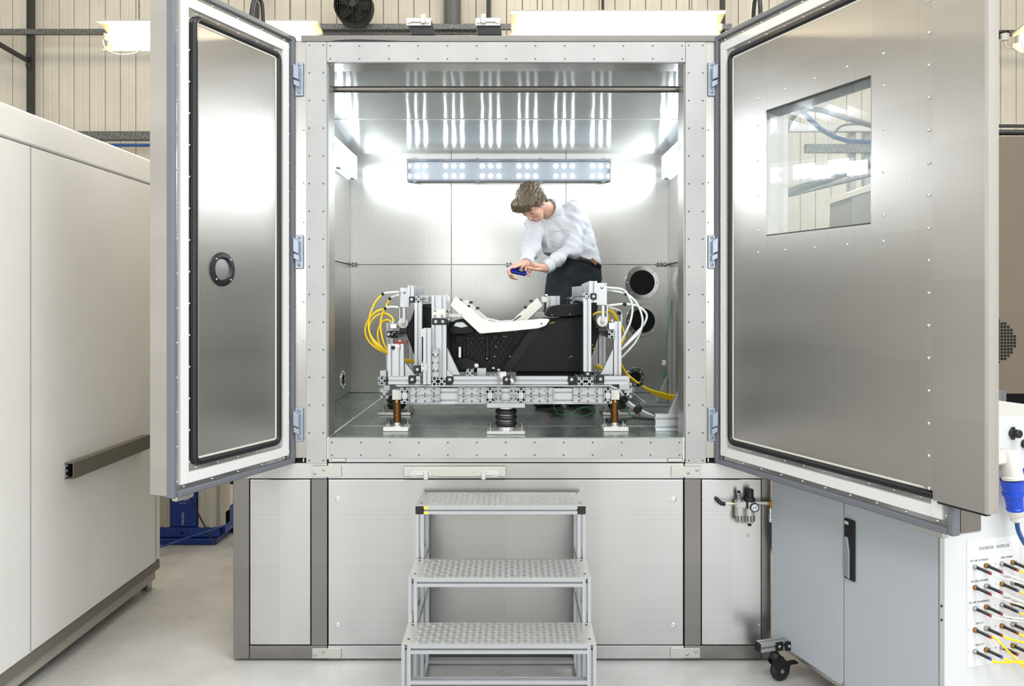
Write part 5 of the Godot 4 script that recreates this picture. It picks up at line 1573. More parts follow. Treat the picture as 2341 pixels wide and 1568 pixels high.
func build_rig() -> void:
	rig_origin = Vector3(-0.03, DECK, -0.55)
	var c := thing("test_frame", "bench-high frame of aluminium slot profiles on air springs and jack screws inside the chamber", "test frame", rig_origin + Vector3(0, 0.001, 0))
	var d := 4.46
	# lower frame
	for q in [[934.0, 1112.0], [1129.0, 1183.0], [1199.0, 1382.0]]:
		var a := at(q[0], 905, d + 0.045)
		var b := at(q[1], 905, d + 0.045)
		rp("front_beam", profile(a, b, 0.044, 2), M.alu, c)
	for px in [925.0, 1120.5, 1191.0, 1390.0]:
		bearer(c, px, 905, d, 5.3, 0.044, 2, "floor_bearer")
	rp("rear_beam", profile(at(880, 870, 5.33) + Vector3(0, -0.1, 0), at(1436, 870, 5.33) + Vector3(0, -0.1, 0), 0.044, 2), M.alu, c)
	for q in [[936, 1006], [1046, 1111], [1131, 1147], [1166, 1182], [1201, 1266], [1310, 1380]]:
		cast_bracket(c, q[0], 886.5, q[1], 903.0, d + 0.002)
		cast_bracket(c, q[0], 904.0, q[1], 920.5, d + 0.002)
	# wedge-shaped stiffeners below the outer brackets
	gusset(c, [[934, 920], [1006, 920], [1006, 917], [934, 924]], d + 0.01, 0.03)
	gusset(c, [[1310, 917], [1310, 920], [1382, 924], [1382, 920]], d + 0.01, 0.03)
	rp("deck_plate", shot(905, 884, 1400, 881.5, d + 0.01, 0.12, 0.001), M.alu_plate, c)
	jack_screw(c, 908, 4.56)
	jack_screw(c, 1405, 4.56)
	air_spring(c, Vector3(at(1157, 0, 4.49).x, DECK, 4.3 - 4.49), 0.061, 0.098, Vector3(0.21, 0, 0.2))
	air_spring(c, Vector3(at(906, 0, 5.24).x, DECK, 4.3 - 5.24), 0.061, 0.098, Vector3(0.21, 0, 0.2))
	air_spring(c, Vector3(at(1411, 0, 5.24).x, DECK, 4.3 - 5.24), 0.061, 0.098, Vector3(0.21, 0, 0.2))
	for s in [[906.0], [1411.0]]:
		rp("rear_bearer", profile(Vector3(at(s[0], 0, 5.24).x, at(0, 905, d).y - 0.002, 4.3 - 5.36), Vector3(at(s[0], 0, 5.24).x, at(0, 905, d).y - 0.002, 4.3 - 4.75), 0.044, 2), M.alu, c)
	# second layer
	for q in [[889.0, 935.0], [950.0, 962.0], [1036.0, 1150.0], [1167.0, 1299.0], [1364.0, 1366.0], [1380.0, 1433.0]]:
		if q[1] - q[0] > 5:
			rp("top_beam", profile(at(q[0], 869, 4.53), at(q[1], 869, 4.53), 0.044), M.alu, c)
	for px in [993.0, 1009.5, 1330.0, 1347.5]:
		bearer(c, px, 872.5, 4.47, 5.25)
	bearer(c, 873, 871, 4.6, 5.28)
	bearer(c, 1424, 884, 4.75, 5.3)
	rp("side_pad", shot(868, 861, 884, 848, 4.66, 0.05, 0.003), M.alu_plate, c)
	rp("side_pad", shot(1415, 892, 1440, 861, 4.7, 0.05, 0.003), M.alu_plate, c)
	rp("side_pad", shot(876, 893, 892, 880, 4.7, 0.06, 0.003), M.alu, c)
	bearer(c, 1074, 854, 4.55, 5.1, 0.04)
	for q in [[942, 868], [1028, 868], [1307, 868], [1373, 867], [1343.5, 855], [1158, 868], [954, 845]]:
		joiner(c, q[0], q[1], 4.50)
	# left-hand towers
	upright(c, 906, 786, 861, 4.53, 0.044, 2)
	rp("red_plate", shot(901, 785, 929, 781, 4.51, 0.06, 0.001), M.red, c)
	rp("red_plate_bolt", dots([at(914, 781, 4.54)], Vector3.UP, 0.010, 0.01, 8), M.zinc, c)
	rp("knob_bolt", dots([at(899, 795, 4.508)], Vector3.BACK, 0.012, 0.02, 12), M.black, c)
	rp("clamp_pad", shot(894, 801, 914, 788, 4.506, 0.012, 0.003).dome(at(911, 795, 4.506), Vector3.BACK, 0.008, 0.006), M.cast, c)
	gusset(c, [[925, 828], [925, 861], [953, 861]], 4.535)
	upright(c, 892, 738, 861, 4.95, 0.042)
	joiner(c, 888.5, 764.5, 4.64, 9, 14)
	bearer(c, 901, 765, 4.63, 5.3, 0.043)
	rp("valve_block", shot(891, 752, 907, 740, 4.66, 0.06, 0.004).dome(at(898, 739, 4.68), Vector3.UP, 0.012, 0.014), M.chrome, c)
	actuator(c, -1.0, 924, 4.7, 914, 935, 658, 703, 923, 739)
	for i in 5:
		upright(c, 940 + i * 5.6, 653 + i * 1.4, 692, 4.68 + 0.13 * i, 0.036, 1, "spacer_column")
	joiner(c, 941, 685, 4.6, 12.5, 14)
	bearer(c, 956.5, 685, 4.6, 5.25, 0.038)
	rp("top_rail", profile(at(963, 682, 4.72), at(980, 684, 4.72), 0.034, 1), M.alu, c)
	upright(c, 957, 692, 861, 4.62, 0.042)
	upright(c, 977, 750, 878, 4.47, 0.042)
	rp("slide_plate", shot(961, 771, 969, 752, 4.46, 0.02, 0.003), M.cast, c)
	rp("slide_plate", shot(978, 768, 987, 750, 4.49, 0.02, 0.003), M.alu_plate, c)
	rp("slide_clamp", shot(962, 850, 978, 830, 4.455, 0.02, 0.003).dome(at(969, 828, 4.45), Vector3.BACK, 0.008, 0.006).dome(at(969, 845, 4.45), Vector3.BACK, 0.008, 0.006), M.cast, c)
	rp("slide_slot", shot(966, 839, 974, 835, 4.4545, 0.001, 0.0), M.black, c)
	upright(c, 1004, 675, 862, 4.52, 0.041, 2)
	var pl := rp("joint_plate", shot(987, 727, 1018, 706, 4.495, 0.008, 0.002), M.cast, c)
	for q in [[994.5, 710], [994.5, 722], [1011, 722]]:
		part("plate_bolt", dots([at(q[0], q[1], 4.495)], Vector3.BACK, 0.008, 0.006, 10), M.zinc, pl)
	part("plate_window", shot(1005, 717, 1017, 706.5, 4.4945, 0.001, 0.0), M.alu_worn, pl)
	joiner(c, 1004, 735.5, 4.495, 34, 15, 2)
	rp("toggle_clamp", shot(1017, 690, 1028, 678, 4.53, 0.03, 0.003).dome(at(1021, 677, 4.545), Vector3.UP, 0.008, 0.01), M.plastic_light, c)
	rp("stub_arm", shot(1021, 726, 1055, 717.5, 4.56, 0.03, 0.002), M.alu_plate, c)
	rp("arm_bolts", dots([at(1025, 711, 4.56), at(1025, 731, 4.56)], Vector3.BACK, 0.011, 0.008, 10), M.zinc, c)
	cast_bracket(c, 986, 798, 1004, 862, 4.47)
	gusset(c, [[1022, 795], [1022, 858], [1052, 858]], 4.53)
	gusset(c, [[1021, 846], [1021, 861], [1038, 861]], 4.5, 0.01)
	upright(c, 944, 770, 845, 5.15, 0.042)
	# right-hand towers
	upright(c, 1342, 684, 849, 4.49, 0.043)
	bearer(c, 1341, 678.5, 4.47, 5.25, 0.042)
	joiner(c, 1357, 678, 4.5, 14, 15)
	upright(c, 1355, 643, 692, 4.53, 0.046)
	for i in 4:
		upright(c, 1347 - i * 3.6, 645.5 + i * 1.4, 671, 4.66 + 0.14 * i, 0.034, 1, "spacer_column")
	actuator(c, 1.0, 1379, 4.52, 1364, 1388, 647, 698, 1379, 735)
	letters("scribed_letters", "AM", 0.02, c, Transform3D(Basis(Vector3.BACK, -0.06), at(1373, 692, 4.5185) - rig_origin), M.cast)
	bearer(c, 1399, 764.5, 4.58, 5.3, 0.042)
	upright(c, 1411, 735, 857, 4.62, 0.042)
	rp("valve_block", shot(1391, 754, 1407, 738, 4.6, 0.05, 0.004).dome(at(1399, 737, 4.62), Vector3.UP, 0.012, 0.02), M.chrome, c)
	gusset(c, [[1402, 797], [1402, 857], [1372, 857]], 4.6)
	upright(c, 1358, 763, 850, 5.15, 0.042)
	upright(c, 1376, 763, 850, 5.15, 0.042)
	rp("rear_panel", shot(1352, 850, 1364, 780, 5.0, 0.01, 0.001), M.alu_plate, c)
	for i in 5:
		upright(c, 1333 - i * 4.8, 654.0 + i * 0.6, 690, 5.0 + 0.06 * i, 0.036, 1, "spacer_column")
	bearer(c, 1312.5, 687, 4.98, 5.35, 0.042)
	for i in 3:
		rp("guide_block", shot(1297 + i * 9, 695 - i, 1305 + i * 9, 682 - i, 5.05 - 0.05 * i, 0.05, 0.004), M.black, c)
	rp("rear_top_rail", profile(at(1318, 680, 5.0), at(1334, 676, 4.75), 0.036), M.alu, c)
	upright(c, 1264, 677, 735, 5.06, 0.042, 2)
	rp("toggle_clamp", shot(1238, 692, 1252, 678, 5.0, 0.04, 0.004).dome(at(1249, 676, 5.0), Vector3.UP, 0.01, 0.01), M.plastic_light, c)
	rp("stub_arm", shot(1222, 726, 1252, 714, 5.02, 0.03, 0.002), M.alu_worn, c)
	upright(c, 1264, 735, 862, 5.06, 0.042, 2)
	# small parts lying along the middle
	rp("bolt_block", shot(1090, 861, 1112, 842, 4.62, 0.04, 0.004), M.alu_plate, c)
	rp("carriage_block", shot(1137, 865, 1158, 851, 4.5, 0.06, 0.003), M.cast, c)
	rp("carriage_bolts", dots([at(1140, 847, 4.56), at(1128, 843, 4.6)], Vector3.UP, 0.012, 0.012, 8), M.zinc, c)
	rp("stud_rod", MB.new().rod(at(1140, 846, 4.49), at(1140, 880, 4.49), 0.004, 8), M.zinc, c)
	rp("bench_plate", shot(1096, 851, 1180, 847, 4.75, 0.2, 0.002), M.cast, c)
	rp("long_slide", shot(1180, 862, 1335, 851, 4.75, 0.05, 0.002), M.console_black, c)

# ---------------------------------------------------------------- the car centre console on the rig
func px_poly(pts: Array, d: float) -> PackedVector2Array:
	var p := PackedVector2Array()
	for q in pts:
		var v := at(q[0], q[1], d)
		p.append(Vector2(v.x, v.y))
	return p

# rounds the corners of an outline
func soften(p: PackedVector2Array, r: float, n := 4) -> PackedVector2Array:
	var o := PackedVector2Array()
	var m := p.size()
	for i in m:
		var a := p[(i + m - 1) % m]
		var b := p[i]
		var c := p[(i + 1) % m]
		var ra := minf(r, a.distance_to(b) * 0.45)
		var rc := minf(r, c.distance_to(b) * 0.45)
		var s := b + (a - b).normalized() * ra
		var e := b + (c - b).normalized() * rc
		for k in n + 1:
			var t := float(k) / n
			o.append(s.lerp(b, t).lerp(b.lerp(e, t), t))
	return o

func slab(pts: Array, d: float, th: float, r := 0.004, bev := 0.004) -> MB:
	return MB.new().prism(soften(px_poly(pts, d), r), 4.3 - d - th, 4.3 - d, Transform3D(), minf(bev, r * 0.45), 0.8)

func build_console() -> void:
	rig_origin = Vector3(-0.05, at(0, 861, 4.53).y + 0.02, -0.5)
	var c := thing("centre_console", "black car centre console with cream V-shaped side trims, clamped in the test frame", "car console", rig_origin)
	rp("side_panel", slab([[1256, 731], [1300, 726], [1350, 720], [1371, 761], [1352, 817], [1343, 850], [1156, 850], [1214, 756], [1240, 750]], 4.63, 0.28, 0.01, 0.008), M.console, c)
	rp("corner_band", slab([[1230, 751], [1210, 755], [1150, 842], [1155, 849], [1168, 849], [1238, 757]], 4.625, 0.02, 0.003, 0.003), M.console_black, c)
	var ap := PackedVector2Array()
	rp("armrest_lid", slab([[1249, 724], [1250, 708], [1262, 700], [1290, 696.5], [1337, 694], [1342, 720], [1300, 725]], 4.605, 0.32, 0.016, 0.012), M.console, c)
	rp("lid_joint", slab([[1252, 728], [1300, 727], [1345, 722], [1345, 725], [1300, 729.5], [1254, 731]], 4.622, 0.2, 0.001, 0.0), M.gap, c)
	rp("left_panel", slab([[928, 761], [943, 720], [947, 704], [988, 701], [1020, 730], [1030, 745], [1030, 800], [1040, 848], [968, 846], [947, 812]], 4.66, 0.26, 0.012, 0.008), M.console, c)
	rp("left_lid", slab([[951, 703], [954, 696], [985, 694], [1012, 699], [1010, 704], [988, 705]], 4.655, 0.26, 0.008, 0.005), M.console_black, c)
	rp("inner_wall", slab([[1020, 735], [1230, 745], [1190, 800], [1160, 850], [1030, 850], [1022, 800]], 4.72, 0.16, 0.004, 0.002), M.console_black, c)
	# lattice of ribs
	var box := Rect2(1058, 766, 100, 72)
	for s in [-1, 1]:
		for i in range(-6, 14):
			var x0 := 1058.0 + i * 12.5
			var pts := []
			for k in 25:
				var y := 766.0 + 72.0 * k / 24.0
				var x: float = x0 + (y - 766.0) * 0.72 * s + (0.0 if s > 0 else 36.0)
				var lim := 1190.0 - (y - 766.0) * 0.55
				if x > 1058.0 and x < lim:
					pts.append(at(x, y, 4.712))
			if pts.size() > 4:
				rp("lattice_rib", MB.new().tube([pts[0] + Vector3(0, 0, -0.0065), pts[-1] + Vector3(0, 0, -0.0065)], 0.0022, 5), M.console_black, c)
	for q in [[1110, 764, 1118, 824], [1058, 766, 1064, 838]]:
		rp("stiffening_rib", shot(q[0], q[3], q[2], q[1], 4.70, 0.02, 0.003), M.console_black, c)
	for q in [[1066, 773], [1102, 773]]:
		rp("copper_stud", dots([at(q[0], q[1], 4.712)], Vector3.BACK, 0.006, 0.004), M.brass, c)
	for q in [[1152, 769], [1157, 769], [1134, 793], [1131, 815], [1178, 757], [1113, 820], [1166, 815]]:
		rp("clip_stud", dots([at(q[0], q[1], 4.70)], Vector3.BACK, 0.004, 0.006), M.plastic_light, c)
	rp("lock_case", slab([[1040, 822], [1066, 818], [1096, 830], [1097, 842], [1080, 845], [1050, 847], [1040, 838]], 4.66, 0.05, 0.004, 0.004), M.console_black, c)
	rp("round_button", dots([at(1089, 836, 4.658)], Vector3.BACK, 0.013, 0.006, 16), M.plastic_light, c, "white round button")
	rp("catch_box", slab([[1041, 768], [1058, 767], [1060, 782], [1042, 783]], 4.67, 0.05, 0.003, 0.003), M.console, c)
	rp("white_strip", shot(1048, 818, 1054, 793, 4.655, 0.01, 0.003), M.plastic_light, c)
	rp("knob_case", slab([[1126, 768], [1136, 763], [1140, 775], [1128, 778]], 4.68, 0.04, 0.002, 0.002), M.console_black, c)
	# cup tray behind the trim
	rp("cup_tray", slab([[1025, 757], [1038, 732], [1060, 728], [1088, 758], [1066, 764], [1030, 764]], 4.64, 0.10, 0.012, 0.006), M.console_black, c)
	rp("tray_mat", slab([[1037, 745], [1042, 737], [1058, 736], [1070, 746], [1055, 749]], 4.636, 0.006, 0.004, 0.002), M.hose_white, c)
	# cream trims: the near V and the far V, with clips
	rp("near_trim", slab([[1028, 699], [1097, 763], [1160, 758], [1230, 751], [1249, 744], [1258, 730], [1244, 728], [1150, 737.5], [1122, 737], [1103, 729], [1041, 677]], 4.60, 0.055, 0.009, 0.004), M.trim_cream, c)
	rp("far_trim", slab([[1058, 690], [1066, 685], [1112, 726], [1142, 733], [1172, 731], [1228, 681], [1241, 699], [1200, 738], [1150, 746], [1110, 746]], 4.88, 0.05, 0.009, 0.004), M.trim_cream, c)
	rp("pocket_floor", slab([[1090, 735], [1112, 731], [1145, 736], [1172, 734], [1190, 742], [1150, 750], [1105, 748]], 4.66, 0.22, 0.004, 0.002), M.console_black, c)
	rp("chrome_lining", MB.new().tube([at(1068, 698, 4.68), at(1098, 726, 4.7), at(1135, 734, 4.72), at(1170, 733, 4.74), at(1190, 722, 4.78)], 0.006, 8, 5), M.chrome, c)
	rp("chrome_lining", MB.new().tube([at(1080, 712, 4.62), at(1104, 731, 4.62), at(1150, 737, 4.62), at(1200, 732, 4.62)], 0.005, 8, 5), M.chrome, c)
	for q in [[1052, 686, 4.60], [1071, 700, 4.60], [1077, 691, 4.86], [1092, 704, 4.86], [1201, 702, 4.86], [1214, 688, 4.86]]:
		rp("trim_clip", MB.new().box(at(q[0], q[1], q[2] + 0.02), Vector3(0.022, 0.014, 0.02), 0.005, Transform3D()), M.black, c)
	# vent, chalk marks, felt-pen mark, hanging connector
	rp("vent_frame", slab([[1294, 837], [1295, 817], [1322, 815], [1323, 836]], 4.627, 0.01, 0.004, 0.003), M.console_black, c)
	for i in 5:
		rp("vent_slat", shot(1298, 821.5 + i * 3.2, 1320, 820 + i * 3.2, 4.623, 0.004, 0.001), M.console, c)
	for q in [[1302.5, 720, 1303, 716], [1302, 730, 1302.3, 727], [1304, 729, 1307, 728], [1257, 725, 1258, 722], [1261, 721, 1263, 719], [1256, 738.5, 1260, 739], [1261, 738, 1267, 737], [1302, 821, 1302.5, 815], [1305, 815, 1309, 814], [1353, 790, 1356, 787], [1355, 796, 1358, 797]]:
		var lid: bool = q[1] < 723
		var dd := 4.6035 if lid else 4.629
		rp("chalk_mark", MB.new().tube([at(q[0], q[1], dd), at(q[2], q[3], dd)], 0.0016, 5), M.mark_yellow, c)
	rp("pen_mark", MB.new().tube([at(1235, 742, 4.599), at(1238, 738, 4.599), at(1240, 741, 4.599), at(1236, 739, 4.599), at(1241, 737.5, 4.599)], 0.0012, 5, 3), M.mark_blue, c)
	rp("loose_wire", MB.new().tube([at(1166, 848, 4.58), at(1168, 856, 4.5), at(1174, 862, 4.46), at(1177, 866, 4.46)], 0.003, 6, 4), M.pipe_grey, c)
	var con := rp("connector", slab([[1164, 865], [1178, 859], [1182, 871], [1168, 877]], 4.46, 0.025, 0.003, 0.003), M.pipe_grey, c)
	part("connector_face", slab([[1166, 867], [1171, 864.5], [1175, 873], [1170, 875]], 4.458, 0.003, 0.001, 0.0), M.plastic_light, con)

# ---------------------------------------------------------------- profile stands at the right
func build_stands() -> void:
	var a := at(1463, 935.5, 5.08)
	a.y = DECK + 0.044
	var o := Vector3(at(1500, 0, 5.08).x, DECK, 4.3 - 5.08)
	var c := thing("profile_stand", "tall aluminium profile stand at the rear right, a green wire taped to it", "stand", o, 0.0, "profile stands in the chamber")
	rig_origin = o
	var e := Vector3(1.19, a.y, a.z)
	var bb := rp("base_rail", profile(a, e, 0.043, 2), M.alu, c)
	part("dark_end_discs", profile_bores(a, e, 0.043, 2), M.gap, bb)
	upright(c, 1535, 678, 920, 5.08, 0.046)
	gusset(c, [[1526, 861], [1526, 920], [1498, 920]], 5.065, 0.036)
	var w := []
	for q in [[1536, 682], [1535, 690], [1532, 712], [1529, 735], [1525, 762], [1523, 785], [1521, 815], [1520.5, 822]]:
		w.append(at(q[0], q[1], 5.02))
	rp("thin_wire", MB.new().tube(w, 0.0022, 5, 3), M.wire_green, c)
	rp("wire_tag", shot(1514, 835, 1522, 823, 5.02, 0.006, 0.001), M.plastic_light, c)
	rp("wire_plug", shot(1517, 863, 1523, 848, 5.02, 0.012, 0.002), M.wire_green, c)
	rp("thin_wire", MB.new().tube([at(1518, 834, 5.02), at(1519, 842, 5.02), at(1520, 848, 5.02)], 0.002, 5, 3), M.wire_green, c)
	var a2 := at(1497, 966, 4.53)
	a2.y = DECK + 0.048
	var o2 := Vector3(at(1540, 0, 4.53).x, DECK, 4.3 - 4.53)
	var c2 := thing("profile_stand", "low aluminium profile stand at the front right, cut off by the white frame", "stand", o2, 0.0, "profile stands in the chamber")
	rig_origin = o2
	var e2 := Vector3(1.19, a2.y, a2.z)
	var b2 := rp("base_rail", profile(a2, e2, 0.047, 2), M.alu, c2)
	part("dark_end_discs", profile_bores(a2, e2, 0.047, 2), M.gap, b2)
	var pb := Vector3(1.035, DECK + 0.095, a2.z)
	rp("post", profile(pb, Vector3(pb.x, 2.0, pb.z), 0.046, 1, Vector3.BACK), M.alu, c2)
	gusset(c2, [[1526, 948], [1556, 884], [1568, 884], [1568, 948]], 4.515, 0.036)

# ---------------------------------------------------------------- air hoses and wires on the rig
func strand(called: String, label: String, pts: Array, d0: float, d1: float, r: float, m: Material, group := "", cat := "hose") -> Node3D:
	var q := []
	for i in pts.size():
		q.append(at(pts[i][0], pts[i][1], lerpf(d0, d1, float(i) / (pts.size() - 1))))
	return whole(called, MB.new().tube(q, r, 8, 6), m, label, cat, group)

func left_px(x: float, y: float) -> Array:
	return [800.0 + x / 3.7325, 600.0 + y / 3.7325]

func right_px(x: float, y: float) -> Array:
	return [1150.0 + x / 3.734, 600.0 + y / 3.734]

func build_hoses() -> void:
	var L := [
		["outermost yellow hose loop at the left end of the test frame", [[283, 268], [262, 285], [212, 345], [172, 445], [158, 540], [178, 625], [235, 695], [305, 752], [345, 775]]],
		["yellow hose dropping almost straight from the second white tube at the left tower", [[345, 305], [330, 328], [298, 395], [268, 470], [262, 560], [284, 670], [318, 745], [350, 770]]],
		["widest yellow hose loop, swinging farthest left of the test frame", [[305, 388], [285, 396], [215, 425], [150, 500], [129, 585], [158, 668], [230, 735], [310, 772], [345, 790]]],
		["yellow hose arching from the left valve block out over the loops", [[378, 512], [352, 462], [290, 433], [215, 462], [167, 530], [166, 605], [202, 682], [265, 740], [345, 785]]],
		["smallest yellow hose arch beside the left valve block", [[356, 512], [325, 489], [275, 508], [240, 580], [242, 660], [275, 725], [340, 780]]]]
	var i := 0
	for q in L:
		var pts := []
		for p in q[1]: pts.append(left_px(p[0], p[1]))
		strand("yellow_hose", q[0], pts, 4.69 + 0.014 * i, 4.72 + 0.014 * i, 0.0058, M.hose_yellow, "yellow hoses at the left tower")
		i += 1
	for q in [["upper white tube stub on the left tower plate", [[418, 252], [380, 254], [330, 258], [285, 265]]], ["middle white tube stub on the left tower plate", [[412, 278], [380, 288], [345, 303]]], ["lower white tube stub on the left tower plate", [[415, 384], [370, 378], [335, 380], [305, 387]]]]:
		var pts := []
		for p in q[1]: pts.append(left_px(p[0], p[1]))
		var o := strand("tube_stub", q[0], pts, 4.66, 4.69, 0.0068, M.hose_white, "white tube stubs on the left tower", "tube")
		var e: Array = pts[-1]
		part("fitting", MB.new().tube([at(e[0] + 2, e[1] - 0.5, 4.688), at(e[0] - 3, e[1] + 2.5, 4.692)], 0.009, 8), M.black, o)
	var R := [
		["white", "uppermost white hose bowing right from the right tower plate", [[870, 214], [930, 218], [1030, 235], [1088, 318], [1106, 392], [1082, 520], [1010, 665], [975, 720]]],
		["white", "white hose just under the uppermost one, crossing the upper wall port", [[870, 236], [930, 240], [1050, 268], [1140, 345], [1190, 475], [1172, 580], [1100, 660], [1010, 742], [975, 770]]],
		["white", "white hose with the widest bow, crossing the middle wall port", [[875, 372], [950, 362], [1040, 355], [1150, 372], [1225, 440], [1208, 520], [1150, 590], [1080, 665], [1010, 740], [980, 765]]],
		["white", "lowest white hose slanting down behind the right post", [[885, 386], [945, 392], [1000, 420], [1012, 470], [1008, 520]]],
		["white", "white hose falling steeply past the middle wall port to the right post", [[1195, 520], [1170, 600], [1130, 680], [1070, 750], [1010, 812], [985, 840]]],
		["yellow", "yellow hose outermost of the bunch behind the right tower", [[900, 378], [945, 425], [985, 498], [1025, 570], [1036, 640], [1010, 698], [985, 730]]],
		["yellow", "thick yellow hose in the bunch above the right valve block", [[880, 400], [930, 425], [960, 470], [985, 515]]],
		["yellow", "short yellow hose in the bunch close to the right roller", [[870, 420], [900, 455], [905, 490], [930, 530]]],
		["yellow", "yellow hose end between the right roller and the console", [[765, 452], [790, 432], [830, 425], [880, 430]]]]
	i = 0
	for q in R:
		var pts := []
		for p in q[2]: pts.append(right_px(p[0], p[1]))
		var yel: bool = q[0] == "yellow"
		strand(q[0] + "_hose", q[1], pts, 4.60 + (0.012 * i if not yel else 0.14), 4.66 + 0.014 * i, 0.0066 if not yel else 0.0058, M.hose_yellow if yel else M.hose_white, q[0] + " hoses at the right tower")
		i += 1
	for e in [[1030, 236], [1046, 266], [1036, 355], [990, 430], [912, 218]]:
		var p := right_px(e[0], e[1])
		whole("hose_tie", MB.new().tube([at(p[0] - 2.5, p[1] - 1.5, 4.625), at(p[0] + 3, p[1] + 2, 4.63)], 0.0105, 8), M.black, {1030: "black tie on the uppermost white hose at the right tower", 1046: "black tie on the second white hose at the right tower", 1036: "black tie on the white hose with the widest bow", 990: "black tie on the lowest white hose", 912: "black fitting where the uppermost white hose leaves the right plate"}[e[0]], "cable tie", "black ties on the white hoses")
	# the bundle that runs to the right wall
	var names := ["top strand of the yellow hose bundle running down to the right wall", "second strand of the yellow bundle running to the right wall", "middle strand of the yellow bundle running to the right wall", "fourth strand of the yellow bundle running to the right wall", "lowest strand of the yellow bundle running to the right wall"]
	for k in 5:
		var pts := []
		for p in [[985, 840], [1012, 885], [1062, 962], [1165, 1040], [1250, 1090], [1340, 1125], [1430, 1150], [1560, 1165]]:
			var sp: float = clampf(absf(p[0] - 1165.0) / 200.0, 0.25, 1.0)
			pts.append(right_px(p[0], p[1] + (k - 2) * 9.0 * sp))
		strand("yellow_hose", names[k], pts, 4.78 + 0.013 * k, 4.95 + 0.013 * k, 0.0056, M.hose_yellow, "yellow hose bundle to the right wall")
	whole("hose_tie", MB.new().tube([at(1461, 876, 4.85), at(1463.5, 881.5, 4.85)], 0.02, 10), M.black, "black tie round the yellow hose bundle", "cable tie")
	strand("yellow_hose", "short length of yellow hose showing low between the posts of the left tower", [[918, 822], [928, 824], [940, 825.5], [955, 825]], 4.95, 4.97, 0.013, M.hose_yellow)
	strand("yellow_hose", "yellow hose showing under the middle of the console", [[1128, 840], [1138, 836], [1150, 834], [1162, 838]], 4.85, 4.87, 0.009, M.hose_yellow)
	strand("yellow_hose", "yellow hose behind the big gusset of the right tower", [[1362, 836], [1372, 840], [1385, 846], [1405, 850]], 4.9, 4.9, 0.014, M.hose_yellow)
	# white hose along the deck to the stand, and loose wires
	for k in 3:
		var pts := []
		for p in [[835, 1030], [900, 1065], [990, 1105], [1045, 1180], [1110, 1232], [1190, 1280], [1275, 1318], [1330, 1335]]:
			pts.append(right_px(p[0], p[1] + (k - 1) * 13))
		strand("white_hose", ["upper of the white hoses drooping to the low profile stand", "middle one of the white hoses drooping to the low profile stand", "lower of the white hoses drooping to the low profile stand"][k], pts, 4.62 + 0.02 * k, 4.78 + 0.02 * k, 0.0075, M.hose_white, "white hoses drooping to the low stand")
	whole("hose_tie", MB.new().tube([at(1456, 938, 4.68), at(1460, 933, 4.72)], 0.022, 10), M.black, "black tie round the drooping white hoses", "cable tie")
	whole("hose_tie", MB.new().tube([at(1424, 910, 4.64), at(1430, 917, 4.65)], 0.021, 10), M.black, "black tape where the white hoses leave the frame", "cable tie")
	for q in [["green wire curling on the deck behind the right jack screw", "wire_green", [[770, 1330], [765, 1260], [800, 1205], [880, 1180], [990, 1235], [1060, 1240], [1130, 1180], [1135, 1135]], 4.9, 5.3, 0.0022], ["green wire hanging from the middle of the frame down to the deck", "wire_green", [[428, 1180], [435, 1230], [470, 1290], [560, 1296], [640, 1250], [720, 1235], [760, 1275], [690, 1310], [570, 1300]], 4.75, 4.85, 0.0022], ["green and yellow wire beside the black deck cable", "wire_green", [[1050, 1240], [1060, 1270], [1100, 1305], [1160, 1325], [1260, 1328]], 4.9, 4.75, 0.004], ["black cable lying on the deck by the right jack screw", "black_rubber", [[880, 1335], [900, 1350], [1000, 1352], [1095, 1330], [1180, 1335], [1300, 1338]], 4.72, 4.74, 0.007]]:
		var pts := []
		for p in q[2]: pts.append(right_px(p[0], p[1]))
		strand("loose_wire" if q[1] == "wire_green" else "deck_cable", q[0], pts, q[3], q[4], q[5], M[q[1]], "", "wire" if q[1] == "wire_green" else "cable")

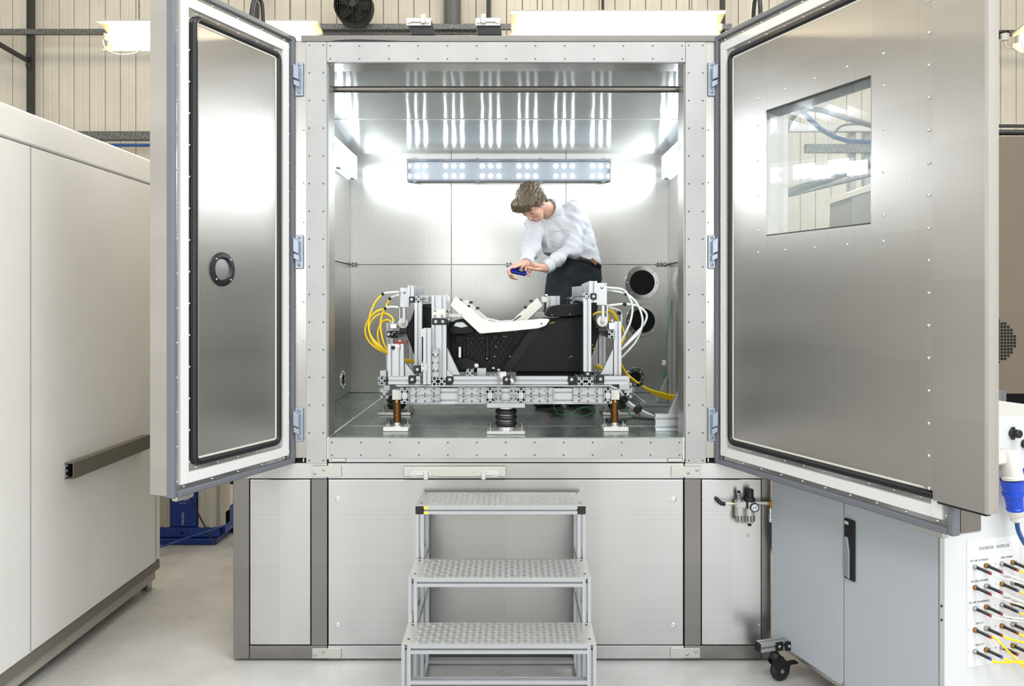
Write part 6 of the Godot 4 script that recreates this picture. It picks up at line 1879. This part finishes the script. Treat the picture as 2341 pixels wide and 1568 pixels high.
# ---------------------------------------------------------------- a skin over joints: smooth union of tapered capsules and ellipsoids, meshed as surface nets
class SkinNet:
	var lo: Vector3
	var cell: float
	var n: Vector3i
	var F := PackedFloat32Array()
	var k: float

	func _init(a: Vector3, b: Vector3, size: float, blend: float) -> void:
		lo = a; cell = size; k = blend
		n = Vector3i(((b - a) / size).ceil()) + Vector3i.ONE
		F.resize(n.x * n.y * n.z)
		F.fill(1.0)

	func range_of(a: Vector3, b: Vector3, r: float) -> Array:
		var m := r + k + 2.0 * cell
		var i0 := Vector3i(((a.min(b) - Vector3.ONE * m - lo) / cell).floor()).clamp(Vector3i.ZERO, n - Vector3i.ONE)
		var i1 := Vector3i(((a.max(b) + Vector3.ONE * m - lo) / cell).ceil()).clamp(Vector3i.ZERO, n - Vector3i.ONE)
		return [i0, i1]

	func bone(a: Vector3, b: Vector3, ra: float, rb: float, blend := -1.0) -> SkinNet:
		var kk := k if blend < 0.0 else blend
		var r := range_of(a, b, maxf(ra, rb))
		var ab := b - a
		var l2 := maxf(ab.length_squared(), 1e-9)
		var dr := rb - ra
		for z in range(r[0].z, r[1].z + 1):
			for y in range(r[0].y, r[1].y + 1):
				var at := n.x * (y + n.y * z)
				for x in range(r[0].x, r[1].x + 1):
					var p := lo + Vector3(x, y, z) * cell - a
					var t := clampf(p.dot(ab) / l2, 0.0, 1.0)
					var d := (p - ab * t).length() - ra - dr * t
					var f := F[at + x]
					var h := kk - absf(f - d)
					F[at + x] = minf(f, d) - (h * h / (4.0 * kk) if h > 0.0 else 0.0)
		return self

	# ellipsoid; SIGN -1 carves it out
	func ball(c: Vector3, b: Basis, rad: Vector3, blend := -1.0, carve := false) -> SkinNet:
		var kk := k if blend < 0.0 else blend
		var R := maxf(rad.x, maxf(rad.y, rad.z))
		var m := minf(rad.x, minf(rad.y, rad.z))
		var r := range_of(c, c, R)
		var inv := b.transposed()
		for z in range(r[0].z, r[1].z + 1):
			for y in range(r[0].y, r[1].y + 1):
				var at := n.x * (y + n.y * z)
				for x in range(r[0].x, r[1].x + 1):
					var p := inv * (lo + Vector3(x, y, z) * cell - c)
					var d := ((p / rad).length() - 1.0) * m
					var f := F[at + x]
					if carve:
						var h := kk - absf(f + d)
						F[at + x] = maxf(f, -d) + (h * h / (4.0 * kk) if h > 0.0 else 0.0)
					else:
						var h := kk - absf(f - d)
						F[at + x] = minf(f, d) - (h * h / (4.0 * kk) if h > 0.0 else 0.0)
		return self

	# keep what lies behind the plane, within REACH of it
	func cut(p0: Vector3, nn: Vector3, reach := 9.0) -> SkinNet:
		for z in n.z:
			for y in n.y:
				var at := n.x * (y + n.y * z)
				for x in n.x:
					if F[at + x] < 0.1:
						var v := lo + Vector3(x, y, z) * cell - p0
						if v.length() < reach:
							F[at + x] = maxf(F[at + x], v.dot(nn))
		return self

	func ripple(f: FastNoiseLite, amp: float, b: Basis) -> SkinNet:
		for z in n.z:
			for y in n.y:
				var at := n.x * (y + n.y * z)
				for x in n.x:
					if absf(F[at + x]) < 0.05:
						var p := b * (lo + Vector3(x, y, z) * cell)
						F[at + x] += amp * f.get_noise_3d(p.x, p.y, p.z)
		return self

	# the first place inside the skin on the line from FROM along TO
	func hit(from: Vector3, to: Vector3) -> Vector3:
		var dir := (to - from).normalized()
		var d := from.distance_to(to) - 0.5
		while d < from.distance_to(to) + 0.6:
			var q := Vector3i(((from + dir * d - lo) / cell).round())
			if q.x > 0 and q.y > 0 and q.z > 0 and q.x < n.x and q.y < n.y and q.z < n.z and F[q.x + n.x * (q.y + n.y * q.z)] < 0.0:
				return from + dir * (d - 0.001)
			d += 0.002
		return to

	func into(m: MB) -> MB:
		var idx := PackedInt32Array()
		idx.resize(F.size())
		idx.fill(-1)
		var V := PackedVector3Array()
		var sx := 1
		var sy := n.x
		var sz := n.x * n.y
		var off := [0, sx, sy, sx + sy, sz, sx + sz, sy + sz, sx + sy + sz]
		var co := [Vector3(0, 0, 0), Vector3(1, 0, 0), Vector3(0, 1, 0), Vector3(1, 1, 0), Vector3(0, 0, 1), Vector3(1, 0, 1), Vector3(0, 1, 1), Vector3(1, 1, 1)]
		var ed := [[0, 1], [2, 3], [4, 5], [6, 7], [0, 2], [1, 3], [4, 6], [5, 7], [0, 4], [1, 5], [2, 6], [3, 7]]
		for z in n.z - 1:
			for y in n.y - 1:
				for x in n.x - 1:
					var at := x + sy * y + sz * z
					var f0 := F[at]
					if absf(f0) > cell * 4.0:
						continue
					var neg := 0
					for c in 8:
						if F[at + off[c]] < 0.0:
							neg += 1
					if neg == 0 or neg == 8:
						continue
					var s := Vector3.ZERO
					var q := 0
					for e in ed:
						var a := F[at + off[e[0]]]
						var b := F[at + off[e[1]]]
						if (a < 0.0) != (b < 0.0):
							var ca: Vector3 = co[e[0]]
							s += ca.lerp(co[e[1]], a / (a - b))
							q += 1
					idx[at] = V.size()
					V.append(lo + (Vector3(x, y, z) + s / q) * cell)
		var T := PackedInt32Array()
		var steps := [[sx, sy, sz], [sy, sz, sx], [sz, sx, sy]]
		for z in range(1, n.z - 1):
			for y in range(1, n.y - 1):
				for x in range(1, n.x - 1):
					var at := x + sy * y + sz * z
					if idx[at] < 0:
						continue
					for st in steps:
						var a := F[at]
						var b := F[at + st[0]]
						if (a < 0.0) == (b < 0.0):
							continue
						var q0 := idx[at]
						var q1 := idx[at - st[1]]
						var q2 := idx[at - st[1] - st[2]]
						var q3 := idx[at - st[2]]
						if q1 < 0 or q2 < 0 or q3 < 0:
							continue
						if a < 0.0:
							T.append_array([q0, q1, q2, q0, q2, q3])
						else:
							T.append_array([q0, q2, q1, q0, q3, q2])
		var N := PackedVector3Array()
		N.resize(V.size())
		for i in range(0, T.size(), 3):
			var g := (V[T[i + 1]] - V[T[i]]).cross(V[T[i + 2]] - V[T[i]])
			for j in 3:
				N[T[i + j]] += g
		# the winding above is anticlockwise seen from outside; Godot wants clockwise
		for i in range(0, T.size(), 3):
			for j in [0, 2, 1]:
				var v := T[i + j]
				m.P.append(V[v])
				m.N.append(N[v].normalized())
				m.U.append(Vector2(V[v].x, V[v].y))
		return m

func build_person() -> void:
	textured(mat("skin", Color.WHITE, 0.5), ramp(noise_image(64, 64, 0.06, 61, 3), Color(0.84, 0.64, 0.55), Color(0.89, 0.70, 0.61)), Vector3(6, 6, 6))
	mat("shirt", Color(0.82, 0.82, 0.84), 0.75)
	M.shirt.rim_enabled = true
	M.shirt.rim = 0.2
	textured(mat("trousers", Color.WHITE, 0.85), ramp(noise_image(128, 128, 0.2, 67, 3), Color(0.085, 0.105, 0.125), Color(0.115, 0.14, 0.16)), Vector3(8, 8, 8))
	textured(mat("hair", Color.WHITE, 0.45), ramp(noise_image(256, 256, 0.09, 71, 4), Color(0.28, 0.235, 0.18), Color(0.58, 0.51, 0.41)), Vector3(9, 9, 9))
	mat("leather", Color(0.05, 0.05, 0.05), 0.4)
	mat("tan_leather", Color(0.48, 0.36, 0.22), 0.6)
	mat("lip", Color(0.66, 0.40, 0.36), 0.5)
	mat("eye_dark", Color(0.12, 0.09, 0.07), 0.3)
	var d := 5.6
	var hipL := at(1338, 634, 5.66)
	var hipR := at(1285, 636, 5.58)
	var kneeL := at(1332, 775, 5.58)
	var kneeR := at(1262, 778, 5.48)
	var ankL := at(1338, 900, 5.68)
	var ankR := at(1268, 900, 5.58)
	ankL.y = DECK + 0.085
	ankR.y = DECK + 0.085
	var waist := at(1322, 592, 5.62)
	var pelvis := at(1314, 626, 5.63)
	var shL := at(1312, 484, 5.6)
	var shR := at(1224, 507, 5.54)
	var elL := at(1307, 571, 5.46)
	var elR := at(1214, 569, 5.40)
	var wrL := at(1246, 612, 5.32)
	var wrR := at(1203, 602, 5.245)
	var ax := (shL - shR).normalized()
	var chest := (shL + shR) * 0.5 + Vector3(0.04, -0.085, -0.035)
	var neck := at(1262, 481, 5.53)
	var fwd := Vector3(-0.32, -0.88, 0.34).normalized()
	var up := Vector3(-0.5, 0.42, 0.75)
	up = (up - fwd * up.dot(fwd)).normalized()
	var left := up.cross(fwd)
	var H := Basis(left, up, fwd)
	var head := at(1217, 463, 5.355)
	var base := Vector3((ankL.x + ankR.x) / 2, DECK, (ankL.z + ankR.z) / 2)
	var man := thing("person", "person in white shirt and dark trousers, bent over a small blue camera", "person", base)

	# the body: one skin, thinner than the clothes over it
	var low := Vector3(base.x - 0.5, DECK, base.z - 0.35)
	var high := Vector3(base.x + 0.35, 2.72, base.z + 0.62)
	var s := SkinNet.new(low, high, 0.014, 0.035)
	for e in [[hipL, kneeL, ankL], [hipR, kneeR, ankR]]:
		s.bone(e[0], e[1], 0.08, 0.052).bone(e[1], e[2], 0.05, 0.035).bone(e[2], e[2] + Vector3(-0.1, -0.04, 0.08), 0.035, 0.03)
	s.bone(pelvis, waist, 0.09, 0.08).bone(waist, chest, 0.08, 0.085).bone(shR, shL, 0.045, 0.045)
	s.bone(shL, elL, 0.04, 0.03).bone(elL, wrL, 0.03, 0.024).bone(shR, elR, 0.04, 0.03).bone(elR, wrR, 0.03, 0.024)
	s.bone(neck + Vector3(-0.02, -0.02, 0.01), head - up * 0.04 - fwd * 0.02, 0.046, 0.052)
	s.bone(chest, neck, 0.06, 0.05)
	s.ball(head, H, Vector3(0.07, 0.09, 0.085))
	s.bone(wrL, at(1222, 607, 5.27), 0.024, 0.02).bone(wrR, at(1180, 609, 5.24), 0.024, 0.02)
	var m := s.into(MB.new())
	# head
	var nd0 := (head - neck).normalized()
	var hp := func(x: float, y: float, z: float) -> Vector3: return head + H * Vector3(x, y, z)
	var h := SkinNet.new(head - Vector3.ONE * 0.165, head + Vector3.ONE * 0.165, 0.0046, 0.02)
	h.ball(hp.call(0, 0.025, -0.012), H, Vector3(0.076, 0.092, 0.096))
	h.ball(hp.call(0, -0.03, 0.035), H, Vector3(0.06, 0.078, 0.056))
	h.bone(hp.call(-0.03, -0.085, 0.055), hp.call(0.03, -0.085, 0.055), 0.026, 0.026)
	h.bone(hp.call(0, -0.10, 0.07), hp.call(0, -0.095, 0.07), 0.016, 0.016)
	for sx in [-1, 1]:
		h.ball(hp.call(sx * 0.032, 0.012, 0.088), H, Vector3(0.019, 0.014, 0.014), 0.012, true)
		h.bone(hp.call(sx * 0.014, 0.034, 0.087), hp.call(sx * 0.05, 0.033, 0.072), 0.0085, 0.0075, 0.012)
		h.ball(hp.call(sx * 0.032, 0.011, 0.077), H, Vector3(0.0135, 0.012, 0.0125), 0.004)
		h.ball(hp.call(sx * 0.042, -0.025, 0.068), H, Vector3(0.022, 0.02, 0.018), 0.02)
		h.ball(hp.call(sx * 0.078, -0.005, -0.012), Basis(up, 0.35 * sx) * H, Vector3(0.008, 0.031, 0.019), 0.006)
		h.ball(hp.call(sx * 0.084, -0.002, -0.008), Basis(up, 0.35 * sx) * H, Vector3(0.006, 0.017, 0.009), 0.004, true)
		h.ball(hp.call(sx * 0.010, -0.039, 0.100), H, Vector3(0.008, 0.007, 0.009), 0.006)
	h.bone(hp.call(0, 0.02, 0.086), hp.call(0, -0.032, 0.108), 0.008, 0.0098, 0.012)
	h.bone(hp.call(-0.018, -0.066, 0.088), hp.call(0.018, -0.066, 0.088), 0.008, 0.008, 0.008)
	h.bone(hp.call(-0.015, -0.077, 0.087), hp.call(0.015, -0.077, 0.087), 0.008, 0.008, 0.008)
	h.ball(hp.call(0, -0.0715, 0.099), H, Vector3(0.022, 0.0022, 0.008), 0.003, true)
	h.bone(neck + nd0 * 0.02, head - up * 0.05 - fwd * 0.025, 0.052, 0.054, 0.03)
	h.into(m)
	# hands: palms, five fingers each; joints taken from the picture, metres in the room
	var J := func(q: Array) -> Vector3: return at(q[0], q[1], q[2])
	var right := [
		[[1198, 603, 5.245], [[1171, 610, 5.215], [1163, 617, 5.20], [1166, 626, 5.195], [1172, 629, 5.20]], [[1170, 611, 5.235], [1161.5, 620, 5.22], [1165, 630, 5.21], [1173, 633, 5.205]], [[1171, 613, 5.255], [1163.5, 624, 5.24], [1168, 634, 5.23], [1177, 636.5, 5.22]], [[1174, 614, 5.275], [1168, 627, 5.262], [1173, 636.5, 5.25], [1181, 638, 5.24]], [[1192, 605, 5.215], [1184, 608, 5.195], [1177, 610.5, 5.19], [1173, 611.5, 5.19]]],
		[[1243, 613, 5.315], [[1214, 602, 5.25], [1204, 601, 5.225], [1197, 606, 5.215], [1192.5, 612, 5.21]], [[1213, 605, 5.265], [1203.5, 609, 5.235], [1201.5, 617, 5.22], [1203.5, 624, 5.22]], [[1215, 609, 5.28], [1206.5, 615, 5.25], [1205, 623, 5.235], [1208, 628.5, 5.235]], [[1219, 612, 5.29], [1212, 620, 5.27], [1209.5, 627, 5.255], [1212, 632, 5.25]], [[1234, 616, 5.285], [1224, 616, 5.25], [1215, 613, 5.225], [1208, 612, 5.21]]]]
	for q in right:
		var w: Vector3 = J.call(q[0])
		var a := SkinNet.new(w - Vector3(0.16, 0.12, 0.10), w + Vector3(0.10, 0.09, 0.17), 0.0038, 0.006)
		for f in range(1, 6):
			var ch: Array = q[f]
			var th := f == 5
			var r: float = 0.0092 if not th else 0.0105
			if f == 4: r = 0.0078
			a.bone(w.lerp(J.call(ch[0]), 0.12), J.call(ch[0]), 0.0145 if not th else 0.013, 0.0128 if not th else 0.0125, 0.016)
			for k in 3:
				a.bone(J.call(ch[k]), J.call(ch[k + 1]), r - 0.0006 * k, r - 0.0006 * (k + 1), 0.004)
		a.bone(w + (w - J.call(q[2][0])).normalized() * 0.022, w, 0.021, 0.021, 0.02)
		a.into(m)
	var body := part("body", m, M.skin, man)
	body.position = -base
	# eyes, brows and lips lie on the face
	var fx := MB.new()
	for sx in [-1, 1]:
		fx.lathe([Vector2(0.0068, 0.0), Vector2(0.005, 0.0028), Vector2(0, 0.0036)], 10, Transform3D(Basis(left, fwd, -up), hp.call(sx * 0.032, 0.008, 0.0875)))
	part("irises", fx, M.eye_dark, man).position = -base
	for sx in [-1, 1]:
		part("eyebrow", MB.new().tube([hp.call(sx * 0.014, 0.032, 0.0965), hp.call(sx * 0.033, 0.038, 0.0895), hp.call(sx * 0.052, 0.032, 0.0775)], 0.0032, 6, 4), M.hair, man).position = -base
	part("lips", MB.new().tube([hp.call(-0.021, -0.0715, 0.0925), hp.call(0, -0.0685, 0.0975), hp.call(0.021, -0.0715, 0.0925)], 0.0035, 6, 4), M.lip, man).position = -base
	# hair: a cap over the skull with a long swept fringe
	var hs := SkinNet.new(head - Vector3.ONE * 0.16, head + Vector3.ONE * 0.16, 0.0036, 0.012)
	hs.ball(hp.call(0, 0.042, -0.018), H, Vector3(0.089, 0.103, 0.106))
	hs.cut(hp.call(0, 0.052, 0.062), (fwd * 0.86 - up * 0.5).normalized())
	hs.cut(hp.call(0, -0.045, -0.02), (-up + fwd * 0.25).normalized())
	for i in 9:
		var t := (i - 4) / 4.0
		var r0: Vector3 = hp.call(0.055 * t + 0.01, 0.122 - 0.03 * absf(t), 0.01)
		var r1: Vector3 = hp.call(0.066 * t - 0.010, 0.100 - 0.018 * absf(t), 0.086 - 0.02 * t * t)
		var r2: Vector3 = hp.call(0.074 * t - 0.026, 0.060 - 0.008 * absf(t), 0.112 - 0.028 * t * t + 0.004 * (i % 2))
		hs.bone(r0, r1, 0.018, 0.019, 0.008)
		hs.bone(r1, r2, 0.019, 0.008, 0.006)
	for sx in [-1, 1]:
		hs.bone(hp.call(sx * 0.075, 0.06, 0.03), hp.call(sx * 0.077, 0.012, 0.03), 0.014, 0.006, 0.01)
		hs.bone(hp.call(sx * 0.074, 0.05, -0.04), hp.call(sx * 0.068, -0.045, -0.05), 0.02, 0.013, 0.014)
	var hn := FastNoiseLite.new()
	hn.seed = 4
	hn.frequency = 1.0
	hn.fractal_octaves = 3
	hs.ripple(hn, 0.0095, Basis.from_scale(Vector3(95, 16, 16)) * Basis(Vector3.BACK, 0.3) * H.transposed())
	part("hair", hs.into(MB.new()), M.hair, man).position = -base
	# shirt: torso and sleeves, cut at neck, cuffs and waist
	var wn := (waist - chest).normalized()
	var belt_n := (Vector3(-0.28, -1, 0.1)).normalized()
	var belt_p := at(1325, 597, 5.62)
	var sl := Vector3(low.x, 1.85, low.z)
	var sh := SkinNet.new(sl, high, 0.0095, 0.045)
	for t in [-0.085, 0.085]:
		sh.bone(chest + ax * t, waist + ax * t * 0.62 + Vector3(0, -0.04, 0), 0.113, 0.106)
	sh.bone(chest + Vector3(-0.02, 0.01, 0.02), neck + Vector3(-0.01, -0.012, 0.005), 0.105, 0.07)
	sh.bone(shR, shL, 0.062, 0.064)
	sh.bone(shL + Vector3(0.02, -0.04, -0.03), waist + Vector3(0.04, 0.08, -0.02), 0.075, 0.085)
	sh.bone(shL, elL, 0.068, 0.058).bone(elL, wrL, 0.060, 0.040)
	sh.bone(shR, elR, 0.064, 0.058).bone(elR, wrR + Vector3(0, 0.004, 0), 0.062, 0.042)
	# folds gathered at the elbows
	for e in [[elL, wrL], [elR, wrR]]:
		for j in 3:
			var c: Vector3 = e[0].lerp(e[1], 0.15 + 0.24 * j)
			sh.bone(c + Vector3(-0.03, -0.03, 0.045), c + Vector3(0.045, 0.02, 0.03), 0.012, 0.012, 0.02)
	var sn := FastNoiseLite.new()
	sn.seed = 12
	sn.frequency = 1.0
	sn.fractal_octaves = 2
	sh.ripple(sn, 0.013, Basis.from_scale(Vector3(7, 15, 9)) * Basis(Vector3(0.3, 0.2, 1).normalized(), 0.5))
	sh.cut(belt_p + belt_n * 0.02, belt_n, 0.26)
	sh.cut(wrL + (wrL - elL).normalized() * 0.0, (wrL - elL).normalized(), 0.1)
	sh.cut(wrR + (wrR - elR).normalized() * -0.002, (wrR - elR).normalized(), 0.1)
	var nd := (head - neck).normalized()
	sh.cut(neck + nd * 0.035, nd, 0.077)
	part("shirt", sh.into(MB.new()), M.shirt, man).position = -base
	# button strip, buttons and breast pocket lie on the cloth
	var strip := []
	for q in [[1244, 512], [1246, 518], [1248, 525], [1250, 532], [1251, 539], [1252, 546], [1253, 553], [1255, 560], [1257, 568]]:
		strip.append(sh.hit(EYE, at(q[0], q[1], 5.4)))
	for turn in 3:
		for i in range(1, strip.size() - 1):
			strip[i] = (strip[i - 1] + strip[i] * 2.0 + strip[i + 1]) * 0.25
	var across: Vector3 = (strip[-1] - strip[0]).cross(EYE - strip[4]).normalized() * 0.014
	var pk := MB.new()
	for i in strip.size() - 1:
		var tow: Vector3 = (EYE - strip[4]).normalized()
		var sd: Vector3 = across
		var f0: Vector3 = tow * 0.009
		pk.quad(strip[i] - sd + f0, strip[i + 1] - sd + f0, strip[i + 1] + sd + f0, strip[i] + sd + f0, tow, tow, tow, tow, Transform3D())
		pk.quad(strip[i] - sd - f0, strip[i + 1] - sd - f0, strip[i + 1] - sd + f0, strip[i] - sd + f0, -sd * 70, -sd * 70, -sd * 70, -sd * 70, Transform3D())
		pk.quad(strip[i] + sd - f0, strip[i + 1] + sd - f0, strip[i + 1] + sd + f0, strip[i] + sd + f0, sd * 70, sd * 70, sd * 70, sd * 70, Transform3D())
	part("button_strip", pk, M.shirt, man).position = -base
	for i in [1, 4, 7]:
		part("shirt_button", dots([strip[i] + (EYE - strip[i]).normalized() * 0.009], (EYE - strip[i]), 0.0055, 0.003, 10), M.plastic_light, man).position = -base
	var pe := []
	for q in [[1266, 529], [1273, 528], [1281, 527], [1288, 526], [1289, 537], [1289, 548], [1279, 556], [1269, 551], [1267, 540], [1266, 529]]:
		pe.append(sh.hit(EYE, at(q[0], q[1], 5.45)) + (EYE - at(q[0], q[1], 5.45)).normalized() * 0.003)
	part("pocket_hem", MB.new().tube(pe, 0.0022, 5, 4), M.shirt, man).position = -base
	# collar: a standing band with two folded leaves
	var cn := nd
	var cx := cn.cross(fwd).normalized()
	var cz := cx.cross(cn)
	var cb := Transform3D(Basis(cx, cn, cz), neck + nd * 0.028 + Vector3(0.002, 0.0, 0.0))
	part("collar_band", MB.new().lathe([Vector2(0.074, -0.02), Vector2(0.071, 0.024), Vector2(0.066, 0.026), Vector2(0.066, -0.02)], 28, cb), M.shirt, man).position = -base
	for sx in [-1, 1]:
		var lf := MB.new()
		var pr := []
		for i in 9:
			var f: float = PI / 2 + sx * (0.12 + i * 0.33)
			pr.append([cb * Vector3(cos(f) * 0.069 * -1, 0.027, sin(f) * 0.069), cb * Vector3(cos(f) * (0.083 + 0.01 * (8 - i) / 8.0) * -1, -0.012 - 0.035 * pow((8 - i) / 8.0, 2.0), sin(f) * (0.083 + 0.016 * (8 - i) / 8.0)), (cb.basis * Vector3(-cos(f), 0.3, sin(f))).normalized()])
		for i in 8:
			lf.quad(pr[i][0], pr[i + 1][0], pr[i + 1][1], pr[i][1], pr[i][2], pr[i + 1][2], pr[i + 1][2], pr[i][2], Transform3D())
			var o0: Vector3 = pr[i][2] * -0.003
			var o1: Vector3 = pr[i + 1][2] * -0.003
			lf.quad(pr[i][0] + o0, pr[i + 1][0] + o1, pr[i + 1][1] + o1, pr[i][1] + o0, -pr[i][2], -pr[i + 1][2], -pr[i + 1][2], -pr[i][2], Transform3D())
		part("collar_leaf", lf, M.shirt, man).position = -base
	for e in [[elL, wrL, 0.046, 0.041], [elR, wrR, 0.046, 0.042]]:
		var y: Vector3 = (e[1] - e[0]).normalized()
		var x := y.cross(Vector3.BACK).normalized()
		part("cuff", MB.new().lathe([Vector2(e[2] + 0.001, -0.055), Vector2(e[2] + 0.002, -0.03), Vector2(e[3] + 0.001, 0.0), Vector2(e[3] - 0.004, 0.002), Vector2(e[3] - 0.006, -0.05)], 20, Transform3D(Basis(x, y, x.cross(y)), e[1])), M.shirt, man).position = -base
	# trousers: hips and legs, cut at the waist
	var tr := SkinNet.new(Vector3(low.x, DECK, low.z), Vector3(high.x, 2.35, base.z + 0.35), 0.0125, 0.04)
	tr.bone(waist + ax * 0.055, pelvis + ax * 0.06, 0.118, 0.118).bone(waist - ax * 0.055, pelvis - ax * 0.06, 0.118, 0.118)
	tr.bone(pelvis + Vector3(0.05, -0.03, -0.03), pelvis + Vector3(0.02, -0.06, -0.02), 0.115, 0.11)
	for e in [[hipL, kneeL, ankL], [hipR, kneeR, ankR]]:
		tr.bone(e[0], e[1], 0.108, 0.076).bone(e[1], e[2] + Vector3(0, -0.03, 0), 0.074, 0.062)
	tr.ripple(sn, 0.008, Basis.from_scale(Vector3(8, 13, 9)))
	tr.cut(belt_p - belt_n * 0.006, -belt_n)
	part("trousers", tr.into(MB.new()), M.trousers, man).position = -base
	# belt
	var bt := SkinNet.new(belt_p - Vector3(0.24, 0.16, 0.24), belt_p + Vector3(0.24, 0.16, 0.24), 0.008, 0.04)
	bt.bone(waist + ax * 0.055, pelvis + ax * 0.06, 0.124, 0.122).bone(waist - ax * 0.055, pelvis - ax * 0.06, 0.124, 0.122)
	bt.cut(belt_p + belt_n * 0.022, belt_n)
	bt.cut(belt_p - belt_n * 0.014, -belt_n)
	var be := part("belt", bt.into(MB.new()), M.leather, man)
	be.position = -base
	part("belt_pouch", MB.new().box(Vector3.ZERO, Vector3(0.055, 0.03, 0.02), 0.006, Transform3D(Basis(Vector3.BACK, -0.65), at(1358, 598, 5.52))), M.tan_leather, man).position = -base
	for e in [ankL, ankR]:
		var so := SkinNet.new(e - Vector3(0.24, 0.09, 0.12), e + Vector3(0.12, 0.09, 0.24), 0.009, 0.03)
		so.bone(e + Vector3(0.03, -0.04, -0.03), e + Vector3(-0.12, -0.055, 0.10), 0.046, 0.032).bone(e, e + Vector3(0.0, -0.04, 0), 0.045, 0.045)
		so.cut(Vector3(0, DECK + 0.001, 0), Vector3.DOWN)
		part("shoe", so.into(MB.new()), M.leather, man).position = -base
	# the small blue camera in his hands
	var cc := at(1186, 619.5, 5.215)
	var cam := thing("compact_camera", "small blue compact camera held in both hands", "camera", cc)
	var rot := Basis(Vector3.BACK, -0.13) * Basis(Vector3.RIGHT, -0.62) * Basis(Vector3.UP, 0.12)
	cam.transform.basis = rot
	mat("camera_blue", Color(0.05, 0.16, 0.62), 0.25, 0.4)
	var o := soften(PackedVector2Array([Vector2(-0.05, -0.026), Vector2(0.05, -0.026), Vector2(0.053, 0.0), Vector2(0.05, 0.027), Vector2(-0.046, 0.029), Vector2(-0.053, 0.0)]), 0.014, 4)
	part("body", MB.new().prism(o, -0.011, 0.011, Transform3D(), 0.004, 0.8), M.camera_blue, cam)
	part("grip_band", MB.new().prism(o, -0.003, 0.003, Transform3D(Basis.from_scale(Vector3(1.02, 1.03, 1)), Vector3.ZERO), 0.001, 0.8), M.black, cam)
	part("front_plate", MB.new().prism(soften(PackedVector2Array([Vector2(-0.012, -0.02), Vector2(0.03, -0.017), Vector2(0.036, 0.021), Vector2(-0.006, 0.022)]), 0.008), 0.0105, 0.0135, Transform3D(), 0.001), M.console_black, cam)
	part("lens_ring", MB.new().lathe([Vector2(0.014, 0.0), Vector2(0.014, 0.006), Vector2(0.010, 0.006), Vector2(0.009, 0.003), Vector2(0, 0.003)], 20, Transform3D(Basis(Vector3.RIGHT, PI / 2), Vector3(0.012, 0.002, 0.0125))), M.zinc, cam)
	part("shutter_button", MB.new().lathe([Vector2(0.006, 0.0), Vector2(0.006, 0.004), Vector2(0, 0.005)], 12, Transform3D(Basis(), Vector3(0.03, 0.028, 0))), M.chrome, cam)
	part("badge", MB.new().box(Vector3(-0.03, 0.012, 0.0115), Vector3(0.016, 0.006, 0.001)), M.plastic_light, cam)
